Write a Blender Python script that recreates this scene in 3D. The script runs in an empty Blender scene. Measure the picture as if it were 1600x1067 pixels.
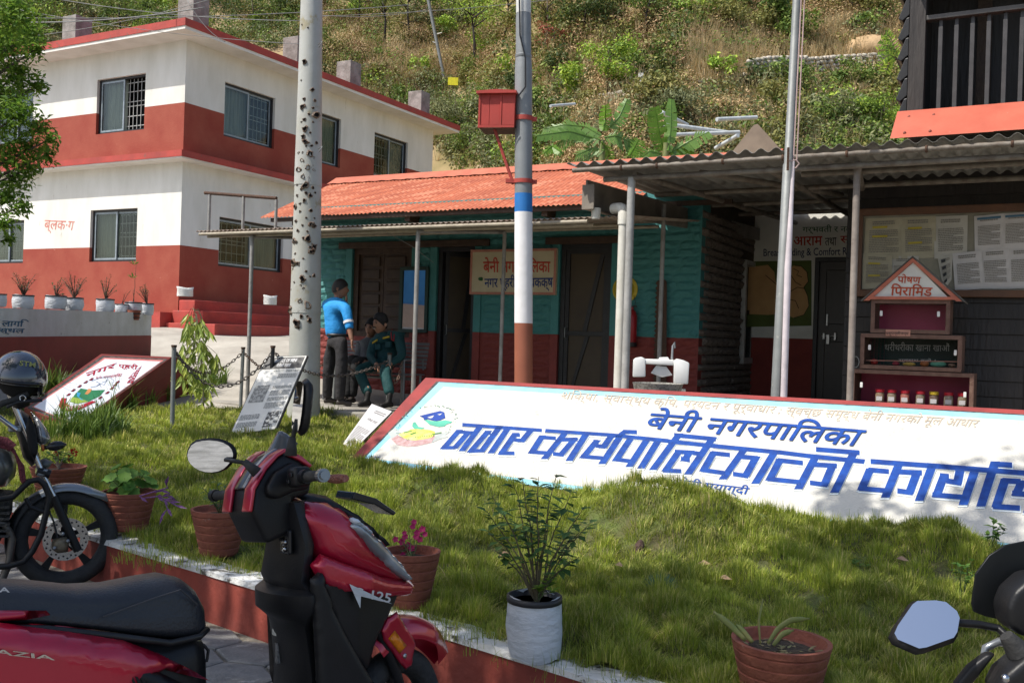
import bpy,bmesh,math,random
import numpy as np
from mathutils import Vector,Matrix,noise
from mathutils.geometry import delaunay_2d_cdt
random.seed(7)
RNG = np.random.default_rng(11)
S = bpy.context.scene
COL = S.collection

# ------------------------------------------------------------------ camera, world, sun, exposure
EYE = Vector((0,0,1.55)); FPX = 1536.0; ROLL = math.radians(1.84)
cam_d = bpy.data.cameras.new('camera'); cam_d.lens = 36 * FPX / 1600; cam_d.sensor_width = 36; cam_d.clip_end = 600; cam_d.clip_start = 0.05
cam = bpy.data.objects.new('camera',cam_d); COL.objects.link(cam); S.camera = cam
CR = Vector((math.cos(ROLL),0,math.sin(ROLL))); CU = Vector((-math.sin(ROLL),0,math.cos(ROLL))); CF = Vector((0,1,0))
cam.matrix_world = Matrix(((CR.x,CU.x,0,0),(0,0,-1,0),(CR.z,CU.z,0,EYE.z),(0,0,0,1)))
SUN_EL,SUN_DIR = math.radians(54),Vector((-0.90,-0.44))      # where the sun stands, in plan
SUN_DIR.normalize()
world = bpy.data.worlds.new('World'); S.world = world; world.use_nodes = True
wn = world.node_tree
sky = wn.nodes.new('ShaderNodeTexSky'); sky.sky_type = 'NISHITA'; sky.sun_disc = False
sky.sun_elevation = SUN_EL; sky.sun_rotation = math.atan2(SUN_DIR.x,SUN_DIR.y) % (2 * math.pi); sky.air_density = 1.0; sky.dust_density = 2.2
wn.links.new(sky.outputs[0],wn.nodes['Background'].inputs[0]); wn.nodes['Background'].inputs[1].default_value = 0.125
sun_d = bpy.data.lights.new('sun','SUN'); sun_d.energy = 3.7; sun_d.angle = math.radians(0.5); sun_d.color = (1.0,0.955,0.88)
sun = bpy.data.objects.new('sun',sun_d); COL.objects.link(sun)
sd = Vector((SUN_DIR.x * math.cos(SUN_EL),SUN_DIR.y * math.cos(SUN_EL),math.sin(SUN_EL)))
sun.rotation_euler = sd.to_track_quat('Z','Y').to_euler(); sun.location = (0,0,30)
S.view_settings.view_transform = 'Standard'; S.view_settings.look = 'None'; S.view_settings.exposure = 0.6; S.view_settings.gamma = 1
S.view_settings.use_curve_mapping = False
S.render.engine = 'CYCLES'; S.cycles.max_bounces = 8; S.cycles.diffuse_bounces = 5; S.cycles.glossy_bounces = 3; S.cycles.transmission_bounces = 4; S.cycles.transparent_max_bounces = 8
S.cycles.caustics_reflective = False; S.cycles.caustics_refractive = False; S.cycles.use_denoising = True; S.cycles.sample_clamp_indirect = 6

# ------------------------------------------------------------------ measuring helpers
def ray(px,py): return CF + CR * ((px - 800) / FPX) + CU * ((533.5 - py) / FPX)
def at(px,py,Y): return EYE + ray(px,py) * Y                                  # the point seen there at distance Y
def atz(px,py,z): r = ray(px,py); return EYE + r * ((z - EYE.z) / r.z)         # ... on the level z
def onp(px,py,p,n):                                                            # ... on a plane
    r = ray(px,py); return EYE + r * ((p - EYE).dot(n) / r.dot(n))
class Fr:
    def __init__(s,o=(0,0,0),x=(1,0,0),y=(0,1,0),z=(0,0,1)): s.o,s.x,s.y,s.z = Vector(o),Vector(x),Vector(y),Vector(z)
    def __call__(s,a,b,c=0.0): return s.o + s.x * a + s.y * b + s.z * c
    def inv(s,p): d = Vector(p) - s.o; return Vector((d.dot(s.x),d.dot(s.y),d.dot(s.z)))
    def moved(s,a,b,c=0.0): return Fr(s(a,b,c),s.x,s.y,s.z)
ID = Fr()
def rotz(o,deg): a = math.radians(deg); return Fr(o,(math.cos(a),math.sin(a),0),(-math.sin(a),math.cos(a),0))
DX,DY = Vector((0.877,-0.4805,0)),Vector((0.4805,0.877,0))                  # along the facades / away from us
LX = DX; FA = Fr((-0.66,14.5,0),DX,DY)                                        # facade frame of the stone office

# ------------------------------------------------------------------ materials
MATS = {}
def N(nt,t,**k):
    n = nt.nodes.new(t)
    for a,b in k.items(): setattr(n,a,b)
    return n
def mat(name,col,rough=0.75,col2=None,scale=6.0,detail=6.0,bump=0.0,bscale=None,metal=0.0,spec=0.4,stretch=None,spots=None,sp_scale=20.0,sp_lo=.62,coat=0.0,island=None,trans=0.0,mixlo=.35,mixhi=.68,emis=None):
    """procedural painted surface: two colours mixed by noise, optional spots of a third (chips, dirt), per-island variation, bump"""
    if name in MATS: return MATS[name]
    m = bpy.data.materials.new(name); m.use_nodes = True; nt = m.node_tree; L = nt.links.new
    b = nt.nodes['Principled BSDF']; b.inputs['Roughness'].default_value = rough; b.inputs['Metallic'].default_value = metal; b.inputs['Specular IOR Level'].default_value = spec
    if coat: b.inputs['Coat Weight'].default_value = coat; b.inputs['Coat Roughness'].default_value = 0.06
    c1 = (*col,1); c2 = (*(col2 or tuple(v * .72 for v in col)),1)
    tc = N(nt,'ShaderNodeTexCoord'); mp = N(nt,'ShaderNodeMapping'); L(tc.outputs['Object'],mp.inputs[0])
    if stretch: mp.inputs['Scale'].default_value = stretch
    nz = N(nt,'ShaderNodeTexNoise'); nz.inputs['Scale'].default_value = scale; nz.inputs['Detail'].default_value = detail; nz.inputs['Roughness'].default_value = .6
    L(mp.outputs[0],nz.inputs['Vector'])
    mr = N(nt,'ShaderNodeMapRange'); mr.inputs['From Min'].default_value = mixlo; mr.inputs['From Max'].default_value = mixhi; L(nz.outputs[0],mr.inputs[0])
    mx = N(nt,'ShaderNodeMix',data_type='RGBA'); mx.inputs[6].default_value = c1; mx.inputs[7].default_value = c2; L(mr.outputs[0],mx.inputs[0]); out = mx.outputs[2]
    if spots:
        n2 = N(nt,'ShaderNodeTexNoise'); n2.inputs['Scale'].default_value = sp_scale; n2.inputs['Detail'].default_value = 8; n2.inputs['Roughness'].default_value = .7; L(mp.outputs[0],n2.inputs['Vector'])
        r2 = N(nt,'ShaderNodeMapRange'); r2.inputs['From Min'].default_value = sp_lo; r2.inputs['From Max'].default_value = sp_lo + .06; L(n2.outputs[0],r2.inputs[0])
        m2 = N(nt,'ShaderNodeMix',data_type='RGBA'); L(r2.outputs[0],m2.inputs[0]); L(out,m2.inputs[6]); m2.inputs[7].default_value = (*spots,1); out = m2.outputs[2]
    if island:
        g = N(nt,'ShaderNodeNewGeometry'); hs = N(nt,'ShaderNodeHueSaturation'); L(out,hs.inputs['Color'])
        v = N(nt,'ShaderNodeMapRange'); v.inputs['To Min'].default_value = 1 - island; v.inputs['To Max'].default_value = 1 + island; L(g.outputs['Random Per Island'],v.inputs[0]); L(v.outputs[0],hs.inputs['Value'])
        h = N(nt,'ShaderNodeMapRange'); h.inputs['To Min'].default_value = .5 + island * .06; h.inputs['To Max'].default_value = .5 - island * .05; L(g.outputs['Random Per Island'],h.inputs[0]); L(h.outputs[0],hs.inputs['Hue']); out = hs.outputs[0]
    L(out,b.inputs['Base Color'])
    if bump:
        n3 = N(nt,'ShaderNodeTexNoise'); n3.inputs['Scale'].default_value = bscale or scale * 4; n3.inputs['Detail'].default_value = 8; L(mp.outputs[0],n3.inputs['Vector'])
        bp = N(nt,'ShaderNodeBump'); bp.inputs['Strength'].default_value = min(1,bump); bp.inputs['Distance'].default_value = 0.02; L(n3.outputs[0],bp.inputs['Height']); L(bp.outputs[0],b.inputs['Normal'])
    if trans:
        tr = N(nt,'ShaderNodeBsdfTranslucent'); L(out,tr.inputs[0]); ms = N(nt,'ShaderNodeMixShader'); ms.inputs[0].default_value = trans
        L(b.outputs[0],ms.inputs[1]); L(tr.outputs[0],ms.inputs[2]); L(ms.outputs[0],nt.nodes['Material Output'].inputs[0])
    MATS[name] = m; return m
def glass(name,tint,rough=0.04,alpha=0.35,ior=1.33):
    if name in MATS: return MATS[name]
    m = bpy.data.materials.new(name); m.use_nodes = True; nt = m.node_tree; L = nt.links.new
    g = N(nt,'ShaderNodeBsdfGlossy'); g.inputs['Roughness'].default_value = rough
    t = N(nt,'ShaderNodeBsdfTransparent'); t.inputs[0].default_value = (*tint,1)
    f = N(nt,'ShaderNodeFresnel'); f.inputs[0].default_value = ior; ad = N(nt,'ShaderNodeMath',operation='ADD'); ad.inputs[1].default_value = alpha * .06; L(f.outputs[0],ad.inputs[0])
    ms = N(nt,'ShaderNodeMixShader'); L(ad.outputs[0],ms.inputs[0]); L(t.outputs[0],ms.inputs[1]); L(g.outputs[0],ms.inputs[2]); L(ms.outputs[0],nt.nodes['Material Output'].inputs[0])
    MATS[name] = m; return m

# ------------------------------------------------------------------ mesh builder and object tree
ORIG = {}
class MB:
    def __init__(s): s.V = []; s.F = []
    def add(s,V,F):
        k = len(s.V); s.V += [tuple(v) for v in V]; s.F += [tuple(i + k for i in f) for f in F]; return s
    def box(s,fr,x,y,z):
        V = [fr(a,b,c) for c in z for b in y for a in x]
        return s.add(V,[(0,2,3,1),(4,5,7,6),(0,1,5,4),(2,6,7,3),(0,4,6,2),(1,3,7,5)])
    def prism(s,fr,poly,y0,y1):                    # poly in the frame's x,z; extruded along its y
        n = len(poly); ar = sum(poly[i][0] * poly[(i + 1) % n][1] - poly[(i + 1) % n][0] * poly[i][1] for i in range(n))
        if ar < 0: poly = poly[::-1]
        V = [fr(a,y0,c) for a,c in poly] + [fr(a,y1,c) for a,c in poly]
        return s.add(V,[tuple(range(n)),tuple(range(2 * n - 1,n - 1,-1))] + [(i,i + n,(i + 1) % n + n,(i + 1) % n) for i in range(n)])
    def quad(s,*p): return s.add(p,[tuple(range(len(p)))])
    def grid(s,f,nu,nv):
        V = [f(i / nu,j / nv) for j in range(nv + 1) for i in range(nu + 1)]
        return s.add(V,[(j * (nu + 1) + i,j * (nu + 1) + i + 1,(j + 1) * (nu + 1) + i + 1,(j + 1) * (nu + 1) + i) for j in range(nv) for i in range(nu)])
    def tube(s,pts,r,n=8,caps=True,flat=None):
        pts = [Vector(p) for p in pts]; m = len(pts); R = r if isinstance(r,(list,tuple)) else [r] * m
        V = []; up = None
        for i,p in enumerate(pts):
            d = (pts[min(i + 1,m - 1)] - pts[max(i - 1,0)]).normalized()
            if up is None: up = Vector((0,0,1)) if abs(d.z) < .9 else Vector((0,1,0))
            a = d.cross(up); a = a.normalized() if a.length > 1e-5 else d.orthogonal().normalized(); b = a.cross(d).normalized(); up = b
            for k in range(n):
                t = 2 * math.pi * k / n; V.append(p + a * (math.cos(t) * R[i] * (flat or 1)) + b * (math.sin(t) * R[i]))
        F = [(i * n + k,i * n + (k + 1) % n,(i + 1) * n + (k + 1) % n,(i + 1) * n + k) for i in range(m - 1) for k in range(n)]
        if caps: F += [tuple(range(n - 1,-1,-1)),tuple(range((m - 1) * n,m * n))]
        return s.add(V,F)
    def lathe(s,fr,prof,n=16,arc=1.0,closed=False,cap=True):          # profile (r, h) turned about the frame's z
        m = len(prof); k = n if arc >= 1 else n + 1; V = []
        for r,h in prof:
            for i in range(k):
                t = 2 * math.pi * arc * i / n; V.append(fr(r * math.cos(t),r * math.sin(t),h))
        F = [(j * k + i,j * k + (i + 1) % k,(j + 1) * k + (i + 1) % k,(j + 1) * k + i) for j in range(m - 1) for i in range(n)]
        if closed: F += [((m - 1) * k + i,(m - 1) * k + (i + 1) % k,(i + 1) % k,i) for i in range(n)]
        elif arc >= 1 and cap:
            if prof[0][0] > 1e-4: F.append(tuple(range(k - 1,-1,-1)))
            if prof[-1][0] > 1e-4: F.append(tuple(range((m - 1) * k,m * k)))
        return s.add(V,F)
    def ball(s,c,r,n=10,sc=(1,1,1)):
        fr = Fr(c,(sc[0],0,0),(0,sc[1],0),(0,0,sc[2])); h = n // 2 + 1
        return s.lathe(fr,[(max(1e-5,r * math.sin(math.pi * i / h)),-r * math.cos(math.pi * i / h)) for i in range(h + 1)],n)
    def puff(s,fr,outline,w,r,y=0.0,step=None,fn=None,pw=.5,back=True):
        """a closed panel with a rounded rim: outline in the frame's x,z, half-thickness w (or a function), rim radius r; fn(x,z) shifts it along y"""
        n = len(outline); pts = []
        for i in range(n):
            a,b = Vector(outline[i]),Vector(outline[(i + 1) % n]); k = max(1,int((b - a).length / (step or r)))
            pts += [a.lerp(b,j / k) for j in range(k)]
        nb = len(pts); st = step or r
        xs = [p.x for p in pts]; zs = [p.y for p in pts]
        A = np.array([(p.x,p.y) for p in pts]); B = np.roll(A,-1,0)
        def dist(q):
            d = B - A; t = np.clip(((q - A) * d).sum(1) / np.maximum((d * d).sum(1),1e-12),0,1); return float(np.sqrt((((A + d * t[:,None]) - q) ** 2).sum(1)).min())
        def inside(q):
            c = (A[:,1] > q[1]) != (B[:,1] > q[1])
            xx = A[:,0] + (q[1] - A[:,1]) / np.where(B[:,1] == A[:,1],1e-9,B[:,1] - A[:,1]) * (B[:,0] - A[:,0]); return bool((c & (q[0] < xx)).sum() % 2)
        P = list(pts); z = min(zs)
        row = 0
        while z < max(zs):
            x = min(xs) + (st / 2 if row % 2 else 0); row += 1
            while x < max(xs):
                q = np.array((x,z))
                if inside(q) and dist(q) > st * .35: P.append(Vector((x,z)))
                x += st
            z += st * .87
        o = delaunay_2d_cdt(P,[(i,(i + 1) % nb) for i in range(nb)],[tuple(range(nb))],1,1e-6)
        vo,fo = o[0],o[2]; dv = [dist(np.array((v[0],v[1]))) for v in vo]
        def th(v,d):
            ww = w(v[0],v[1]) if callable(w) else w; q = 1 - min(1,d / r); return ww * (1 - q * q) ** pw
        bd = [i for i,d in enumerate(dv) if d < 1e-5]; bs = set(bd); V = []
        for i,v in enumerate(vo): V.append(fr(v[0],y + (fn(v[0],v[1]) if fn else 0) - th(v,dv[i]),v[1]))
        F = [tuple(f) for f in fo]; idx = {}
        if back:
            for i,v in enumerate(vo):
                if i in bs: idx[i] = i
                else: idx[i] = len(V); V.append(fr(v[0],y + (fn(v[0],v[1]) if fn else 0) + th(v,dv[i]),v[1]))
            F += [tuple(idx[i] for i in f[::-1]) for f in fo]
        return s.add(V,F)
    def leaf(s,p,d,up,l,w,fold=.15):               # one leaf of two halves
        d = Vector(d).normalized(); a = d.cross(Vector(up)); a = (a if a.length > 1e-4 else d.orthogonal()).normalized(); n = a.cross(d); p = Vector(p)
        return s.add([p,p + d * l * .45 + a * w * .5 + n * w * fold,p + d * l,p + d * l * .45 - a * w * .5 + n * w * fold,p + d * l * .5],[(0,1,2,4),(0,4,2,3)])
    def build(s,name,m,parent=None,smooth=False,label=None,kind=None,bevel=0,seg=2,mats=None,sub=0,auto=None):
        me = bpy.data.meshes.new(name); o = bpy.data.objects.new(name,me); COL.objects.link(o)
        off = ORIG.get(parent.name,Vector((0,0,0))) if parent else Vector((0,0,0))
        me.from_pydata([(v[0] - off.x,v[1] - off.y,v[2] - off.z) for v in s.V],[],s.F); me.materials.append(m)
        if mats:
            for q in mats: me.materials.append(q)
        ORIG[o.name] = off
        if parent: o.parent = parent
        if bevel or sub:
            bm = bmesh.new(); bm.from_mesh(me); bmesh.ops.remove_doubles(bm,verts=bm.verts,dist=1e-5)
            if bevel:
                ed = [e for e in bm.edges if len(e.link_faces) == 2 and e.calc_face_angle(0) > .45]
                bmesh.ops.bevel(bm,geom=ed,offset=bevel,segments=seg,affect='EDGES',profile=.5,clamp_overlap=True)
            bm.to_mesh(me); bm.free()
        if smooth:
            me.polygons.foreach_set('use_smooth',[True] * len(me.polygons))
            if auto: me.set_sharp_from_angle(angle=math.radians(auto))
        if label: o['label'] = label
        if kind: o['kind'] = kind
        me.update(); return o
def thing(name,label,cat,loc=(0,0,0),group=None,local=False):
    o = bpy.data.objects.new(name,None); COL.objects.link(o); o.location = loc; o.empty_display_size = .1
    o['label'] = label; o['category'] = cat
    if group: o['group'] = group
    ORIG[o.name] = Vector((0,0,0)) if local else Vector(loc)
    return o
def tag(o,label,cat,group=None):
    o['label'] = label; o['category'] = cat
    if group: o['group'] = group
    return o
def struct(o): o['kind'] = 'structure'; return o
def npmesh(name,V,F,m,parent=None,kind=None,smooth=False):        # V (n,3), F (k,4) or (k,3) arrays
    me = bpy.data.meshes.new(name); k = F.shape[1]
    off = ORIG.get(parent.name,Vector((0,0,0))) if parent else Vector((0,0,0))
    V = V - np.array(off)
    me.vertices.add(len(V)); me.vertices.foreach_set('co',V.astype(np.float32).ravel())
    me.loops.add(F.size); me.loops.foreach_set('vertex_index',F.astype(np.int32).ravel())
    me.polygons.add(len(F)); me.polygons.foreach_set('loop_start',np.arange(0,F.size,k,dtype=np.int32)); me.polygons.foreach_set('loop_total',np.full(len(F),k,dtype=np.int32))
    if smooth: me.polygons.foreach_set('use_smooth',np.ones(len(F),dtype=bool))
    me.update(calc_edges=True); me.validate(); me.materials.append(m)
    o = bpy.data.objects.new(name,me); COL.objects.link(o); ORIG[o.name] = off
    if parent: o.parent = parent
    if kind: o['kind'] = kind
    return o
def leafcloud(cs,rs,n,size,flat=.8,var=.5,shell=.45,droop=0.0,aspect=.5):
    """leaf quads scattered in ellipsoid clumps: cs centres, rs radii; returns V, F arrays"""
    cs = np.array([tuple(c) for c in cs],float); rs = np.array(rs,float)
    if rs.ndim == 1: rs = np.stack([rs,rs,rs * flat],1)
    k = len(cs); idx = np.repeat(np.arange(k),n) if np.isscalar(n) else np.repeat(np.arange(k),n)
    m = len(idx); d = RNG.normal(size=(m,3)); d /= np.linalg.norm(d,axis=1)[:,None]
    rr = (shell + (1 - shell) * RNG.random(m)) ** .8 * (1 + .12 * RNG.normal(size=m))
    c = cs[idx] + d * rs[idx] * rr[:,None]
    nrm = d * .7 + RNG.normal(size=(m,3)) * .6 + np.array([0,0,.5]); nrm /= np.linalg.norm(nrm,axis=1)[:,None]
    t = np.cross(nrm,RNG.normal(size=(m,3))); t /= np.maximum(np.linalg.norm(t,axis=1),1e-6)[:,None]; t[:,2] -= droop; t /= np.linalg.norm(t,axis=1)[:,None]
    b = np.cross(nrm,t); s = size * (1 + var * (RNG.random(m) * 2 - 1)); s = s[:,None]
    V = np.stack([c - t * s * .5,c + b * s * aspect * .5,c + t * s * .5,c - b * s * aspect * .5],1).reshape(-1,3)
    return V,np.arange(m * 4).reshape(-1,4)
def textmesh(txt,bold=0.0,shear=0.0):
    c = bpy.data.curves.new('lettering','FONT'); c.body = txt; c.size = 1; c.offset = bold * .4; c.shear = shear; c.resolution_u = 3; c.fill_mode = 'FRONT'
    o = bpy.data.objects.new('lettering',c); COL.objects.link(o); dg = bpy.context.evaluated_depsgraph_get(); dg.update()
    me = bpy.data.meshes.new_from_object(o.evaluated_get(dg)); V = [Vector(v.co) for v in me.vertices]; F = [tuple(p.vertices) for p in me.polygons]
    par = list(range(len(V)))
    def find(i):
        while par[i] != i: par[i] = par[par[i]]; i = par[i]
        return i
    for f in F:
        for q in f[1:]: par[find(f[0])] = find(q)
    xs = {}
    for i in range(len(V)): xs.setdefault(find(i),[]).append(i)
    for k,(r,ids) in enumerate(sorted(xs.items(),key=lambda t: min(V[i].x for i in t[1]))):
        for i in ids: V[i].z = (k % 3)
    bpy.data.objects.remove(o); bpy.data.curves.remove(c); bpy.data.meshes.remove(me)
    return V,F
def letters(txt,quad,fn,m,parent,bold=.015,lift=.0015,name='lettering',label=None,shear=0.0):
    """flat lettering: the text's box is laid on quad (tl,tr,br,bl as 2-D points) and fn(u,v,h) puts a point of it on the surface"""
    V,F = textmesh(txt,bold,shear); x0 = min(v.x for v in V); x1 = max(v.x for v in V); y0 = min(v.y for v in V); y1 = max(v.y for v in V)
    q = [Vector(p) for p in quad]; out = []
    for v in V:
        a = (v.x - x0) / (x1 - x0); b = (v.y - y0) / (y1 - y0); p = q[3].lerp(q[2],a).lerp(q[0].lerp(q[1],a),b); out.append(fn(p.x,p.y,lift + v.z * .0004))
    mb = MB(); mb.V = [tuple(v) for v in out]; mb.F = F
    o = mb.build(name,m,parent,label=label); return o
def pxplane(p,n):                                   # fn for letters: pixels on a plane facing us
    n = Vector(n).normalized(); p = Vector(p)
    if n.dot(EYE - p) < 0: n = -n
    return lambda u,v,h=0.0: onp(u,v,p,n) + n * h
def plane3(a,b,c): return a,(b - a).cross(c - a).normalized()
# ------------------------------------------------------------------ palette
M_WHITE = mat('white_paint',(.74,.73,.68),.8,(.62,.61,.55),2.2,8,bump=.15,bscale=30,spots=(.47,.44,.38),sp_scale=5,sp_lo=.655,stretch=(1,1,.3))
M_REDW = mat('red_wall_paint',(.26,.042,.025),.78,(.32,.078,.046),1.3,9,bump=.2,bscale=25,spots=(.55,.26,.20),sp_scale=9,sp_lo=.67)
M_REDT = mat('red_trim_paint',(.42,.06,.045),.7,(.30,.05,.04),3,8,bump=.2,spots=(.16,.09,.07),sp_scale=4,sp_lo=.62)
M_TEAL = mat('teal_paint',(.042,.185,.180),.65,(.060,.22,.21),5,8,bump=.3,bscale=30)
M_REDB = mat('dark_red_block_paint',(.22,.040,.030),.7,(.16,.03,.025),5,8,bump=.3,bscale=30)
M_CONC = mat('concrete',(.40,.385,.35),.9,(.24,.23,.21),5,9,bump=.5,bscale=40)
M_CONCD = mat('old_concrete',(.30,.29,.27),.9,(.13,.125,.11),4,10,bump=.6,bscale=30)
M_PATH = mat('pale_concrete_path',(.43,.40,.345),.9,(.30,.275,.235),1.6,10,bump=.4,bscale=35)
M_SOIL = mat('soil',(.085,.062,.040),.95,(.05,.038,.025),14,8,bump=.8)
M_LAWN = mat('lawn_soil',(.10,.13,.03),.95,(.09,.075,.035),7,9,bump=.8,bscale=60)
M_DARKW = mat('dark_stained_wood',(.018,.015,.014),.55,(.035,.028,.024),6,8,bump=.5,stretch=(1,1,.15))
M_WOOD = mat('old_brown_wood',(.040,.022,.013),.6,(.07,.042,.026),8,8,bump=.4)
M_BLACK = mat('black_paint',(.012,.012,.013),.45,(.02,.02,.022),10,4)
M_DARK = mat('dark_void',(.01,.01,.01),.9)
M_GREYP = mat('grey_pipe_paint',(.30,.295,.28),.5,(.20,.19,.175),9,8,bump=.2,spots=(.16,.09,.05),sp_scale=14,sp_lo=.68)
M_GALV = mat('galvanised_steel',(.24,.25,.245),.55,(.17,.18,.175),3,9,metal=.25,bump=.15,spots=(.30,.30,.27),sp_scale=10,sp_lo=.6)
M_ORROOF = mat('orange_red_roof_paint',(.47,.135,.062),.65,(.31,.078,.038),3.0,10,bump=.2,spots=(.56,.215,.12),sp_scale=3.2,sp_lo=.53,stretch=(.6,2.6,1))
M_RUST = mat('rusty_iron',(.10,.05,.03),.85,(.05,.03,.02),20,8,bump=.6)
M_TIN = mat('grey_corrugated_tin',(.32,.31,.285),.6,(.22,.205,.18),3,8,metal=.2,bump=.2)
M_GLASSG = mat('greenish_glass',(.055,.065,.060),.12,(.075,.085,.078),1.5,3,spec=.6)
M_CURT = mat('grey_curtain',(.36,.37,.32),.9,(.22,.23,.205),3,4,stretch=(6,6,.3))
M_ALU = mat('aluminium_frame',(.30,.35,.38),.4,(.22,.26,.28),8,4,metal=.3)

# ------------------------------------------------------------------ the ground
KERB = [Vector(p) for p in ((-9.0,11.3),(-5.0,8.15),(-2.41,5.93),(-1.10,4.87),(-.24,4.28),(.38,3.74),(1.35,2.75),(2.6,1.3),(4.0,-.5))]
GP = np.array([(-9,11.6,.45),(-5,8.4,.30),(-2.2,6.1,.26),(-1.0,5.0,.25),(-.1,4.45,.24),(.6,3.9,.24),(1.6,3.1,.24),(3,1.6,.24),
  (-1.43,8.83,.40),(3.2,6.0,.33),(.9,7.4,.37),(-2.3,11.5,.45),(-5.0,11.1,.43),(-3.5,10.2,.42),(-3.9,12.6,.53),(-2.4,13.2,.57),(-3.0,14.0,.62),(-3.5,16.0,.86),(-6.2,12.3,.82),(-7.2,12.0,.9),
  (-6.9,15.0,.98),(-7.0,18.0,1.06),(-7.5,22,1.62),(-9,21,1.5),(-5,21,1.45),(-5.7,25.4,1.8),(-2.5,31,2.0),(-1.6,17,.9),(2,14,.6),(5,9.5,.5),(6,11,.55),(8,8,.5),(12,7,.5),(12,14,.6),(6,17,.9),(2,20,1.2),(-14,20,1.5),(-14,30,2),(-12,13,.8)])
def gz(x,y):
    w = 1 / ((GP[:,0] - x) ** 2 + (GP[:,1] - y) ** 2 + .02) ** 1.6; return float((w * GP[:,2]).sum() / w.sum())
MOUNDS = []                                          # grass humps: x, y, height, radius
for px,py,zb,top,rx in ((695,800,.32,718,.42),(1090,858,.30,750,.40),(895,835,.31,772,.40),(1240,858,.29,800,.36),(1415,885,.28,826,.40),(1535,905,.28,850,.36),
                            (480,745,.36,688,.40),(400,720,.38,680,.35),(560,800,.33,742,.30),(800,800,.33,762,.3),(990,845,.3,776,.25),(350,800,.35,752,.35),(700,900,.27,850,.3),(1000,960,.26,905,.35),(1290,930,.27,880,.32),(250,700,.38,672,.35),(470,660,.45,640,.3),(1090,1000,.25,950,.3),(880,1000,.25,925,.25),(620,850,.3,800,.25)):
    p = atz(px,py,zb); hr = EYE.z - (EYE + ray(px,top) * p.y).z; MOUNDS.append((p.x,p.y,max(.04,(EYE.z - hr) - zb - .125),rx))
_r = random.Random(4)
for _ in range(70):
    y_ = _r.uniform(3.6,8.8); x_ = _r.uniform(-.5,.5) * y_; MOUNDS.append((x_,y_,_r.uniform(.02,.075),_r.uniform(.13,.30)))
def kerb_y(x):
    for a,b in zip(KERB,KERB[1:]):
        if a.x <= x <= b.x: return a.y + (b.y - a.y) * (x - a.x) / (b.x - a.x)
    return KERB[0].y if x < KERB[0].x else KERB[-1].y
MOUNDS = [m_ for m_ in MOUNDS if m_[1] > kerb_y(m_[0]) + m_[3] * .8]
def lawnz(x,y):
    z = gz(x,y) + .02 * noise.noise(Vector((x * 2.2,y * 2.2,0))) + .012 * noise.noise(Vector((x * 6,y * 6,3)))
    for a,b,h,r in MOUNDS: z += h * math.exp(-(((x - a) ** 2 + (y - b) ** 2) / (r * r)) ** 1.3)
    return z
SIGN_BL,SIGN_BR = atz(545,722,.40),atz(1600,866,.34)
def in_lawn(x,y):
    if y < kerb_y(x) + .12: return False
    d = (SIGN_BR - SIGN_BL); k = (x - SIGN_BL.x) / d.x; ys = SIGN_BL.y + d.y * k
    if x > SIGN_BL.x: return y < ys + .12 and x < 5
    ymax = 12.9 if x > -4.2 else 12.9 - (-4.2 - x) * .9
    if x > -2.9: ymax = 12.95 + (x + 2.9) * -.35
    return y < ymax and x > -7
def terrain_mesh():
    V = []; nx,ny = 150,170
    for j in range(ny):
        for i in range(nx):
            u = i / (nx - 1) * 2 - 1; x = u * 14 + (abs(u) ** 5) * u * 60; v = j / (ny - 1); y = 1.0 + v * 32 + v ** 8 * 30
            ky = kerb_y(x) if x > -9 else 11.3
            y2 = max(y,ky + .1) if y < 34 else y; lw = in_lawn(x,y2)
            V.append((x,y2,(lawnz(x,y2) if lw else gz(x,y2))))
    F = [(j * nx + i,j * nx + i + 1,(j + 1) * nx + i + 1,(j + 1) * nx + i) for j in range(ny - 1) for i in range(nx - 1)]
    return V,F
mb = MB(); V,F = terrain_mesh(); mb.V = V; mb.F = F
G = [struct(mb.build('yard_ground',M_PATH,smooth=True))]
me = G[0].data; me.materials.append(M_LAWN); me.materials.append(M_SOIL)
for p in me.polygons:
    c = p.center; p.material_index = 1 if in_lawn(c.x,c.y) else (2 if c.x > SIGN_BL.x and c.y < 5 else 0)
mb = MB(); mb.quad((-60,-60,-.012),(60,-60,-.012),(60,12,-.012),(-60,12,-.012)); struct(mb.build('street_ground',M_CONCD))
# ------------------------------------------------------------------ paved street of hexagonal blocks, kerb wall
M_TILE = mat('grey_paving_block',(.20,.195,.185),.75,(.13,.127,.12),9,9,bump=.35,bscale=45,spots=(.30,.29,.27),sp_scale=12,sp_lo=.6)
pav = MB(); pav.quad((-14,-3,.0),(6,-3,.0),(6,2,.0),(-14,2,.0)); pav.quad((-14,2,0),(6,2,0),(2.2,6,0),(-14,14,0))
PAV = struct(pav.build('pavement',mat('paving_joint_sand',(.24,.215,.17),.95,(.12,.11,.09),15,6,bump=.5)))
def hexmesh(k):
    r = random.Random(k); mb = MB(); R1 = .165; pts = []
    for i in range(6):
        t = math.radians(60 * i + 30); pts.append((R1 * 1.25 * math.cos(t) + r.uniform(-.004,.004),R1 * .98 * math.sin(t) + r.uniform(-.004,.004)))
    n = 6; V = [(x,y,0) for x,y in pts] + [(x * .985,y * .985,.012) for x,y in pts] + [(x * .93,y * .93,.0165 + r.uniform(-.001,.001)) for x,y in pts]
    F = [(i,(i + 1) % n,n + (i + 1) % n,n + i) for i in range(n)] + [(n + i,n + (i + 1) % n,2 * n + (i + 1) % n,2 * n + i) for i in range(n)] + [tuple(range(2 * n,3 * n))]
    return mb.add(V,F)
hexo = [hexmesh(k) for k in range(4)]; hexd = []
ang = math.radians(-36); ca,sa = math.cos(ang),math.sin(ang); spots = []
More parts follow.
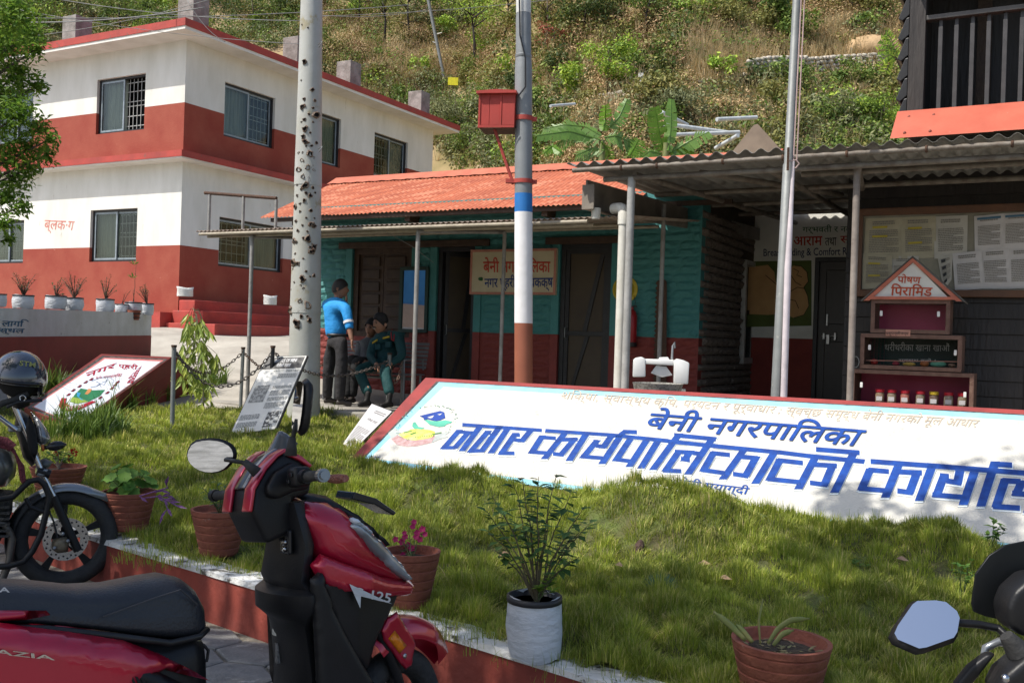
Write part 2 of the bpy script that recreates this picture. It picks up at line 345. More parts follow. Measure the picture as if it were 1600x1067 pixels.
for j in range(-30,34):
    for i in range(-34,30):
        u = i * .365 + (j % 2) * .1825; v = j * .258; x = u * ca - v * sa - .9; y = u * sa + v * ca + 4.2
        if y > kerb_y(x) - .13 or y < .9 or x < -6.5 or x > 2.3: continue
        if abs(x) > y * .56 + .5: continue
        spots.append((x,y))
spots.sort(key=lambda p: abs(p[1] - 4.4) + abs(p[0] + .9) * .5)
for k,(x,y) in enumerate(spots[:300]):
    if len(hexd) < 4: o = hexo[k].build('paving_block',M_TILE,PAV); hexd.append(o.data)
    else: o = bpy.data.objects.new('paving_block',hexd[k % 4]); COL.objects.link(o); o.parent = PAV
    o.location = (x,y,random.uniform(0,.003)); o.rotation_euler = (random.uniform(-.008,.008),random.uniform(-.008,.008),ang + math.pi * random.randint(0,1))
mb = MB()
for k,(x,y) in enumerate(spots[300:]):
    c,s_ = math.cos(ang),math.sin(ang); h = hexo[k % 4]; mb.add([(x + a * c - b * s_,y + a * s_ + b * c,d) for a,b,d in h.V],h.F)
if mb.V: mb.build('paving_blocks',M_TILE,PAV,kind='stuff')
kw = thing('kerb_wall','low dark red retaining wall with chipped white top edge, holding the lawn above the paving','retaining wall',(-1.1,4.87,0))
M_KERB = mat('kerb_red_paint',(.26,.048,.030),.75,(.18,.04,.03),3,9,bump=.3,bscale=25,spots=(.42,.36,.30),sp_scale=16,sp_lo=.70)
M_KTOP = mat('chipped_white_cap',(.72,.71,.68),.8,(.55,.54,.50),7,9,bump=.6,bscale=30,spots=(.13,.12,.10),sp_scale=9,sp_lo=.545)
def ribbon(off0,off1,z0,z1,jit=0.0):
    mb = MB(); P = []
    for a,b in zip(KERB,KERB[1:]):
        k = max(2,int((b - a).length / .09)); P += [a.lerp(b,i / k) for i in range(k)]
    P.append(KERB[-1]); V = []
    for i,p in enumerate(P):
        t = (P[min(i + 1,len(P) - 1)] - P[max(i - 1,0)]).normalized(); nrm = Vector((t.y,-t.x))     # towards the street
        if nrm.y > 0: nrm = -nrm
        rise = .0 if p.x > -3 else min(.25,(-3 - p.x) * .05)
        w = jit * noise.noise(Vector((p.x * 4,p.y * 4,off0))); w2 = jit * noise.noise(Vector((p.x * 9,p.y * 3,7 + off0)))
        for o_,z in ((off0,z0),(off0 + w,z1 + w2 * .5),(off1 + w,z1 + w2 * .5),(off1,z0)): V.append((p.x + nrm.x * o_,p.y + nrm.y * o_,z + rise * (z > .01)))
    n = len(P); return mb.add(V,[(i * 4 + k,(i + 1) * 4 + k,(i + 1) * 4 + (k + 1) % 4,i * 4 + (k + 1) % 4) for i in range(n - 1) for k in range(4)] + [(0,1,2,3),((n - 1) * 4 + 3,(n - 1) * 4 + 2,(n - 1) * 4 + 1,(n - 1) * 4)])
ribbon(0.0,-.16,-.0,.245,.006).build('wall',M_KERB,kw)
ribbon(0.008,-.165,.247,.275,.02).build('cap',M_KTOP,kw,label='worn white painted top edge of the kerb wall')
# ------------------------------------------------------------------ two-storey red and white block on the left
LBP = Vector((-7.494,22,0)); LB = Fr(LBP,DX,DY)
lb = thing('office_block','two-storey white and red painted office block with flat overhanging roof, left background','building',(LBP.x,LBP.y,1.5))
def wall_cells(mb,fr,u0,u1,z0,z1,t0,t1,holes,axis):
    us = sorted({u0,u1} | {min(max(h[k],u0),u1) for h in holes for k in (0,1)}); zs = sorted({z0,z1} | {min(max(h[k],z0),z1) for h in holes for k in (2,3)})
    for a,b in zip(us,us[1:]):
        for c,d in zip(zs,zs[1:]):
            if b - a < 1e-4 or d - c < 1e-4: continue
            m_,q = (a + b) / 2,(c + d) / 2
            if any(h[0] < m_ < h[1] and h[2] < q < h[3] for h in holes): continue
            if axis == 'x': mb.box(fr,(a,b),(t0,t1),(c,d))
            else: mb.box(fr,(t0,t1),(a,b),(c,d))
hl = [(-5.9,-4.55,6.15,7.45),(-2.93,-1.28,6.15,7.45),(-3.02,-1.41,3.12,4.35),(-6.9,-5.0 + .33,3.12,4.2)]
hl[0] = (-6.75,-5.3,6.15,7.48); hl[3] = (-6.9,-5.5,3.12,4.2)
hr = [(1.2,2.9,6.15,7.42),(4.0,5.5,6.12,7.45),(7.02,8.68,6.15,7.42),(1.16,3.35,3.1,4.25),(4.6,6.2,3.1,4.3)]
def band(z0,z1,m,name,out=0.0):
    mb = MB(); wall_cells(mb,LB,-13,-.2,z0,z1,0 - out,.2,hl,'x'); wall_cells(mb,LB,0.0 - 0,10.03,z0,z1,-.2,out,[],'y') if 0 else None
    wall_cells(mb,LB,-out,10.03,z0,z1,-.2,out,hr,'y'); mb.build(name,m,lb)
band(1.2,3.465,M_REDW,'lower_red_wall',.004); band(3.465,5.33,M_WHITE,'lower_white_wall'); band(5.50,6.66,M_REDW,'upper_red_wall',.004); band(6.66,8.06,M_WHITE,'upper_white_wall')
mb = MB(); mb.box(LB,(-13,-12.8),(.2,10),(1.2,8.06)); mb.box(LB,(-12.8,-.2),(9.8,10),(1.2,8.06)); mb.build('rear_wall',M_WHITE,lb)
mb = MB(); mb.box(LB,(-13.6,.6),(-.6,10.6),(8.06,8.13)); mb.build('soffit',M_WHITE,lb)
mb = MB(); mb.box(LB,(-13.62,.62),(-.62,10.62),(8.13,8.29)); mb.build('roof',M_REDT,lb)
mb = MB(); mb.box(LB,(-13.2,.40),(-.40,10.4),(5.33,5.36)); mb.build('ledge_soffit',M_WHITE,lb)
mb = MB(); mb.box(LB,(-13.2,.42),(-.42,10.4),(5.36,5.50)); mb.build('ledge',M_REDT,lb)
mb = MB(); mb.box(LB,(-12.6,-.4),(3.4,3.5),(1.3,8.0)); mb.box(LB,(-4.0,-3.9),(.3,9.8),(1.3,8.0)); mb.build('inner_wall',mat('dim_inner_wall',(.10,.10,.09),.9),lb)
def lwindow(axis,h,grille,open_=False):
    u0,u1,z0,z1 = h; fr = LB if axis == 'x' else Fr(LBP,DY,-DX)              # local: u along the wall, y into the wall
    w = MB(); t = .05
    w.box(fr,(u0,u1),(.07,.15),(z0,z0 + t)); w.box(fr,(u0,u1),(.07,.15),(z1 - t,z1)); w.box(fr,(u0,u0 + t),(.07,.15),(z0 + t,z1 - t)); w.box(fr,(u1 - t,u1),(.07,.15),(z0 + t,z1 - t))
    wf = w.build('window',M_BLACK,lb); um = (u0 + u1) / 2
    for a,b,y,sash in ((u0 + t,um + .03,.085,True),(um - .03,u1 - t,.115,not open_)):
        if not sash: continue
        s = MB(); f = .045
        s.box(fr,(a,b),(y,y + .028),(z0 + t,z0 + t + f)); s.box(fr,(a,b),(y,y + .028),(z1 - t - f,z1 - t)); s.box(fr,(a,a + f),(y,y + .028),(z0 + t + f,z1 - t - f)); s.box(fr,(b - f,b),(y,y + .028),(z0 + t + f,z1 - t - f))
        s.build('sash',M_ALU,wf)
        g = MB(); g.box(fr,(a + f,b - f),(y + .01,y + .016),(z0 + t + f,z1 - t - f)); g.build('pane',glass('window_glass',(.78,.82,.79),.05,.5,1.16),wf)
    gl = MB()
    for sd in grille:
        a,b = (u0 + t,um) if sd == 0 else (um,u1 - t); n = 5
        for i in range(1,n + 1): x = a + (b - a) * i / (n + 1); gl.box(fr,(x - .006,x + .006),(.155,.167),(z0 + .03,z1 - .03))
        for q in (.12,.3,.48,.56,.74,.9): z = z0 + (z1 - z0) * q; gl.box(fr,(a,b),(.168,.18),(z - .008,z + .008))
    if gl.V: gl.build('grille',mat('grille_white',(.5,.5,.48),.5),wf)
    cu = MB(); spans = [(0,1)] if len(grille) == 2 else ([(0,.52)] if 1 in grille else [(.48,1)])
    for a,b in spans:
        n = 26; V = []
        for i in range(n + 1):
            x = u0 + (u1 - u0) * (a + (b - a) * i / n); y = .20 + .015 * math.sin(i * 1.9); V += [fr(x,y,z0),fr(x,y,z1)]
        cu.add(V,[(2 * i,2 * i + 2,2 * i + 3,2 * i + 1) for i in range(n)])
    cu.build('curtain',M_CURT,wf,smooth=True)
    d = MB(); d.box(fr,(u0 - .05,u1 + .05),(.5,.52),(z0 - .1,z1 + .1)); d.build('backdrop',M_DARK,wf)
lwindow('x',hl[0],[1]); lwindow('x',hl[1],[1],True); lwindow('x',hl[2],[1]); lwindow('x',hl[3],[0,1])
lwindow('y',hr[0],[1]); lwindow('y',hr[1],[0]); lwindow('y',hr[2],[0]); lwindow('y',hr[3],[0]); lwindow('y',hr[4],[0,1])
for s,n in ((-4.0,.4),(-.1,.5),(.0,3.9),(-.1,6.2),(-.1,9.7),(-8,.4)):
    mb = MB(); h = 8.29 + .92; mb.box(LB,(s - .5,s - .0),(n - .24,n + .24),(8.29,h)); c = mb.build('column_stub',M_CONCD,lb,bevel=.015)
    mb = MB()
    for a,b in ((-.3,-.1),(-.1,-.1),(-.3,.1),(-.1,.1)): mb.tube([LB(s + a,n + b,h),LB(s + a + random.uniform(-.04,.04),n + b,h + random.uniform(.08,.28))],.008,5)
    mb.build('rebar',M_RUST,c)
o = letters('ब्लक·ग',[(70,344),(117,346),(113,366),(68,364)],pxplane(LB(0,-.002,4),-DY),mat('faded_red_lettering',(.50,.12,.09),.8,(.62,.35,.30),9,6),lb,bold=.02)
# red steps beside it
st = thing('red_steps','red painted plinth steps along the shaded side of the office block','steps',tuple(LB(.6,1,1.6)))
for k,(w,z) in enumerate(((1.5,1.72),(.95,2.0),(.5,2.24))):
    mb = MB(); mb.box(LB,(.006,w),(-.35 + k * .18,9 - k * .01),(1.0,z)); mb.build('step',M_REDT,st,bevel=.02)
mb = MB(); mb.box(LB,(-2.4,.0),(-.5,-.01),(1.0,1.95)); mb.build('plinth',M_REDT,st)
# wires over the roof
def wire(pts,sag,r,name='overhead_wire',lab='',grp=None):
    P = []
    for a,b in zip(pts,pts[1:]):
        for i in range(17): t = i / 16; q = Vector(a).lerp(Vector(b),t); q.z -= sag * 4 * t * (1 - t); P.append(q)
    mb = MB(); mb.tube(P,r,5); o = mb.build(name,mat('wire_grey',(.25,.25,.24),.6),smooth=True); tag(o,lab,'wire',grp); return o
wl = (('lowest of the overhead wires, thick and pale, ending above the roof corner',(-20,34),(320,12),.012),('overhead wire running nearly level across the top left of the roof',(-20,28),(640,8),.009),('thin overhead wire sloping down to the right over the roof corner stub',(60,-6),(478,33),.008),('overhead wire rising to the right between roof stub and first pole',(-20,6),(478,70),.006),('dark overhead wire passing low behind the left roof stub',(0,62),(340,-4),.006),('long overhead wire crossing from first pole to the hillside pole',(478,22),(672,14),.006),('overhead wire dropping from roof corner stub along the roof edge',(292,0),(352,66),.006),('sagging overhead wire crossing behind the hillside pole',(500,26),(1000,-20),.006))
for l,a,b,r in wl:
    A = at(*a,19.5); B = at(*b,19.5 if b[0] < 500 else 24); wire([A,B],.12,r,lab=l,grp='overhead wires')
# ------------------------------------------------------------------ long teal stone office with orange tin roof
so = thing('stone_office','single-storey teal and dark red stone office with orange corrugated roof','building',tuple(FA(0,0,.6)))
openings = [(-2.15,-1.02,1.55,2.95),(-.56,.10,.6,2.95),(1.49,2.27,.6,2.95)]    # shuttered window, two doors
SL,SR = -3.1,3.52
mb = MB(); wall_cells(mb,FA,SL,SR,.3,1.67,0.0,.35,openings,'x'); mb.build('lower_wall',M_REDB,so)
mb = MB(); wall_cells(mb,FA,SL,SR,1.67,3.62,0.0,.35,openings,'x'); mb.build('upper_wall',M_TEAL,so)
mb = MB(); mb.box(FA,(SL,SR),(3.3,3.6),(.3,3.6)); mb.box(FA,(SL,SL + .3),(.35,3.3),(.3,3.6)); mb.build('rear_wall',M_TEAL,so)
M_STONE = mat('dark_rubble_stone',(.24,.195,.155),.85,(.13,.105,.085),6,9,bump=.8,bscale=30,island=.35)
mb = MB(); wall_cells(mb,FA,.35,3.3,.3,3.6,SR - .3,SR - .02,[(2.02,2.75,1.35,2.85)],'y'); mb.build('side_wall',M_SOIL,so)
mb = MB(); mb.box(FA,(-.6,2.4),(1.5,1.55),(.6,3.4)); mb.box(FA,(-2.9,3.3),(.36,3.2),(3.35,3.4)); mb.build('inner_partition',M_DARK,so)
def stone_meshes(n,irr,m,name,parent,rough=1.0):
    out = []
    for k in range(n):
        r = random.Random(k * 13 + n); mb = MB(); V = []; nu,nv = 5,3
        for j in range(nv + 1):
            for i in range(nu + 1):
                u,v = i / nu - .5,j / nv - .5; e = 1 if 0 < i < nu and 0 < j < nv else 0
                V.append((u + (r.uniform(-irr,irr) * .3 if 0 < i < nu else 0),-(.3 + .7 * r.random() * rough + .2) if e else -.12 + r.uniform(-.05,.05),v + (r.uniform(-irr,irr) if 0 < i < nu else 0)))
        F = [(j * (nu + 1) + i,j * (nu + 1) + i + 1,(j + 1) * (nu + 1) + i + 1,(j + 1) * (nu + 1) + i) for j in range(nv) for i in range(nu)]
        b = len(V); V += [(-.5,.4,-.5),(.5,.4,-.5),(.5,.4,.5),(-.5,.4,.5)]; nn = nu + 1
        F += [tuple(range(nu,-1,-1)) + (b,b + 1),(nv * nn + 0,) + tuple(nv * nn + i for i in range(1,nn)) + (b + 2,b + 3),(0,nn,2 * nn,3 * nn,b + 3,b),(nu,b + 1,b + 2,3 * nn + nu,2 * nn + nu,nn + nu)]
        mb.add(V,F); me = bpy.data.meshes.new(name); me.from_pydata(mb.V,[],mb.F); me.materials.append(m); out.append(me)
    return out
bt,br = stone_meshes(6,.10,M_TEAL,'block',so),stone_meshes(4,.10,M_REDB,'block',so)
bmt = Matrix.Rotation(math.atan2(DX.y,DX.x),3,'Z')
def put(me,name,parent,fr,u,y,z,w,d,h,rot):
    o = bpy.data.objects.new(name,me); COL.objects.link(o); o.parent = parent; o.location = fr(u,y,z) - ORIG[parent.name]; o.rotation_euler = (0,0,rot); o.scale = (w,d,h); ORIG[o.name] = ORIG[parent.name]; return o
cands = []
def course(z0,z1,k):
    u = SL + random.uniform(0,.15)
    if k % 2: u += .14
    while u < SR - .02:
        w = random.uniform(.28,.46); a,b = u,min(u + w,SR - .01)
        if SR - .01 - b < .1: b = SR - .01
        for s0,s1,q0,q1 in openings:
            if q0 < (z0 + z1) / 2 < q1 + .05:
                s0,s1 = s0 - .13,s1 + .13
                if a < s0 < b: b = s0 if s0 - a > b - s1 else b
                if a >= s0 and a < s1: a = s1; 
                if b > s0 and b <= s1: b = s0
                if a < s0 and b > s1: b = s0
        nu = u + w
        if a > nu: nu = a
        if b - a > .07: cands.append((a,b,z0,z1))
        u = max(nu,b) if b > a else nu
        if u < a + .01: u = a + .02
H = .107; k = 0; z = 1.67
while z < 3.40: course(z,z + H - .008,k); z += H; k += 1
z = 1.67 - H
while z > .5: course(z,z + H - .008,k); z -= H; k += 1
vis = [c for c in cands if c[2] > .92 and c[0] > -2.95]; rest = [c for c in cands if not (c[2] > .92 and c[0] > -2.95)]
random.shuffle(vis); vis.sort(key=lambda c: -(c[1] - c[0]) * (2 if c[2] > 1.6 else 1.5)); rest += vis[300:]
for a,b,z0,z1 in vis[:300]: put(random.choice(bt if z0 > 1.6 else br),'block',so,FA,(a + b) / 2,0,(z0 + z1) / 2,b - a - .01,.022,z1 - z0,math.atan2(DX.y,DX.x))
for lst,ms,m in (([c for c in rest if c[2] > 1.6],bt,M_TEAL),([c for c in rest if c[2] < 1.6],br,M_REDB)):
    mb = MB()
    for a,b,z0,z1 in lst:
        me = random.choice(ms); mb.add([FA((a + b) / 2 + v.co.x * (b - a - .01),v.co.y * .022,(z0 + z1) / 2 + v.co.z * (z1 - z0)) for v in me.vertices],[tuple(p.vertices) for p in me.polygons])
    if mb.V: mb.build('small_blocks',m,so,kind='stuff')
for s0,s1,z0,z1 in openings:                        # smooth plaster reveals
    for a,b in ((s0 - .12,s0),(s1,s1 + .12)):
        for q0,q1,m in ((max(z0,.6),1.67,M_REDB),(1.67,z1 - .02,M_TEAL)):
            if q1 > q0: mb = MB(); mb.box(FA,(a,b),(-.03,.02),(q0,q1)); mb.build('door_surround' if z0 < 1 else 'window_surround',m,so,bevel=.006)
ss = stone_meshes(6,.12,M_STONE,'stone',so); z = .62; k = 0; FS = Fr(FA(SR,0,0),DY,-DX)
while z < 3.35:
    u = (k % 2) * .15; h = random.uniform(.095,.13)
    while u < 2.5:
        w = random.uniform(.15,.31); b = min(u + w,2.55)
        if not (1.92 < (u + b) / 2 < 2.85 and 1.25 < z < 2.9) and b - u > .06: put(random.choice(ss),'stone',so,FS,(u + b) / 2,0.0,z + h / 2,b - u - .014,random.uniform(.03,.055),h - .014,math.atan2(DY.y,DY.x))
        u = b + .0001 if b < 2.55 else 9
    z += h; k += 1
w = MB(); w.box(FS,(2.0,2.07),(-.05,.2),(1.33,2.87)); w.box(FS,(2.70,2.77),(-.05,.2),(1.33,2.87)); w.box(FS,(2.07,2.70),(-.05,.2),(1.33,1.42)); w.box(FS,(2.07,2.7),(-.05,.2),(2.8,2.87)); wf = w.build('window_frame',mat('dirty_white_wood',(.55,.54,.5),.6,(.4,.38,.34),8,6),so,label='white framed side window')
w = MB(); w.box(FS,(2.07,2.7),(.05,.06),(1.42,2.8)); w.build('pane',M_GLASSG,wf)
w = MB(); w.box(FS,(2.07,2.7),(.02,.045),(2.08,2.14)); w.build('bar',M_DARKW,wf)
# lintels, shutters, doors
for s0,s1 in ((-2.42,-.80),(-.82,.34),(1.26,2.42)):
    mb = MB(); mb.box(FA,(s0,s1),(-.05,.2),(2.93,3.03)); mb.build('lintel',M_WOOD,so,bevel=.008)
def frame(fr,a,b,z0,z1,t,y0,y1,name,m,parent,sill=False):
    w = MB(); w.box(fr,(a,a + t),(y0,y1),(z0,z1)); w.box(fr,(b - t,b),(y0,y1),(z0,z1)); w.box(fr,(a + t,b - t),(y0,y1),(z1 - t,z1))
    if sill: w.box(fr,(a + t,b - t),(y0,y1),(z0,z0 + t))
    return w.build(name,m,parent,bevel=.004)
wf = frame(FA,-2.15,-1.02,1.55,2.93,.09,.02,.14,'window',M_WOOD,so,True); wf['label'] = 'dark wooden shuttered window'
for a,b in ((-2.055,-1.6),(-1.59,-1.115)):
    w = MB(); w.box(FA,(a,b),(.06,.09),(1.64,2.84)); sh = w.build('shutter',M_WOOD,wf)
    w = MB()
    for j in range(6):
        z = 1.68 + j * .195; w.box(FA,(a + .06,b - .06),(.035,.06),(z,z + .15)); 
    w.build('louvre_panel',mat('shutter_panel_wood',(.06,.038,.022),.6,(.035,.02,.014),8,6),sh,bevel=.012)
M_PLY = mat('brown_plywood_door',(.062,.045,.026),.6,(.045,.032,.02),3,6)
for s0,s1,opn in ((-.56,.10,True),(1.49,2.27,False)):
    df = frame(FA,s0,s1,.6,2.93,.07,.02,.16,'door_frame',M_BLACK,so)
    a,b = s0 + .07,s1 - .07; F1 = FA
    if opn:
        t = math.radians(48); F1 = Fr(FA(a,.1,0),DX * math.cos(t) + DY * math.sin(t),DY * math.cos(t) - DX * math.sin(t)); b = b - a; a = 0
    else: F1 = Fr(FA(0,.06,0),DX,DY)
    dr = MB(); dr.box(F1,(a,b),(0,.03),(.62,2.86)); d = dr.build('door',M_PLY,so,label='open plywood door' if opn else 'closed plywood door with diagonal brace')
    w = MB()
    for q in ((a,a + .06,.62,2.86),(b - .06,b,.62,2.86),(a + .06,b - .06,2.8,2.86),(a + .06,b - .06,1.66,1.72),(a + .06,b - .06,.62,.7)): w.box(F1,q[:2],(-.025,0),q[2:])
    w.build('door_batten',M_BLACK,d)
    w = MB(); w.prism(F1,[(b - .12,2.79),(b - .06,2.79),(a + .34,1.73),(a + .28,1.73)],-.02,0); w.prism(F1,[(a + .32,1.65),(a + .38,1.65),(a + .1,.72),(a + .06,.72)],-.02,0); w.build('brace',M_BLACK,d)
    w = MB(); w.tube([F1(a + .03,-.03,1.62),F1(a + .03,-.07,1.63),F1(a + .03,-.07,1.76),F1(a + .03,-.03,1.77)],.008,6); w.build('handle',M_GALV,d)
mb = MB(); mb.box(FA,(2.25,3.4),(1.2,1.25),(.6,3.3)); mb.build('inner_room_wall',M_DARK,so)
# roof: corrugated sheets
RZ = lambda n: 3.44 + (n + .35) * .463
def corr(mb,fr,u0,u1,y0,y1,zf,pitch=.076,amp=.009,over=0.0,seg=6):
    n = max(2,int((u1 - u0) / pitch * seg)); V = []
    for i in range(n + 1):
        u = u0 + (u1 - u0) * i / n; a = amp * math.sin(2 * math.pi * (u / pitch))
        for y in (y0,y1): V.append(fr(u,y,zf(y) + a + over))
    for i in range(n + 1):
        u = u0 + (u1 - u0) * i / n; a = amp * math.sin(2 * math.pi * (u / pitch))
        for y in (y0,y1): V.append(fr(u,y,zf(y) + a + over - .002))
    k = 2 * (n + 1); F = []
    for i in range(n): F += [(2 * i,2 * i + 2,2 * i + 3,2 * i + 1),(k + 2 * i,k + 2 * i + 1,k + 2 * i + 3,k + 2 * i + 2),(2 * i,k + 2 * i,k + 2 * i + 2,2 * i + 2),(2 * i + 1,2 * i + 3,k + 2 * i + 3,k + 2 * i + 1)]
    return mb.add(V,F)
u = -3.78; k = 0
while u < 4.1:
    e = min(u + .76,4.12); y0 = -.38 if u < 2.2 else .03
    mb = MB(); corr(mb,FA,u,e,y0 + random.uniform(-.012,.012),1.60,RZ,over=.002 * (k % 2)); mb.build('roof_sheet',M_ORROOF,so,smooth=True,auto=50)
    mb = MB(); corr(mb,FA,u,e,1.62,3.7,lambda n: RZ(1.6) - (n - 1.6) * .45,over=.002 * (k % 2)); mb.build('roof_sheet',M_ORROOF,so,smooth=True,auto=50)
    u += .72; k += 1
mb = MB(); n = 60
V = []
for i in range(n + 1):
    s = -3.85 + 8.0 * i / n
    for y,z in ((1.34,RZ(1.34) + .022 + .01 * (i % 2)),(1.6,RZ(1.6) + .055),(1.86,RZ(1.34) + .022 + .01 * (i % 2))): V.append(FA(s,y,z))
mb.add(V,[(3 * i + k,3 * i + 3 + k,3 * i + 4 + k,3 * i + 1 + k) for i in range(n) for k in (0,1)]); mb.build('ridge_cap',mat('ridge_paint',(.50,.15,.08),.5,(.42,.11,.06),5,6),so,smooth=True,auto=40)
mb = MB(); mb.box(FA,(-3.6,4.0),(-.33,-.27),(3.36,3.42)); mb.build('eave_beam',M_WOOD,so)
for s in (-3.2,-1.0,1.3,3.3):
    if s < 2: mb = MB(); mb.box(FA,(s,s + .09),(-.27,0),(3.30,3.42)); mb.build('rafter_end',M_WOOD,so)
# boards on the facade
def board(name,lab,cat,pts,edge,face,t=.03,fr=FA,y=-.05):
    (a,z1),(b,z0) = pts; th = thing(name,lab,cat,tuple(fr((a + b) / 2,y,z0)))
    mb = MB(); mb.box(fr,(a,b),(y,y + t),(z0,z1)); mb.build('panel',face,th); e = .035
    mb = MB(); mb.box(fr,(a,b),(y - .004,y - .0005),(z1 - e,z1)); mb.box(fr,(a,b),(y - .004,y - .0005),(z0,z0 + e)); mb.box(fr,(a,a + e),(y - .004,y - .0005),(z0 + e,z1 - e)); mb.box(fr,(b - e,b),(y - .004,y - .0005),(z0 + e,z1 - e)); mb.build('border',edge,th)
    return th
M_RLET = mat('red_lettering',(.52,.05,.03),.7); M_BLET = mat('blue_lettering',(.02,.05,.20),.7); M_CREAM = mat('cream_panel',(.56,.50,.34),.8,(.48,.42,.28),3,6)
nb = board('name_board','cream wall board lettered in red and navy between the two office doors','sign',((.06,2.87),(1.46,2.22)),mat('salmon_border',(.50,.22,.16),.8),M_CREAM,.05,y=-.08)
pf = pxplane(FA(0,-.086,2),-DY)
letters('बेनी नगरपालकिा'.replace('लकिा','लिका').replace('लिका','ि' + 'लका'),[(755,402),(860,402),(860,426),(755,426)],pf,M_RLET,nb,bold=.03)
letters('नगर प्हरी कार्यकक्ष',[(757,430),(864,428),(864,455),(757,455)],pf,M_BLET,nb,bold=.03)
mb = MB(); mb.ball(pf(752,436,.004),.035,8,(1.3,.1,.8)); mb.build('leaf_mark',mat('green_mark',(.02,.10,.03),.8),nb)
# ------------------------------------------------------------------ porch floor, small tin canopy
M_PORCH = mat('porch_concrete',(.34,.32,.28),.9,(.22,.205,.18),3,9,bump=.4)
mb = MB(); mb.box(FA,(-3.3,5.6),(-2.5,-.0),(.2,.60)); mb.box(FA,(3.53,5.6),(.0,2.5),(.2,.598)); struct(mb.build('porch_floor',M_PORCH,bevel=.015))
mb = MB(); mb.box(FA,(-4.6,-3.31),(-3.2,-3.0),(.3,.68)); mb.box(FA,(-6.0,-4.62),(-3.15,-2.95),(.3,.70)); struct(mb.build('path_edging',M_PORCH,bevel=.02))
M_TINE = mat('weathered_tin_edge',(.36,.30,.24),.6,(.22,.15,.11),12,7,metal=.2)
def pipe(name,pts,r,parent,m=None,n=10,label=None):
    mb = MB(); mb.tube(pts,r,n); return mb.build(name,m or M_GREYP,parent,smooth=True,auto=50,label=label)
cp = thing('porch_canopy','narrow corrugated tin canopy on thin pipes along the teal stone office','canopy',tuple(FA(0,-1.2,2.9)))
CZ = lambda n: 2.955 + (n + 2.42) * .10
u = -3.05
while u < 3.5:
    e = min(u + .76,3.52); mb = MB(); corr(mb,FA,u,e,-2.42,-.06,CZ,amp=.010); mb.build('roof_sheet',M_TINE,cp,smooth=True,auto=50); u += .75
for k,(n,z) in enumerate(((-2.40,2.915),(-2.24,2.90),(-1.2,3.02),(-.15,3.12))): pipe('purlin',[FA(-3.0,n,z),FA(2.98,n,z)],.022,cp,mat('bamboo_beige_pipe',(.40,.35,.27),.6,(.28,.24,.18),10,6))
for s,n,zt in ((-2.10,-2.3,2.88),(.64,-2.3,2.88)): pipe('post',[FA(s,n,.6),FA(s,n,zt)],.028,cp)
for s,n,zt in ((-2.22,-1.0,2.98),(1.25,-1.2,2.98)): pipe('post',[FA(s,n,.6),FA(s,n,zt)],.025,cp)
for s in (-2.1,.64): pipe('rafter',[FA(s,-2.32,2.87),FA(s + (-.12 if s < 0 else .55),-1.1,2.985)],.024,cp)
wires_ = [( [FA(.1,-2.3,2.9),FA(.2,-1.8,2.75),FA(.42,-1.6,2.55)],.003)]
for P,r in wires_: pipe('loose_wire',P,r,cp,M_GALV,5)
sf = thing('roof_stand','bare grey pipe frame standing on the left end of the tin canopy','frame',tuple(FA(-2.5,-2.2,2.97)))
A,B,C_ = onp(328,302,FA(0,-2.2,0),DY),onp(381,305,FA(0,-2.2,0),DY),onp(432,310,FA(0,-2.2,0),DY)
for q in (A,B,C_):
    i = FA.inv(q); pipe('post',[FA(i.x,i.y,2.985),FA(i.x,i.y,i.z - .02)],.022,sf)
pipe('top_rail',[A + (A - B) * .15,C_],.024,sf,M_RUST)
# ------------------------------------------------------------------ big grey canopy on the right
bc = thing('big_canopy','wide grey corrugated canopy on pipe posts sheltering the right side entrances','canopy',tuple(FA(5,-1,3.4)))
BZ = lambda n: 3.50 + (n + 2.75) * .02
u = 2.86
while u < 9.4:
    e = u + .86; mb = MB(); corr(mb,FA,u,e,-2.75 + random.uniform(-.02,.02),2.45,lambda n,q=random.uniform(-.008,.008): BZ(n) + q,pitch=.15,amp=.022,seg=8); mb.build('roof_sheet',M_TIN,bc,smooth=True,auto=50); u += .79
for n,z,s0,s1,r in ((-2.72,3.43,2.93,9.4,.026),(-2.6,3.335,3.25,9.4,.030),(-1.9,3.40,5.2,9.4,.03),(-.9,3.42,3.2,9.4,.03),(.3,3.44,3.55,5.4,.03),(1.4,3.46,3.6,5.4,.03)): pipe('purlin',[FA(s0,n,z),FA(s1,n,z + .03 * (r > .035))],r,bc,mat('brown_grey_pipe',(.20,.175,.145),.6,(.10,.075,.055),9,8,bump=.2))
for s in (3.5,3.9,4.6,5.2,5.8,6.5,7.2,7.9):
    mb = MB(); mb.lathe(Fr(FA(s,-2.72,3.43),DY,(0,0,1),DX),[(.030,-.012),(.036,0),(.030,.012)],10); mb.build('clamp_ring',M_RUST,bc,smooth=True)
pipe('post',[FA(3.57,-2.6,.6),FA(3.57,-2.6,3.34)],.042,bc,mat('grey_steel_post',(.36,.355,.34),.5,(.26,.255,.24),6,8,bump=.15))
pipe('post',[FA(5.86,-2.5,.6),FA(5.86,-2.5,3.36)],.034,bc,mat('brown_grey_post',(.27,.23,.20),.6,(.18,.15,.13),6,8,bump=.2))
pipe('post',[FA(3.32,-.9,.6),FA(3.32,-.9,3.3)],.028,bc)
for s0,n0,s1,n1 in ((3.6,-2.6,4.2,2.3),(5.0,-2.5,5.1,2.3),(5.86,-2.5,5.6,-.6),(4.3,-2.5,5.3,-.2)): pipe('rafter',[FA(s0,n0,3.37),FA(s1,n1,3.43)],.032,bc,mat('brown_grey_pipe',(.2,.175,.145)))
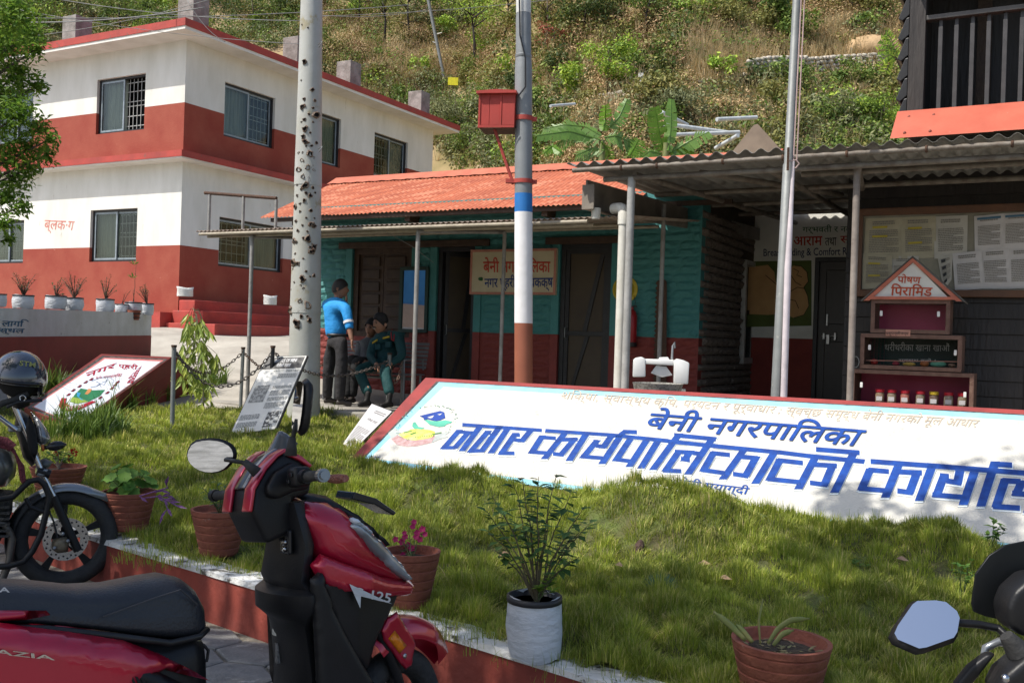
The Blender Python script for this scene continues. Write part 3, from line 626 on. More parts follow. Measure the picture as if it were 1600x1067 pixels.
gut = MB(); A0,A1 = FA(3.0,-2.5,0),FA(3.62,2.45,0); dv = (A1 - A0); L_ = dv.length; gf = Fr(A0,dv.normalized(),Vector((-dv.normalized().y,dv.normalized().x,0)))
gut.prism(gf,[(0,3.05),(.45,3.03),(L_,3.2),(L_,3.38),(0,3.36)],-.012,.012); gut.build('fascia_board',mat('dusty_beige_metal',(.22,.19,.155),.6,(.13,.11,.09),4,8),bc)
mb = MB(); mb.box(gf,(-.02,.5),(-.10,.02),(3.03,3.05)); mb.box(gf,(-.04,-.02),(-.12,.03),(3.03,3.30)); mb.build('gutter_box',mat('dusty_beige_metal',(.2,.2,.2)),bc)
dp = thing('drain_pipe','white plastic drainpipe with elbow standing beside the grey canopy post','drainpipe',tuple(FA(3.42,-2.45,.6)))
M_PVC = mat('dirty_white_plastic',(.62,.61,.56),.45,(.48,.46,.40),5,8)
pipe('pipe',[FA(3.43,-2.45,.6),FA(3.43,-2.45,3.02)],.052,dp,M_PVC,16)
P = [FA(3.43,-2.45,2.86),FA(3.43,-2.45,2.98),FA(3.41,-2.42,3.03),FA(3.36,-2.38,3.05),FA(3.26,-2.34,3.05)]; pipe('elbow',P,.062,dp,M_PVC,16)
mb = MB(); mb.lathe(Fr(FA(3.10,-2.45,2.93)),[(.045,0),(.05,.01),(.055,.12),(.03,.12)],14); o = mb.build('drain_spout',M_PVC,bc,smooth=True,auto=40)
tb = thing('leaning_sheet','dull brown triangular metal sheet sticking up behind the canopy edge','metal sheet',tuple(FA(5.0,-1.2,3.5)))
a,b,c = (onp(*q,FA(0,-1.4,0),DY) for q in ((1140,243),(1184,194),(1224,238))); b2 = onp(1178,196,FA(0,-1.4,0),DY)
mb = MB(); mb.prism(FA,[(FA.inv(q).x,q.z) for q in (a,b2,b,c)],-1.41,-1.395); mb.build('sheet',mat('brown_board',(.22,.165,.12),.7,(.15,.11,.08),5,7,spots=(.3,.08,.05),sp_scale=6,sp_lo=.7),tb)
r2 = thing('rear_tin_roof','rusty corrugated roof edge behind the big canopy, left of the wooden balcony','roof',tuple(FA(5.5,.5,3.7)))
mb = MB(); corr(mb,FA,4.75,6.2,-.6,1.6,lambda n: 3.80 + (n + .6) * .25,pitch=.1,amp=.014); mb.build('roof_sheet',mat('rusty_tin',(.22,.12,.09),.7,(.14,.09,.07),6,7),r2,smooth=True,auto=50)
mb = MB(); mb.box(FA,(4.8,6.2),(-.5,-.42),(3.62,3.74)); mb.build('beam',mat('brown_board',(.2,.2,.2)),r2)
# ------------------------------------------------------------------ dark wooden building
wb = thing('wooden_building','dark timber building with slatted upstairs balcony at the right edge','building',tuple(FA(7,-.6,.6)))
pm = []
z = .62; k = 0
while z < 3.62:
    for s0,s1 in ((5.45,7.3),(7.31,9.3)):
        mb = MB(); h = .165; V = [FA(s0,-.6,z),FA(s1,-.6,z),FA(s1,-.625,z + .005),FA(s0,-.625,z + .005)]
        mb.prism(Fr(FA(0,0,0),DY,DX),[(-.60,z),(-.632,z),(-.612,z + h - .008),(-.60,z + h - .008)],s0,s1); mb.build('wall_plank',M_DARKW,wb)
    z += .168
mb = MB(); mb.box(FA,(5.45,9.3),(-.598,-.5),(.6,3.62)); mb.box(FA,(5.45,5.55),(-.499,2.49),(.6,3.62)); mb.build('wall',M_DARKW,wb)
mb = MB(); mb.prism(Fr(FA(0,0,0),DY,DX),[(-1.30,4.10),(-1.78,3.75),(-1.79,3.74),(-1.315,4.12)],6.05,7.0); mb.build('flashing_sheet',mat('salmon_tin',(.48,.115,.07),.6,(.40,.09,.055),3,8,bump=.2,spots=(.62,.45,.38),sp_scale=9,sp_lo=.69),wb,label='salmon red metal flashing below the balcony')
mb = MB(); mb.prism(Fr(FA(0,0,0),DY,DX),[(-1.30,4.10),(-1.775,3.755),(-1.785,3.745),(-1.312,4.122)],7.0,9.3); mb.build('flashing_sheet',mat('salmon_tin',(.5,.2,.1)),wb)
for s in (6.18,6.42):
    for q in (.25,.9): mb = MB(); p = FA(s,-1.31 - .46 * q,4.115 - .35 * q); mb.ball(p,.018,8,(1,.6,1)); mb.build('bolt',mat('bolt_brown',(.25,.07,.05),.5),wb,smooth=True)
mb = MB(); mb.box(FA,(6.14,6.30),(-1.30,-1.14),(4.08,6.1)); mb.build('corner_post',M_DARKW,wb,bevel=.006)
mb = MB(); mb.box(FA,(6.14,9.3),(-1.25,-1.13),(4.0,4.09)); mb.build('sill_beam',M_DARKW,wb)
mb = MB(); mb.box(FA,(6.30,9.3),(-1.29,-1.18),(5.065,5.115)); mb.build('handrail',mat('worn_grey_rail',(.09,.085,.08),.5,(.05,.047,.045),5,6),wb,bevel=.006)
bal0 = None
for i in range(19):
    s = 6.42 + i * .152
    if bal0 is None:
        mb = MB(); mb.box(Fr(FA(s,-1.25,4.09),DX,DY),(0,.042),(0,.045),(0,.90)); mb.box(Fr(FA(s,-1.25,4.09),DX,DY),(.004,.038),(.01,.035),(.90,.975)); bal0 = mb.build('baluster',mat('charcoal_baluster',(.055,.052,.052),.45,(.035,.033,.033),6,6),wb,bevel=.003)
    else: o = bal0.copy(); COL.objects.link(o); o.location = bal0.location + DX * (i * .152); ORIG[o.name] = ORIG[bal0.name]
mb = MB(); mb.box(FA,(6.2,9.3),(.2,.25),(4.0,6.3)); mb.box(FA,(6.14,9.3),(-1.2,.2),(3.9,3.99)); mb.box(FA,(6.16,6.2),(-1.13,2.4),(4.0,6.3)); mb.build('upper_wall',M_DARKW,wb)
mb = MB(); mb.box(FA,(5.9,9.5),(-1.9,2.6),(6.1,6.18)); mb.build('roof',M_DARKW,wb)  # unseen overhanging slab, added to keep the balcony interior in shade
mb = MB(); mb.box(FA,(6.7,6.85),(.1,.18),(4.0,6.1)); mb.box(FA,(7.2,7.25),(.1,.18),(4.0,6.1)); mb.build('inner_frame',M_WOOD,wb)
for i in range(10):
    z = 4.02 + i * .215; mb = MB(); mb.prism(FA,[(6.135,z + .25),(6.10,z + .24),(6.02,z + .03),(6.06,z),(6.135,z + .06)],-1.26,2.3); mb.build('shingle_board',M_BLACK,wb,bevel=.008)
# ------------------------------------------------------------------ rest room wall with mural and door
rw = thing('rest_room','white and dark red wall with green mural and black door under the canopy','building',tuple(FA(4.5,2.5,.6)))
mb = MB(); wall_cells(mb,FA,3.54,5.44,.3,1.73,2.5,2.7,[(4.46,5.34,.6,2.93)],'x'); mb.build('red_wall',mat('maroon_wall',(.27,.045,.032),.75,(.21,.035,.027),4,7),rw)
mb = MB(); wall_cells(mb,FA,3.54,5.44,1.73,3.62,2.5,2.7,[(4.46,5.34,.6,2.93)],'x'); mb.build('white_wall',mat('dull_white_wall',(.78,.77,.70),.85,(.66,.65,.58),3,7),rw)
frame(FA,4.46,5.34,.6,2.93,.06,2.46,2.56,'door_frame',M_BLACK,rw)
mb = MB(); mb.box(FA,(4.52,5.28),(2.52,2.56),(.6,2.87)); d = mb.build('door',mat('dark_carved_door',(.022,.016,.014),.4,(.03,.022,.018),5,5),rw)
for a,b,c,e in ((4.62,5.18,1.95,2.75),(4.62,5.18,.75,1.7)):
    mb = MB(); mb.box(FA,(a,b),(2.50,2.52),(c,e)); mb.build('door_panel',mat('dark_carved_door',(0,0,0)),d,bevel=.015)
mb = MB(); mb.tube([FA(4.58,2.50,1.78),FA(4.80,2.50,1.78)],.014,8); mb.box(FA,(4.60,4.63),(2.47,2.51),(1.73,1.82)); mb.box(FA,(4.76,4.79),(2.47,2.51),(1.72,1.83)); mb.box(FA,(4.655,4.70),(2.46,2.49),(1.66,1.80)); mb.build('latch',mat('dull_chrome',(.4,.4,.4),.35,metal=.8),d,bevel=.003)
mb = MB(); mb.box(FA,(4.64,4.665),(2.485,2.51),(1.93,2.1)); mb.build('door_handle',mat('dull_chrome',(.4,.4,.4)),d,bevel=.003)
PM = FA(4,2.495,2); pf2 = pxplane(PM,-DY)
def blob(outline,m,name,parent,fn,lift=.001):
    mb = MB(); mb.add([fn(x,y,lift) for x,y in outline],[tuple(range(len(outline)))]); return mb.build(name,m,parent)
def stroke(pts,w,fn,mb,lift=.002,closed=False):       # flat brush stroke w in the same units as pts
    P = [Vector(p) for p in pts]; V = []
    for i,p in enumerate(P):
        a = P[max(i - 1,0)]; b = P[min(i + 1,len(P) - 1)]; d = (b - a).normalized(); n = Vector((-d.y,d.x)) * w * .5; V += [fn(*(p + n),lift),fn(*(p - n),lift)]
    return mb.add(V,[(2 * i,2 * i + 2,2 * i + 3,2 * i + 1) for i in range(len(P) - 1)])
M_SKIN_P = mat('tan_mural_paint',(.62,.37,.16),.8,(.54,.31,.13),5,5); M_LINE = mat('mural_outline',(.05,.035,.02),.8)
mu = blob([(1150,409),(1268,407),(1268,509),(1150,511)],mat('green_mural_paint',(.12,.16,.04),.8,(.09,.12,.03),4,5),'mural',rw,pf2,.001)
blob([(1232,458),(1226,440),(1230,424),(1240,415),(1252,416),(1261,425),(1263,440),(1256,449),(1262,462),(1264,478),(1256,492),(1240,497),(1228,490),(1200,492),(1150,490),(1150,420),(1200,414),(1210,425),(1212,440),(1220,452)],M_SKIN_P,'mural_figure',rw,pf2,.002)
ml = MB()
for s in ([(1242,415),(1252,416),(1261,425),(1263,440),(1256,449)],[(1230,424),(1234,440),(1232,458)],[(1236,430),(1243,441),(1252,446)],[(1218,452),(1234,456),(1246,449),(1257,451)],[(1256,449),(1262,462),(1264,478),(1256,492),(1240,497)],[(1225,466),(1243,470),(1248,482)],[(1196,430),(1214,445),(1228,454)],[(1240,420),(1248,424),(1245,430),(1253,433)]): stroke(s,1.1,pf2,ml,.003)
ml.build('mural_lines',M_LINE,rw)
rs = rw
letters('गर्भवती र नव आमा',[(1254,352),(1362,350),(1362,366),(1254,366)],pf2,mat('green_lettering',(.03,.12,.03),.8),rs,bold=.02)
letters('आराम',[(1240,370),(1285,369),(1285,384),(1240,384)],pf2,M_RLET,rs,bold=.04)
letters('तथा',[(1289,372),(1307,371),(1307,384),(1289,384)],pf2,mat('black_lettering',(.02,.02,.02),.8),rs,bold=.02)
letters('स्तन',[(1313,369),(1350,368),(1350,384),(1313,384)],pf2,M_RLET,rs,bold=.04)
letters('Breastfeeding & Comfort Room',[(1193,389),(1345,386),(1345,402),(1193,404)],pf2,mat('navy_lettering',(.015,.03,.10),.8),rs,bold=.02)
# ------------------------------------------------------------------ poles
def leanpole(px_top,px_bot,Y,zb):
    a = at(*px_bot,Y); b = at(*px_top,Y); d = (b - a) / (b.z - a.z); base = a + d * (zb - a.z); return base,d
base,d = leanpole((487,0),(475,600),12.3,.5)
p1 = thing('steel_pole','tall thick grey steel pole pitted with jagged rusty holes','pole',tuple(base))
M_P1 = mat('pole_grey_paint',(.42,.43,.41),.6,(.34,.335,.29),2.2,9,bump=.15,spots=(.30,.27,.18),sp_scale=3.2,sp_lo=.60)
def R1(z): return .205 - .0135 * (z - .5)
f1 = Fr(base,(1,0,0),(0,1,0),d)
mb = MB(); mb.lathe(f1,[(R1(.5 + h) + (0.006 if k in (3,7) else 0),h) for k,h in enumerate((0,1.3,1.32,1.32,2.2,2.9,2.91,2.91,4.0,5.6,6.5))],40); mb.build('shaft',M_P1,p1,smooth=True,auto=40)
holes = [(470,36),(480,42),(475,95),(469,124),(487,139),(474,154),(490,156),(488,168),(471,166),(482,178),(470,190),(476,201),(484,207),(473,213),(492,222),(478,228),(484,240),(465,238),(471,250),(480,262),(487,258),(466,264),(473,276),(482,278),(463,288),(470,296),(478,302),(488,292),(484,305),(468,318),(475,313),(460,322),(485,328),(468,330),(478,340),(461,345),(486,350),(472,352),(465,360),(480,362),(459,376),(484,386),(460,396),(481,373),(458,410),(488,395),(466,411),(474,404),(456,420),(478,424),(484,432),(473,436),(470,446),(474,450),(459,441),(453,452),(469,470),(480,477),(477,484),(467,486),(480,494),(483,500),(471,494),(464,505),(467,512),(487,393),(489,386),(476,290),(491,300),(463,305),(489,246),(475,186),(492,178),(488,190),(472,238),(452,485),(474,372),(465,412),(489,430),(477,222),(486,227),(489,352),(490,340),(484,262),(489,265),(482,282)]
hm = mat('jagged_rust_rim',(.10,.05,.03),.85,(.30,.25,.2),30,5,bump=.8)
inner = MB()
hob = []
for k,(px,py) in enumerate(holes):
    q = at(px,py,12.3 - .18); h = (q.z - base.z); cen = f1(0,0,h); R = R1(q.z); 
    t = (q.x - cen.x) / R; t = max(-.93,min(.93,t)); th = math.asin(t); rad = Vector((math.sin(th),-math.cos(th),0)); tang = Vector((math.cos(th),math.sin(th),0)); ctr = cen + rad * R
    big = random.random() ** 2; s = (.013 + .032 * big) * (.7 if py < 130 else 1); mb = MB(); V = []; n = 9
    ph = [random.uniform(.6,1.35) for _ in range(n)]
    for lvl,(rr,out) in enumerate(((1.25,.0008),(1.05,.010 * (.4 + big)),(.8,.016 * (.4 + big)),(.75,.004))):
        for i in range(n):
            a = 2 * math.pi * i / n; V.append(ctr + tang * math.cos(a) * s * rr * ph[i] + Vector((0,0,1)) * math.sin(a) * s * rr * ph[i] + rad * (out * (1 + (ph[(i + 3) % n] - 1) * 1.5)))
    mb.add(V,[(l * n + i,l * n + (i + 1) % n,(l + 1) * n + (i + 1) % n,(l + 1) * n + i) for l in range(3) for i in range(n)]); mb.build('burst_hole',hm,p1)
    inner.add([ctr + tang * math.cos(2 * math.pi * i / n) * s * ph[i] * .95 + Vector((0,0,1)) * math.sin(2 * math.pi * i / n) * s * ph[i] * .95 + rad * .0035 for i in range(n)],[tuple(range(n))])
inner.build('hole_voids',mat('black_hole',(.006,.005,.005),.9),p1)
for px,py in ((497,70),(497,233)): 
    q = at(px,py,12.1); pipe('step_bolt',[q,q + Vector((.06,-.06,.02)),q + Vector((.05,-.1,-.03)),q + Vector((.02,-.05,-.05))],.006,p1,M_GALV,5)
# painted pole
base,d = leanpole((818,0),(818,592),11.0,.5)
p2 = thing('painted_pole','metal pole banded brown, white and blue, standing before the stone office','pole',tuple(base))
f2 = Fr(base,(1,0,0),(0,1,0),d)
def zof(py): return at(818,py,11).z - base.z
def seg(z0,z1,r0,r1,m,name): mb = MB(); mb.lathe(f2,[(r0,z0),(r1,z1)],28); return mb.build(name,m,p2,smooth=True,auto=40)
z5,z4,z3,z2,z1 = zof(505),zof(332),zof(303),zof(110),zof(98)
seg(0,z5,.102,.102,mat('terracotta_paint',(.30,.10,.055),.6,(.25,.08,.045),3,7),'brown_band'); seg(z5,z4,.1018,.1005,mat('chalk_white',(.74,.73,.74),.7,(.66,.65,.65),3,7,bump=.2),'white_band')
seg(z4,z3,.1005,.1,mat('bright_blue_paint',(.02,.17,.48),.6,(.015,.12,.36),5,6),'blue_band')
mb = MB(); mb.lathe(f2,[(.0995,z3),(.097,z2),(.093,z1),(.088,z1 + .06),(.088,zof(92)),(.094,zof(91)),(.094,zof(87)),(.087,zof(86)),(.086,zof(30)),(.082,zof(22)),(.080,zof(-60))],28); mb.build('shaft',mat('pole_blue_grey',(.24,.255,.265),.55,(.19,.20,.205),3,8,metal=.2,bump=.1),p2,smooth=True,auto=40)
seg(zof(22),zof(-20),.084,.084,mat('tape_white',(.6,.6,.58),.6),'tape_wrap')
for py,h in ((186,.05),(284,.045)):
    z = zof(py); mb = MB(); mb.lathe(f2,[(.101,z - h / 2),(.112,z - h / 2),(.112,z + h / 2),(.101,z + h / 2)],28); q = f2(0,0,z); mb.box(Fr(q),(-.2,-.1),(-.04,.04),(-.022,.022)); mb.box(Fr(q),(.1,.15),(-.03,.03),(-.02,.02)); mb.build('clamp_band',M_REDT,p2,smooth=True,auto=30)
pipe('cable',[f2(-.05,-.10,zof(-20)),f2(-.04,-.10,zof(60)),f2(.02,-.11,zof(95)),f2(.02,-.115,zof(140)),f2(-.06,-.12,zof(155))],.009,p2,M_BLACK,6)
bx = thing('red_box','red painted metal box hung on the painted pole by a strut','box',tuple(at(775,200,11)))
a = at(748,200,10.95); fb = Fr(a,Vector((.985,-.17,0)),Vector((.17,.985,0))); w_ = (804 - 748) * 11 / FPX; h_ = (192 - 140) * 11 / FPX
M_RB = mat('red_box_paint',(.40,.045,.035),.55,(.32,.04,.03),4,7,spots=(.10,.05,.04),sp_scale=12,sp_lo=.68)
def bpan(q): mb = MB(); mb.box(fb,*q); return mb.build('panel',M_RB,bx,bevel=.003)
for x0,x1 in ((.0,.115),(.118,.235)): bpan(((x0,x1),(0,.012),(.03,h_)))
bpan(((.255,w_),(-.005,.007),(.03,h_))); bpan(((0,.012),(.014,.34),(.03,h_))); bpan(((w_ - .012,w_),(.014,.34),(.03,h_))); bpan(((0,w_),(.342,.354),(.03,h_)))
mb = MB(); mb.box(fb,(.236,.254),(-.012,.01),(.0,h_)); mb.box(fb,(-.008,.012),(-.01,-.001),(0,h_)); mb.box(fb,(-.01,w_),(-.014,-.011),(0,.028)); mb.build('corner_strip',M_RB,bx)
mb = MB(); mb.prism(fb,[(-.03,h_ + .002),(w_ + .02,h_ + .002),(w_ + .02,h_ + .03),(w_ / 2,h_ + .045),(-.03,h_ + .03)],-.05,.39); mb.build('lid',M_RB,bx)
mb = MB(); mb.box(fb,(0,w_),(.01,.35),(.0,.025)); mb.build('floor',M_RUST,bx)
pipe('strut',[at(772,200,11.0),at(802,288,11.0)],.018,bx,M_REDT,6)
# flag pole
base,d = leanpole((1245,0),(1213,615),8.75,.45)
p3 = thing('flag_pole','slim galvanised flagpole with two hoisting ropes, right of centre','pole',tuple(base)); f3 = Fr(base,(1,0,0),(0,1,0),d)
mb = MB(); mb.lathe(f3,[(.048,0),(.046,2.75),(.038,2.76),(.034,5.5)],18); mb.build('shaft',M_GALV,p3,smooth=True,auto=40)
q = at(1233,250,8.7); mb = MB(); mb.box(Fr(q),(-.03,-.012),(-.05,-.03),(-.1,.1)); mb.build('rusty_plate',M_RUST,p3)
cl = at(1243,256,8.68); pipe('cleat',[cl + Vector((-.06,0,.02)),cl + Vector((0,-.01,.03)),cl + Vector((.03,-.01,0)),cl + Vector((.0,-.01,-.04)),cl + Vector((-.03,0,-.03))],.007,p3,mat('pink_rope',(.50,.36,.33),.8),6)
for a,b in (((1252,0),(1240,250)),((1257,0),(1245,250))): pipe('rope',[at(*a,8.68),at(*b,8.68)],.006,p3,mat('pink_rope',(.5,.36,.33)),6)
pipe('rope_bundle',[at(1240,250,8.68),at(1231,420,8.68),at(1224,640,8.68)],[.012,.030,.030],p3,mat('pale_pink_plastic',(.62,.55,.57),.5),10)
# ------------------------------------------------------------------ big sloping sign on the lawn
A_,B_ = atz(545,722,.42),atz(1600,866,.36); C_ = at(665,590,9.9); P0,NS = plane3(A_,B_,C_)
if NS.dot(EYE - P0) < 0: NS = -NS
SF = lambda u,v,h=0.0: onp(u,v,P0,NS) + NS * h
bs = thing('sloping_sign','long sloping white concrete sign with big blue lettering and red border on the lawn','sign',tuple(A_))
MR = mat('sign_red_paint',(.30,.045,.040),.7,(.20,.035,.032),4,9,bump=.3,spots=(.45,.38,.34),sp_scale=14,sp_lo=.72)
MW = mat('sign_white_paint',(.57,.55,.49),.75,(.49,.475,.43),3,9,bump=.5,bscale=55,spots=(.44,.42,.38),sp_scale=7,sp_lo=.63)
MSB = mat('sky_blue_band',(.22,.52,.66),.7,(.30,.58,.68),6,8)
corn = [SF(545,720),SF(1760,890),SF(1760,649),SF(665,590)]
mb = MB(); lo = [Vector((p.x,p.y,.1)) for p in corn]; 
for k in (2,3): lo[k] = Vector((corn[k].x + DY.x * .25,corn[k].y + DY.y * .25,.1))
mb.add(corn + lo,[(0,1,2,3),(7,6,5,4),(0,4,5,1),(1,5,6,2),(2,6,7,3),(3,7,4,0)]); mb.build('slab',MR,bs)
def layer(pts,h,m,name,parent=bs,fn=SF):
    mb = MB(); top = [fn(x,y,h) for x,y in pts]; bot = [fn(x,y,h - .0015) for x,y in pts]; n = len(pts); mb.add(top + bot,[tuple(range(n))] + [(i,i + n,(i + 1) % n + n,(i + 1) % n) for i in range(n)]); return mb.build(name,m,parent)
layer([(682,596),(1755,656),(1755,888),(560,722.5)],.002,mat('black_line',(.03,.03,.03),.8,(.12,.10,.09),20,6),'black_line')
layer([(686,597.5),(1753,658.5),(1753,884),(564,722)],.004,MSB,'blue_band')
layer([(693,605),(1751,667),(1751,873),(578,716.5)],.006,MW,'white_face')
MBL = mat('royal_blue_paint',(.010,.065,.31),.5,(.007,.035,.19),14,7,bump=.1)
class LET:
    def __init__(s): s.w = []; s.b = []; s.k = 0
    def st(s,o,sc,pts,wd=None):
        pts = [(o[0] + x / sc,o[1] + y / sc) for x,y in pts]
        for (x0,y0),(x1,y1) in zip(pts,pts[1:]):
            dx,dy = x1 - x0,y1 - y0
            if abs(dx) > abs(dy) * 1.6: t = (wd or (2.6 + (x0 - 680) * .0019)); q = [(x0,y0 - t),(x1,y1 - t),(x1,y1 + t),(x0,y0 + t)]
            else: t = wd or (5.0 + (x0 - 680) * .0026); e = 2.4 / max(1,abs(dy)); q = [(x0 - t - dx * e,y0 - dy * e),(x0 + t - dx * e,y0 - dy * e),(x1 + t + dx * e,y1 + dy * e),(x1 - t + dx * e,y1 + dy * e)]
            s.w.append(q)
L1 = LET(); c1,k1 = (680,640),5.714; c2 = (940,640); c3,k3 = (1160,670),6.667; c4,k4 = (1330,690),5.926
for pts in ([(245,145),(955,197)],[(210,208),(350,222)],[(212,205),(85,350)],[(62,352),(185,352)],[(300,218),(185,348)],[(408,160),(252,370)],[(470,215),(325,382)],[(305,385),(425,380)],[(575,170),(420,380)],[(445,215),(500,222)],[(655,175),(510,388)],
            [(860,195),(780,290)],[(705,282),(800,290)],[(715,238),(760,242)],[(715,235),(600,400)],[(572,402),(712,404)],
            [(940,257),(1080,268)],[(955,255),(868,390)],[(848,390),(1010,400)],[(1165,218),(988,440)],[(1115,282),(1275,278)],[(1240,285),(1130,412)],[(1055,408),(1150,418)],[(1350,235),(1208,458)],
            [(1440,298),(1330,430)],[(1305,430),(1500,445)],[(1415,298),(1460,300)],[(1435,335),(1520,345)],[(1575,250),(1508,345)]): L1.st(c1,k1,pts)
for pts in ([(168,255),(15,485)],[(195,212),(318,216)],[(210,212),(160,250)],[(262,270),(135,458)],[(115,455),(270,474)],[(405,285),(258,510)],[(508,290),(362,525)],
            [(690,240),(470,538)],[(650,242),(1022,278)],[(990,275),(782,580)],[(690,392),(580,552)],[(548,555),(715,562)],[(655,388),(800,396)],[(790,392),(745,460)],[(710,452),(790,466)],[(815,400),(890,410)],
            [(985,402),(1148,420)],[(1000,402),(915,552)],[(888,552),(1100,582)],[(1272,372),(1092,622)],[(1225,432),(1400,447)],[(1378,445),(1290,602)],[(1175,588),(1310,608)],[(1545,395),(1382,662)]): L1.st(c2,k1,pts)
for pts in ([(370,345),(632,374)],[(392,345),(290,540)],[(262,540),(605,575)],[(762,310),(592,628)],[(740,388),(985,402)],[(940,400),(855,600)],[(705,578),(885,602)],[(1165,260),(968,668)],[(768,232),(1222,268)]): L1.st(c3,k3,pts)
for pts in ([(180,200),(700,238),(1700,318)],[(160,275),(350,292)],[(175,275),(100,450)],[(72,448),(315,468)],[(445,220),(322,520)],[(440,296),(655,306)],[(608,305),(540,490)],[(428,472),(570,492)],[(752,240),(636,552)],
            [(860,330),(792,510)],[(820,330),(905,338)],[(880,378),(1020,400)],[(1012,262),(985,395)],[(752,508),(1040,532)],[(1150,270),(1042,590)],[(1330,215),(1205,605)],[(1300,225),(1490,236)],[(1400,375),(1570,385)],[(1425,370),(1345,608)],[(1312,615),(1562,632)],[(1580,390),(1530,500)],[(1490,495),(1620,505)],[(1780,320),(1640,660)]): L1.st(c4,k4,pts)
L1.w.append([(853,672.5),(958,679.6),(958,685),(852,678)]); L1.w.append([(957,679.6),(1045,688.5),(1045,694.8),(957,685)]); L1.w.append([(1044,688.3),(1113,695.4),(1113,702),(1044,694.8)]); L1.w.append([(1112,695.3),(1218,705.8),(1218,712.5),(1112,702)]); L1.w.append([(1217,705.6),(1265,711.6),(1265,718.5),(1217,712.4)]); L1.w.append([(1264,711.5),(1352,720.3),(1350,727.4),(1264,718.4)])
wm,bm_ = MB(),MB()
for k,q in enumerate(L1.w):
    e = .0005 * (k % 8); qc = (sum(x for x,y in q) / 4,sum(y for x,y in q) / 4)
    top = [SF(x,y,.015 + e) for x,y in q]; V = [SF(x,y,.004) for x,y in q] + top; wm.add(V,[(4,5,6,7)] + [(i,(i + 1) % 4,(i + 1) % 4 + 4,i + 4) for i in range(4)])
    bm_.add([p + NS * .0006 for p in top],[(0,1,2,3)])
    q2 = [(x + (2.0 if x > qc[0] else -1.2),y + (1.8 if y > qc[1] else -.8)) for x,y in q]; V = [SF(x,y,.0065) for x,y in q2] + [SF(x,y,.0105 + e * .5) for x,y in q2]; wm.add(V,[(4,5,6,7)] + [(i,(i + 1) % 4,(i + 1) % 4 + 4,i + 4) for i in range(4)])
wm.build('letter_relief',mat('letter_edge_white',(.70,.74,.76),.7,(.60,.66,.70),10,6),bs,label='raised white edges of the blue block lettering'); bm_.build('lettering',MBL,bs,label='big blue block lettering')
letters('बेनी नगरपा' + 'ि' + 'लका',[(1024,638),(1362,664),(1338,700),(1004,671)],SF,MBL,bs,bold=.035,lift=.016)
letters('शिक्षा, स्वास्थ्य कृ' + 'ि' + 'ष, पर्यटन र पूर्वाधार : स्वच्छ समृद्ध बेनी नगरको मूल आधार',[(882,609),(1535,653),(1522,674),(874,628)],SF,mat('faint_beige_lettering',(.52,.44,.34),.8),bs,bold=-.006,lift=.010)
letters('बेनी म्याग्दी',[(1064,746),(1174,760),(1166,778),(1054,764)],SF,MBL,bs,bold=.03,lift=.010)
letters('६३',[(1132,776),(1156,779),(1150,794),(1126,791)],SF,MBL,bs,bold=.03,lift=.010)
letters('नगर पेन्टर',[(578,712),(596,714),(593,718),(574,716)],SF,MBL,bs,bold=.01,lift=.010)
LG = lambda x,y,h=0: SF(600 + x / 11.43,620 + y / 11.43,.008 + h)
def blobs(fn,parent,items,name='emblem'):
    for k,(pts,m) in enumerate(items):
        mb = MB(); mb.add([fn(x,y,.0004 * (k + 1)) for x,y in pts],[tuple(range(len(pts)))]); mb.build(name,m,parent)
blobs(LG,bs,[
 ([(130,760),(240,870),(420,900),(600,890),(850,830),(925,705),(850,735),(560,785),(330,735),(220,690)],mat('faded_maroon',(.36,.20,.19),.8,(.48,.36,.36),30,6)),
 ([(80,660),(200,560),(310,650),(140,760)],mat('ribbon_grey',(.42,.45,.43),.8)),([(920,710),(1060,655),(1200,630),(1105,690),(1160,725),(985,775),(860,830)],mat('ribbon_grey',(.4,.4,.4))),
 ([(270,680),(330,740),(450,780),(560,790),(700,770),(850,740),(910,690),(910,630),(800,600),(640,590),(480,590),(440,620),(350,640)],mat('emblem_yellow',(.62,.58,.06),.8,(.60,.55,.25),12,6)),
 ([(730,430),(820,510),(980,550),(1080,540),(1130,500),(1200,480),(1225,455),(1100,430),(950,450),(840,440),(780,420)],mat('emblem_green',(.10,.42,.30),.8)),
 ([(520,480),(510,540),(550,585),(680,595),(730,570),(620,550),(590,500),(560,460)],mat('emblem_green',(.1,.4,.3))),
 ([(640,355),(780,320),(1010,265),(1080,290),(1100,390),(1010,430),(930,445),(860,430),(780,410),(720,430),(710,390)],mat('emblem_navy',(.02,.06,.30),.8)),
 ([(780,380),(900,345),(870,390),(830,400)],MW),([(960,330),(1050,310),(1000,345)],MW)])
mb = MB()
for i in range(34):
    t = math.radians(-50 + i * 8.2); cx,cy = 760 + 520 * math.cos(t) * .98 + 60 * math.sin(-t),470 - 300 * math.sin(t) * .95 - 120 * math.cos(t)
    a = random.uniform(0,3.1); 
    for j in range(2): x,y = cx + random.uniform(-25,25),cy + random.uniform(-15,15); mb.add([LG(x,y,.003),LG(x + 26 * math.cos(a) + 4,y + 16 * math.sin(a),.003),LG(x + 50 * math.cos(a),y + 34 * math.sin(a),.003),LG(x + 22 * math.cos(a) - 4,y + 20 * math.sin(a) + 8,.003)],[(0,1,2,3)])
mb.build('emblem_wreath',mat('wreath_green',(.10,.26,.20),.8),bs,kind='stuff')
mb = MB()
for x0,x1,y in ((470,560,690),(560,880,740),(860,1010,690),(350,480,660)):
    for i in range(9): t = i / 8; x = x0 + (x1 - x0) * t; mb.add([LG(x,y - 30 * t,.0035),LG(x + 16,y - 22 - 30 * t,.0035),LG(x + 24,y + 4 - 30 * t,.0035)],[(0,1,2)])
mb.build('emblem_leaves',mat('emblem_leaf',(.05,.25,.06),.8),bs,kind='stuff')
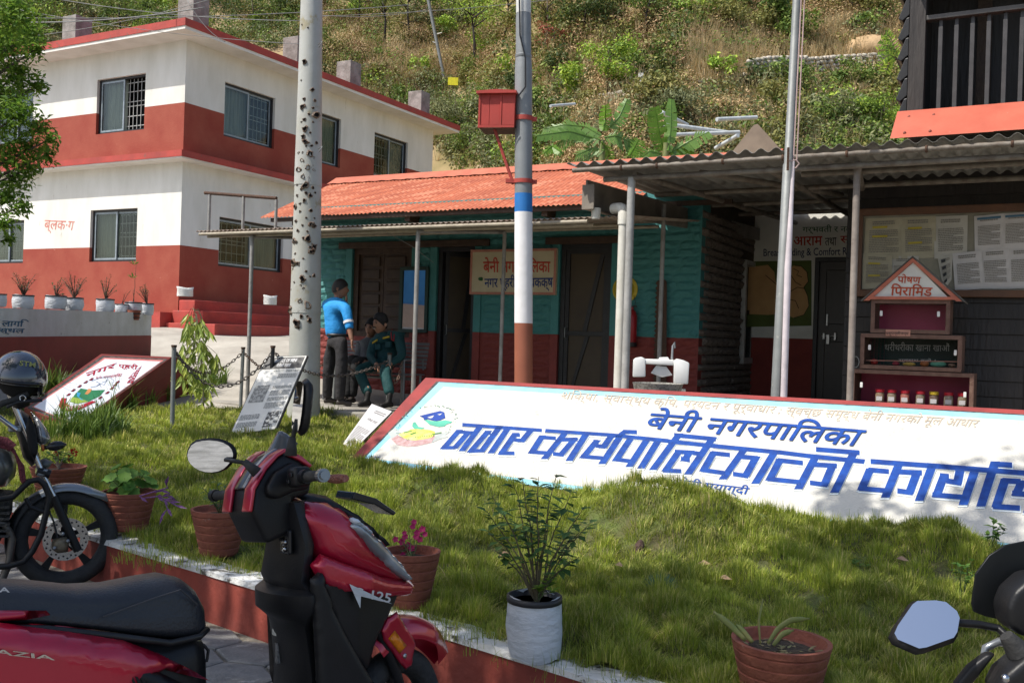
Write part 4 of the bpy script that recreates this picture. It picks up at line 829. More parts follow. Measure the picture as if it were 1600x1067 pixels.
# ------------------------------------------------------------------ small slanted sign with round emblem
c1_,c2_,c3_ = atz(115,668,.42),at(268,558,13.3),at(158,553,12.75); P1,N1 = plane3(c1_,c2_,c3_)
if N1.dot(EYE - P1) < 0: N1 = -N1
QF = lambda u,v,h=0.0: onp(u,v,P1,N1) + N1 * h
ss_ = thing('slanted_sign','small slanted white sign with green valley emblem and dark red wedge side, behind the motorcycle','sign',tuple(c1_))
corn = [QF(115,668),QF(268,558),QF(158,553),QF(38,637)]; back = [at(296,559,13.95),at(190,554,13.4)]
mb = MB(); V = corn + [Vector((corn[0].x,corn[0].y,.2)),Vector((back[0].x,back[0].y,.3)),Vector((back[1].x,back[1].y,.3)),Vector((corn[3].x,corn[3].y,.2))] + back
mb.add(V,[(0,1,2,3),(1,8,9,2),(0,4,5,8,1),(8,5,6,9),(2,9,6,7,3),(0,3,7,4)]); mb.build('wedge',mat('maroon_paint',(.20,.032,.026),.75,(.15,.028,.024),3,8,bump=.2),ss_)
layer([(116,666),(262,561),(160,556),(42,637)],.002,mat('black_line',(0,0,0)),'dark_border',ss_,QF); layer([(117,664),(256,563),(163,559),(50,636)],.004,mat('pink_line',(.62,.20,.18),.7),'pink_line',ss_,QF)
layer([(117.5,663),(251,565.5),(164,561.5),(53,636)],.006,mat('glossy_white_sign',(.74,.76,.80),.22,(.68,.71,.76),2,4),'white_face',ss_,QF)
QG = lambda x,y,h=0: QF(60 + x / 6.667,540 + y / 6.667,.008 + h)
blobs(QG,ss_,[([(325,590),(380,510),(440,450),(560,470),(695,465),(640,530),(520,590),(400,610)],mat('emblem_dark_green',(.03,.20,.08),.5)),
 ([(330,590),(350,540),(450,560),(520,590),(400,608)],mat('emblem_lime',(.28,.40,.06),.5)),([(400,490),(440,500),(420,540),(470,575),(445,570),(400,530)],mat('emblem_river',(.05,.35,.60),.5)),([(480,510),(520,455),(555,458),(540,490),(510,515)],mat('emblem_orange',(.60,.25,.08),.5)),
 ([(240,550),(295,555),(285,600),(330,635),(420,630),(560,580),(600,590),(440,665),(310,690),(240,680),(208,630)],mat('crimson',(.42,.012,.03),.5))])
lm = MB()
for pts in ([(540,440),(600,430),(650,400),(680,420),(720,350)],[(550,375),(640,340),(740,335),(785,370),(770,400)],[(640,400),(600,430)],[(660,390),(690,380),(720,365)],[(600,380),(630,395),(650,440)]): stroke(pts,4,lambda x,y,h: QG(x,y,h),lm,.003)
lm.build('emblem_lines',mat('blue_grey_line',(.15,.20,.32),.6),ss_)
lm = MB()
for x,y in ((310,515),(360,470),(425,428),(490,385),(548,355),(822,385),(795,415),(762,450),(715,495),(640,548)): lm.add([QG(x - 28,y + 14,.003),QG(x + 8,y - 14,.003),QG(x + 28,y - 10,.003),QG(x + 6,y + 12,.003)],[(0,1,2,3)])
lm.build('emblem_marks',mat('dark_maroon_mark',(.20,.01,.02),.5),ss_,kind='stuff')
mc = mat('crimson',(.4,0,0)); letters('नगर',[(495,290),(815,185),(790,235),(490,345)],lambda u,v,h: QG(u,v,h),mc,ss_,bold=.03); letters('प्हरी',[(840,185),(1040,200),(1020,270),(820,245)],lambda u,v,h: QG(u,v,h),mc,ss_,bold=.03)
letters('प्मुख',[(1075,215),(975,400),(885,405),(990,275)],lambda u,v,h: QG(u,v,h),mc,ss_,bold=.03); letters('बेनी नगरपालिका',[(590,330),(880,285),(860,330),(600,355)],lambda u,v,h: QG(u,v,h),mc,ss_,bold=.0); letters('MUNICIPALITY',[(265,650),(480,610),(470,645),(280,685)],lambda u,v,h: QG(u,v,h + .004),mat('plain_white',(.8,.8,.8),.6),ss_,bold=.0)
# ------------------------------------------------------------------ information board and leaning paper board
def leanboard(name,lab,q,Ytop,z,depth):
    BLp = atz(*q[3],z); BRp = at(*q[2],BLp.y - .12); TLp = at(*q[0],Ytop); p,n = plane3(BLp,BRp,TLp)
    if n.dot(EYE - p) < 0: n = -n
    fn = lambda u,v,h=0.0: onp(u,v,p,n) + n * h; th = thing(name,lab,'sign',tuple(BLp)); mb = MB()
    top = [fn(x,y) for x,y in q]; bot = [t - n * depth for t in top]; mb.add(top + bot,[(0,1,2,3),(7,6,5,4)] + [(i,i + 4,(i + 1) % 4 + 4,(i + 1) % 4) for i in range(4)]); mb.build('board',mat('board_backing',(.10,.10,.10),.7),th); return th,fn
ib,IF = leanboard('information_board','tall leaning white information board with black title band, beside the steel pole',[(416,557),(480.5,555),(430.6,671),(359,679)],11.45,.43,.035)
def inset(fn,x0,y0,x1,y1,u0,v0,u1,v1): return 0
IQ = [(416,557),(480.5,555),(430.6,671),(359,679)]
def ibil(q): 
    q = [Vector(p) for p in q]; return lambda a,b: tuple(q[0].lerp(q[1],a).lerp(q[3].lerp(q[2],a),b))
ib_ = ibil(IQ); R4 = lambda f,a0,a1,b0,b1: [f(a0,b0),f(a1,b0),f(a1,b1),f(a0,b1)]
layer(R4(ib_,.015,.985,.01,.99),.002,mat('printed_white',(.66,.65,.60),.5,(.60,.59,.54),5,5),'printed_sheet',ib,IF); layer(R4(ib_,.03,.96,.02,.17),.004,mat('print_black',(.03,.03,.03),.5),'title_band',ib,IF)
letters('BATTLE OF BENI',R4(ib_,.28,.80,.045,.085),IF,mat('plain_white',(.8,.8,.8)),ib,bold=.03,lift=.006); letters('बेनीको लडाई',R4(ib_,.36,.70,.10,.15),IF,mat('plain_white',(.8,.8,.8)),ib,bold=.03,lift=.006)
mt = MB()
def printlines(mb,f,fn,a0,a1,b0,b1,n,lift=.005,gap=.45):
    for i in range(n):
        b = b0 + (b1 - b0) * i / n; e = a1 if i % 5 < 4 else a0 + (a1 - a0) * .6; a = a0
        while a < e - .01:
            w = random.uniform(.02,.07); mb.add([fn(*p,lift) for p in R4(f,a,min(a + w,e),b,b + (b1 - b0) / n * (1 - gap))],[(0,1,2,3)]); a += w + .012
for r_ in ((.35,.6,.19,.205,1),(.65,.95,.19,.22,2),(.5,.95,.24,.30,4),(.5,.95,.40,.44,3),(.5,.95,.46,.53,4),(.5,.95,.55,.60,3),(.5,.95,.62,.70,5),(.06,.5,.76,.83,4),(.06,.5,.86,.93,4)): printlines(mt,ib_,IF,*r_)
mt.build('printed_text',mat('print_grey',(.25,.25,.24),.6),ib,kind='stuff')
for r_ in ((.08,.42,.38,.60),): layer(R4(ib_,*r_),.0045,mat('picture_grey',(.38,.38,.35),.6,(.18,.18,.17),30,6,mixlo=.45,mixhi=.55),'picture',ib,IF)
layer(R4(ib_,.66,.96,.74,.95),.0045,mat('picture_dark',(.5,.5,.46),.6,(.06,.06,.06),22,6,mixlo=.45,mixhi=.52),'picture',ib,IF)
pb,PF = leanboard('paper_board','small leaning white paper sheet board tucked against the left end of the big sign',[(581,630.5),(613,642.5),(551,705),(535,694)],10.6,.44,.02)
pq = ibil([(581,630.5),(613,642.5),(551,705),(535,694)]); layer(R4(pq,.01,.99,.01,.99),.002,mat('paper_white',(.62,.60,.60),.7,(.54,.52,.52),6,5),'sheet',pb,PF)
mt = MB(); printlines(mt,pq,PF,.1,.9,.52,.92,14); printlines(mt,pq,PF,.35,.9,.1,.18,2); mt.build('printed_text',mat('print_grey',(0,0,0)),pb,kind='stuff'); letters('बेनीको लडाई',R4(pq,.3,.85,.28,.36),PF,mat('print_grey',(0,0,0)),pb,bold=.02,lift=.005)
# ------------------------------------------------------------------ chain fence
posts = [((272,541),(269,672),.43,.026,'rightmost'),((426.5,542),(419.5,672),.44,.024,''),((609,553),(605,641),.55,.026,''),((380,544),(375.5,634),.57,.024,''),((525,546),(521,634),.57,.024,''),((630,552),(627.5,640),.55,.024,'')]
labs = ['galvanised chain post in the lawn beside the drooping sapling','dark steel chain post standing in front of the information board','pale chain post just in front of the seated officer, wrapped in loose wire','chain post at the path edge left of the information board','pale chain post in front of the standing man in blue','chain post nearest the left end of the big sign, beside the canopy post']
tops = []
for (t,b,z,r,_),lab in zip(posts,labs):
    base = atz(*b,z); tp = at(t[0],t[1],base.y); th = thing('chain_post',lab,'post',tuple(base),'posts of the chain fence')
    pipe('tube',[base - Vector((0,0,.2)),tp],r,th,M_BLACK if 'dark' in lab else M_GALV,10); mb = MB(); mb.tube([tp + Vector((0,0,-.01)),tp + Vector((0,0,.015))],r * 1.25,10); mb.build('cap',M_RUST,th); tops.append(tp)
def chain(pts,lab,m):
    P = [Vector(p) for p in pts]; a,b,c = P; Q = []
    for i in range(61): t = i / 60; Q.append(a * (1 - t) ** 2 + (b * 2 - (a + c) * .5) * 2 * t * (1 - t) + c * t * t)
    L_ = sum((q - p).length for p,q in zip(Q,Q[1:])); n = int(L_ / .05); mb = MB(); acc = 0; k = 0; pos = []
    for p,q in zip(Q,Q[1:]):
        l = (q - p).length
        while acc + l >= k * .05 and l > 0: t = (k * .05 - acc) / l; pos.append((p.lerp(q,max(0,t)),(q - p).normalized())); k += 1
        acc += l
    for k,(p,d) in enumerate(pos):
        s_ = d.cross(Vector((0,0,1))).normalized(); u = s_ if k % 2 else s_.cross(d); ring = []
        for i in range(10): t = 2 * math.pi * i / 10; ring.append(p + d * math.cos(t) * .034 + u * math.sin(t) * .017)
        ring.append(ring[0]); ring.append(ring[1]); mb.tube(ring[:11],.006,4,caps=False)
    o = mb.build('chain',m,smooth=True); tag(o,lab,'chain','chains of the fence')
mr_ = mat('rusty_chain',(.26,.17,.13),.8,(.12,.08,.06),30,6); mk_ = mat('dark_chain',(.08,.07,.065),.6,(.14,.11,.09),30,6)
chain([tops[0] - Vector((0,0,.04)),at(345,604,11.3),tops[1] - Vector((0,0,.06))],'dark chain sagging low between sapling post and information board post',mk_); chain([tops[1] - Vector((0,0,.05)),at(515,587,12.4),tops[2] - Vector((0,0,.08))],'longest rusty chain, running from information board post past the standing man',mk_)
chain([tops[0] - Vector((0,0,.03)),at(322,583,12.6),tops[3] - Vector((0,0,.05))],'chain between sapling post and path edge post',mk_); chain([tops[3] - Vector((0,0,.05)),at(452,590,14.1),tops[4] - Vector((0,0,.05))],'rusty chain passing behind the information board and steel pole',mr_)
chain([tops[4] - Vector((0,0,.05)),at(570,584,13.6),tops[5] - Vector((0,0,.06))],'rusty chain crossing in front of the seated men',mr_); chain([tops[2] - Vector((0,0,.1)),at(618,598,13.4),tops[5] - Vector((0,0,.02))],'short hanging rusty chain between the last two posts',mr_)
# ------------------------------------------------------------------ planter wall with lettering
pw = thing('planter_wall','long raised planter wall painted white above dark red, lettered in blue, behind the motorcycle','wall',tuple(at(235,556,18)))
a,b = at(235,556,18),at(-60,590,10.8); pd = (b - a); pd.z = 0; pl = pd.length; pd.normalize(); pn = Vector((pd.y,-pd.x,0)); pn = pn if pn.x > 0 else -pn
za,zb_ = at(235,489,18).z,at(-60,479,10.8).z; zm_a,zm_b = at(235,524,18).z,at(-60,527,10.8).z
def pwbox(z0a,z0b,z1a,z1b,m,name,out=0.0):
    mb = MB(); V = []
    for t,l,h in ((0,z0a,z1a),(pl,z0b,z1b)):
        p = Vector((a.x,a.y,0)) + pd * t
        V += [p + pn * out + Vector((0,0,l)),p + pn * out + Vector((0,0,h)),p - pn * .18 + Vector((0,0,h)),p - pn * .18 + Vector((0,0,l))]
    mb.add(V,[(0,1,2,3),(7,6,5,4),(0,4,5,1),(1,5,6,2),(2,6,7,3),(3,7,4,0)]); return mb.build(name,m,pw)
pwbox(.8,.6,zm_a,zm_b,mat('maroon_wall2',(.22,.035,.03),.8,(.17,.03,.025),2,8,bump=.2,spots=(.4,.3,.26),sp_scale=8,sp_lo=.74),'red_band',.006); pwbox(zm_a,zm_b,za,zb_,mat('stained_white_wall',(.52,.54,.55),.85,(.42,.43,.42),2.5,9,bump=.3,spots=(.10,.09,.075),sp_scale=4,sp_lo=.64),'white_band')
p_ = Vector((a.x,a.y,0)); e1 = p_ - pn * 0; mb = MB(); V = [p_ + Vector((0,0,za - .06)) - pn * .18,p_ + pd * pl + Vector((0,0,zb_ - .06)) - pn * .18,p_ + pd * pl - pn * 1.6 + Vector((0,0,zb_ + .0)),p_ - pn * 1.6 + Vector((0,0,za))]
mb.add(V + [v - Vector((0,0,.8)) for v in V],[(0,1,2,3),(0,4,5,1),(3,2,6,7),(0,3,7,4)]); mb.build('soil_fill',M_SOIL,pw)
PWF = pxplane(p_ + pn * .004,pn); letters('सवारीको लागि',[(-60,496),(46,499),(44,511),(-62,508)],PWF,mat('blue_wall_lettering',(.02,.10,.20),.8),pw,bold=.03); letters('पार्किङ स्थल',[(-62,509),(39,511),(37,523),(-64,521)],PWF,mat('blue_wall_lettering',(0,0,0)),pw,bold=.03)
# ------------------------------------------------------------------ things on and in front of the facades
wm_ = thing('wall_mirror','tall narrow mirror in dark green frame hung beside the shuttered window','mirror',tuple(FA(-.95,-.05,1.64)))
frame(FA,-1.20,-.68,1.64,2.63,.05,-.07,-.035,'frame',mat('dark_green_frame',(.02,.05,.04),.6),wm_,True)
mb = MB(); mb.box(FA,(-1.15,-.73),(-.05,-.04),(1.69,2.58)); mb.build('mirror_glass',mat('silver_mirror',(.85,.87,.87),.02,(.8,.82,.82),metal=1.0),wm_)
fe = thing('fire_extinguisher','dark red fire extinguisher mounted on the teal wall right of the drainpipe','fire extinguisher',tuple(FA(2.62,-.09,1.58)))
mb = MB(); mb.lathe(Fr(FA(2.62,-.10,1.58)),[(.07,0),(.075,.02),(.075,.36),(.055,.42),(.025,.45),(.025,.48)],18); mb.build('cylinder',mat('extinguisher_red',(.35,.015,.02),.3),fe,smooth=True,auto=40)
mb = MB(); mb.lathe(Fr(FA(2.62,-.10,1.53)),[(.075,0),(.079,.01),(.079,.06)],18); mb.build('base_ring',M_BLACK,fe,smooth=True,auto=40)
mb = MB(); mb.box(Fr(FA(2.6,-.12,2.06),DX,DY),(-.02,.09),(0,.02),(0,.02)); mb.tube([FA(2.62,-.1,2.0),FA(2.62,-.1,2.07)],.014,8); mb.tube([FA(2.62,-.1,2.05),FA(2.53,-.13,2.03),FA(2.53,-.14,1.85),FA(2.55,-.15,1.72)],.011,8); mb.build('valve',M_BLACK,fe)
hh = thing('yellow_hard_hat','yellow safety helmet hanging on the teal wall above the fire extinguisher','helmet',tuple(FA(2.5,-.1,2.25)))
mb = MB(); fr_ = Fr(FA(2.48,-.02,2.30),DX,(0,0,1),-DY); mb.lathe(fr_,[(.185,0),(.18,.01),(.14,.015),(.13,.06),(.10,.11),(.05,.14),(.001,.15)],24); mb.build('shell',mat('hat_yellow',(.55,.42,.02),.4),hh,smooth=True,auto=40); pipe('strap',[FA(2.62,-.05,2.22),FA(2.66,-.06,2.10),FA(2.6,-.06,2.05)],.004,hh,M_BLACK,5)
sw = thing('old_hand_saw','long rusty toothed pit saw blade leaning upright on the stone office wall','saw',tuple(FA(3.0,-.05,1.0)))
T = [(2.965 - .004,2.42),(3.06,2.43),(3.085,2.40),(3.13,.95),(2.96,.95)]; teeth = [(2.93 + .028 * (i % 2),1.0 + i * (1.38 / 44)) for i in range(45)]; mb = MB(); mb.prism(FA,[(2.96,.95)] + teeth + T[:4],-.07,-.066); mb.build('blade',mat('rusty_blade',(.085,.045,.028),.8,(.05,.03,.02),9,8,bump=.4),sw)
# bench
be = thing('metal_bench','grey perforated metal waiting bench against the stone office wall','bench',tuple(FA(-.9,-1.0,.6)))
M_BEN = mat('bench_grey',(.20,.21,.22),.45,(.15,.155,.16),6,6,metal=.4)
mb = MB(); s0,s1 = -1.75,-.25
n0,n1 = -1.18,-.72
for i in range(9): mb.box(FA,(s0,s1),(n0 + i * .052,n0 + i * .052 + .040),(1.03,1.045))
mb.build('seat',M_BEN,be)
mb = MB()
for i in range(7): mb.box(FA,(s0,s1),(n1 + .02 + i * .012,n1 + .03 + i * .012),(1.12 + i * .055,1.16 + i * .055))
mb.build('backrest',M_BEN,be)
for s in (s0 + .03,s1 - .06):
    for n in (n0 + .03,n1 - .02): pipe('leg',[FA(s,n,.6),FA(s,n,1.03)],.018,be,M_BEN,8)
    pipe('armrest',[FA(s,n0 + .03,1.03),FA(s,n0 + .02,1.24),FA(s,n1 + .02,1.26),FA(s,n1 + .05,1.10)],.014,be,M_BEN,8)
pipe('crossbar',[FA(s0 + .05,n0 + .2,.98),FA(s1 - .05,n0 + .2,.98)],.022,be,M_BEN,8)
# white plastic tap stand
wc = thing('plastic_wash_stand','white plastic water tank frame with a tap, behind the big sign','wash stand',tuple(at(1030,605,9.7)))
fw = Fr(at(985,605,9.7),Vector((.99,-.12,0)),Vector((.12,.99,0))); sx = 9.7 / FPX; M_PL = mat('white_plastic',(.72,.72,.70),.35,(.62,.62,.60),6,6)
def wp(poly,y0,y1,name,m=M_PL,bv=.012): mb = MB(); mb.prism(fw,[((x - 985) * sx,(605 - y) * sx) for x,y in poly],y0,y1); return mb.build(name,m,wc,bevel=bv,smooth=True,auto=35)
wp([(988,589),(988,562),(992,559),(1001,557),(1007,560),(1008,588)],0,.20,'side_block'); wp([(1052,597),(1051,562),(1056,558),(1066,560),(1075,564),(1074,597)],0,.20,'side_block'); wp([(1006,568),(1006,560),(1052,560),(1053,569)],.012,.19,'bridge'); wp([(1027,562),(1029,557),(1042,556),(1046,562)],.05,.15,'knob',bv=.006)
wp([(1016,582),(1024,570),(1040,571),(1050,584),(1034,588)],.06,.10,'fold',bv=.005)
pipe('tap',[fw(.40,.1,.28),fw(.405,.1,.42),fw(.42,.1,.46),fw(.425,.1,.40)],.012,wc,mat('dull_chrome',(.4,.4,.4)),8)
mb = MB(); mb.box(fw,(.04,.54),(.02,.18),(-.65,-.0)); mb.build('stand',M_GREYP,wc)
bk = thing('wire_basket','grey mesh waste basket filled with rubbish under the plastic wash stand','basket',tuple(fw(.25,-.25,-.5)))
mb = MB(); mb.lathe(Fr(fw(.26,-.25,-.45)),[(.13,0),(.16,.2),(.24,.5),(.245,.51),(.235,.5),(.155,.2),(.12,.02)],20); mb.build('mesh',mat('grey_net',(.16,.15,.13),.8,(.28,.27,.24),40,3,mixlo=.48,mixhi=.52,bump=.4),bk,smooth=True,auto=40)
mb = MB(); mb.ball(fw(.26,-.25,-.02),.16,10,(1,1,.5)); mb.build('rubbish',mat('grey_cloth',(.24,.22,.19),.9,(.15,.14,.12),8,8,bump=.8),bk,smooth=True)
# ------------------------------------------------------------------ notice board with papers
nbd = thing('notice_board','large brown framed notice board on the dark plank wall','notice board',tuple(FA(6.5,-.65,2.2)))
M_NF = mat('varnished_brown_frame',(.13,.055,.025),.5,(.09,.04,.02),6,7,bump=.2)
frame(FA,5.56,8.1,2.19,3.18,.075,-.72,-.645,'frame',M_NF,nbd,True)
mb = MB(); mb.box(FA,(5.63,8.03),(-.665,-.65),(2.26,3.11)); mb.build('backing',mat('old_paper_backing',(.30,.28,.225),.9,(.20,.19,.15),3,8,bump=.5,bscale=9),nbd)
pcol = [mat('yellowed_paper',(.46,.42,.31),.85,(.37,.335,.245),5,6,bump=.4,bscale=8),mat('grey_white_paper',(.52,.50,.45),.85,(.42,.40,.355),4,6,bump=.4,bscale=8),mat('lilac_white_paper',(.60,.575,.57),.85,(.50,.48,.48),4,6,bump=.4,bscale=8)]
pr = MB(); npf = pxplane(FA(6.5,-.672,2.5),-DY)
papers = [([(1355,344),(1407,342),(1410,402),(1352,404)],0,'large yellowed notice with yellow highlighted lines, top left of the notice board'),([(1410,342),(1460,340),(1461,400),(1411,403)],0,'second yellowed notice from the left in the top row'),([(1462,341),(1510,339),(1509,399),(1462,402)],1,'grey notice with crests at its head, third in the top row'),
 ([(1350,398),(1392,401),(1392,447),(1349,450)],0,'plain faded notice in the lower left corner of the notice board'),([(1394,402),(1434,402),(1432,448),(1394,448)],1,'crumpled grey notice directly behind the little house roof'),([(1524,340),(1567,336),(1566,389),(1525,391)],2,'white letter with blue heading, fourth in the top row'),([(1568,336),(1612,333),(1612,386),(1567,388)],2,'white letter with blue heading at the right edge, top row'),
 ([(1490,398),(1532,394),(1536,449),(1494,452)],2,'white typed letter right of the little house roof'),([(1533,392),(1575,389),(1577,449),(1536,449)],2,'white notice with a table of names, lower row'),([(1576,390),(1620,387),(1620,447),(1577,449)],2,'white notice at the right edge, lower row'),([(1466,404),(1488,400),(1486,436),(1475,452)],1,'torn notice with a column of small black squares')]
for k,(q,m,lab) in enumerate(papers):
    dep = -.672 - .0035 * (k % 4); f = pxplane(FA(6.5,dep,2.5),-DY); cx_,cy_ = sum(p[0] for p in q) / 4,sum(p[1] for p in q) / 4; q = [(cx_ + (x - cx_) * 1.09,cy_ + (y - cy_) * 1.08) for x,y in q]; qq = ibil(q); th = thing('paper_notice',lab,'notice',tuple(f(*q[0])),'papers pinned to the notice board')
    mb = MB(); mb.grid(lambda a_,b_: f(*qq(a_,1 - b_),.004 * math.sin(a_ * 5 + k) * math.sin(b_ * 4 + k) + (.008 * a_ * b_ if k % 3 else 0)),6,6); mb.build('sheet',pcol[m],th,smooth=True)
    mt = MB(); f2_ = lambda u,v,h,f=f: f(u,v,h + .008); printlines(mt,qq,f2_,.12,.88,.30,.85,13,.006,.5); printlines(mt,qq,f2_,.2,.8,.08,.18,2,.006,.4); mt.build('printed_text',mat('faint_print',(.24,.225,.20),.8),th,kind='stuff')
    if m == 0: mt = MB(); [mt.add([f2_(*p,.009) for p in R4(qq,.2,.6,b_,b_ + .05)],[(0,1,2,3)]) for b_ in ((.25,.6) if k else (.2,.42))]; mt.build('highlight',mat('highlighter_yellow',(.50,.40,.05),.8),th,kind='stuff')
    if m == 2 and k in (5,6): mt = MB(); mt.add([f2_(*p,.009) for p in R4(qq,.1,.9,.06,.12)],[(0,1,2,3)]); mt.build('heading',mat('print_blue',(.08,.18,.28),.8),th)
    if k == 10: mt = MB(); [mt.add([f2_(*p,.009) for p in R4(qq,.2,.5,b_,b_ + .1)],[(0,1,2,3)]) for b_ in (.1,.32,.54,.76)]; mt.build('black_squares',M_BLACK,th,kind='stuff')
# ------------------------------------------------------------------ food pyramid cabinets
cb = thing('food_cabinet','three-tier brown display cabinet with a little pitched house roof, right background','cabinet',tuple(FA(6.3,-1.5,.6)))
M_CAB = mat('brown_cabinet_wood',(.10,.05,.035),.6,(.16,.09,.065),12,9,bump=.3,spots=(.30,.18,.13),sp_scale=14,sp_lo=.68); M_CABIN = mat('magenta_lining',(.42,.05,.11),.6,(.35,.04,.09),4,5); GLC = glass('cabinet_glass',(.95,.95,.95),.03,.0,1.10)
def tier(s0,s1,z0,z1,dep,back=M_CABIN):
    t = .04; mb = MB(); y0,y1 = -1.5,-1.5 + dep
    mb.box(FA,(s0,s1),(y0,y1),(z0,z0 + t)); mb.box(FA,(s0,s1),(y0,y1),(z1 - t,z1)); mb.box(FA,(s0,s0 + t),(y0,y1),(z0 + t,z1 - t)); mb.box(FA,(s1 - t,s1),(y0,y1),(z0 + t,z1 - t)); o = mb.build('case',M_CAB,cb,bevel=.004)
    mb = MB(); mb.box(FA,(s0 + t,s1 - t),(y1 - .02,y1),(z0 + t,z1 - t)); mb.build('lining',back,o)
    mb = MB(); mb.box(FA,(s0 + t,s1 - t),(y0 + .02,y0 + .024),(z0 + t,z1 - t)); mb.build('glass_door',GLC,o); return o
t1 = tier(5.875,6.64,1.765,2.115,.34); t2 = tier(5.78,6.76,1.385,1.755,.40,mat('blackboard_green',(.02,.04,.035),.7)); t3 = tier(5.69,6.88,.98,1.375,.46)
mb = MB(); mb.box(FA,(5.72,6.85),(-1.48,-1.06),(.6,.975)); mb.build('base',M_CAB,cb)
for tt,s,z in ((t1,5.975,1.97),(t1,6.53,1.97),(t2,5.87,1.61),(t2,6.70,1.58),(t3,5.80,1.21),(t3,6.80,1.16)): mb = MB(); mb.box(FA,(s - .014,s + .014),(-1.49,-1.479),(z - .028,z + .028)); mb.build('door_pull',M_PL,tt,bevel=.008)
mb = MB(); mb.box(FA,(5.82,5.97),(-1.12,-1.105),(1.425,1.71)); mb.build('lining_strip',M_CABIN,t2)
mb = MB(); mb.prism(FA,[(5.87,2.115),(6.64,2.115),(6.275,2.50)],-1.50,-1.47); rf = mb.build('gable',mat('gable_white',(.70,.69,.64),.8,(.60,.59,.54),6,6),cb)
mb = MB()
for a_,b_ in (((5.80,2.10),(6.27,2.545)),((6.75,2.10),(6.27,2.545))):
    x0,z0 = a_; x1,z1 = b_; mb.prism(FA,[(x0,z0),(x1,z1 - .0),(x1,z1 - .045),(x0 + (.055 if x1 > x0 else -.055),z0)],-1.525,-1.50)
mb.prism(FA,[(5.86,2.115),(6.69,2.115),(6.69,2.145),(5.87,2.145)],-1.53,-1.505); mb.build('gable_trim',mat('salmon_trim',(.52,.16,.10),.7),cb)
for x0,x1 in ((5.78,6.27),(6.77,6.27)): mb = MB(); mb.prism(FA,[(x0,2.09),(x1,2.552),(x1,2.565),(x0 + (-.01 if x1 > x0 else .01),2.10)],-1.53,-1.10); mb.build('roof_panel',mat('grey_roof_ply',(.12,.11,.10),.8),cb)
cf = pxplane(FA(6.2,-1.505,2.3),-DY)
letters('पोषण',[(1403,428),(1440,429),(1438,443),(1402,442)],cf,mat('orange_red_lettering',(.50,.07,.02),.7),cb,bold=.04); letters('ि' + 'परा' + 'ि' + 'मड',[(1393,443),(1458,444),(1456,463),(1391,462)],cf,mat('orange_red_lettering',(0,0,0)),cb,bold=.04)
cf2 = pxplane(FA(6.2,-1.122,1.6),-DY); letters('थरीथरीका खाना खाऔं',[(1383,534),(1484,536),(1484,549),(1382,548)],cf2,mat('chalk_lettering',(.60,.62,.60),.8),cb,bold=.0); letters('स्वस्थ बनौं ।',[(1404,559),(1462,560),(1461,567),(1404,567)],cf2,mat('chalk_lettering',(0,0,0)),cb,bold=.0)
mb = MB(); mb.box(FA,(6.03,6.27),(-1.515,-1.503),(1.735,1.80)); mb.build('paper_label',mat('salmon_label',(.52,.26,.19),.8),cb); letters('पशुपन्छीजन्य',[(1384,517),(1420,517.5),(1419,525),(1384,524.5)],pxplane(FA(6,-1.518,2),-DY),M_BLACK,cb,bold=.02)
pipe('stick',[FA(5.83,-1.42,1.47),FA(6.73,-1.42,1.49)],.005,t2,mat('salmon_label',(.5,.3,.2)),5)
for k,(s,r,sc,col,nm,lab) in enumerate(((5.9,.032,(1.2,1,1),(.45,.03,.03),'red_apple','red fruit at the left end of the middle cabinet shelf'),(6.12,.028,(1.3,1,.8),(.30,.03,.05),'tomato','dark red tomato left of the yellow fruit in the middle cabinet'),(6.25,.03,(2.2,1,.7),(.45,.30,.06),'banana','long yellow fruit lying in the middle cabinet'),(6.40,.035,(1.3,1,.9),(.42,.14,.04),'orange_gourd','orange gourd between yellow fruit and green gourd'),(6.53,.04,(2.0,1,.8),(.12,.38,.26),'green_gourd','mint green gourd on the middle cabinet shelf'),(6.66,.03,(1.2,1,.8),(.20,.13,.09),'brown_potato','brown potato at the right end of the middle cabinet shelf'))):
    mb = MB(); p = FA(s,-1.35,1.425 + r * sc[2]); n = 12; fr_ = Fr(p,DX * sc[0],DY,Vector((0,0,sc[2]))); mb.lathe(fr_,[(max(1e-5,r * math.sin(math.pi * i / 8)),-r * math.cos(math.pi * i / 8)) for i in range(9)],n); tag(mb.build(nm,mat(nm + '_skin',col,.45,tuple(c * .7 for c in col),12,4),smooth=True),lab,'food','food in the middle cabinet')
jt = ['rice','dal','chana','til','gram','jau','makai']; jx = (6.02,6.15,6.28,6.46,6.61,6.77,6.84); jl = ['leftmost red-lidded jar in the bottom cabinet','second red-lidded jar from the left in the bottom cabinet','pink-filled jar with red lid, third from the left','jar with bold paper label left of the yellow-lidded jar','only jar with a yellow lid in the bottom cabinet','red-lidded jar right of the yellow-lidded one','rightmost red-lidded jar in the bottom cabinet']
jx = (5.97,6.09,6.22,6.37,6.50,6.64,6.77)
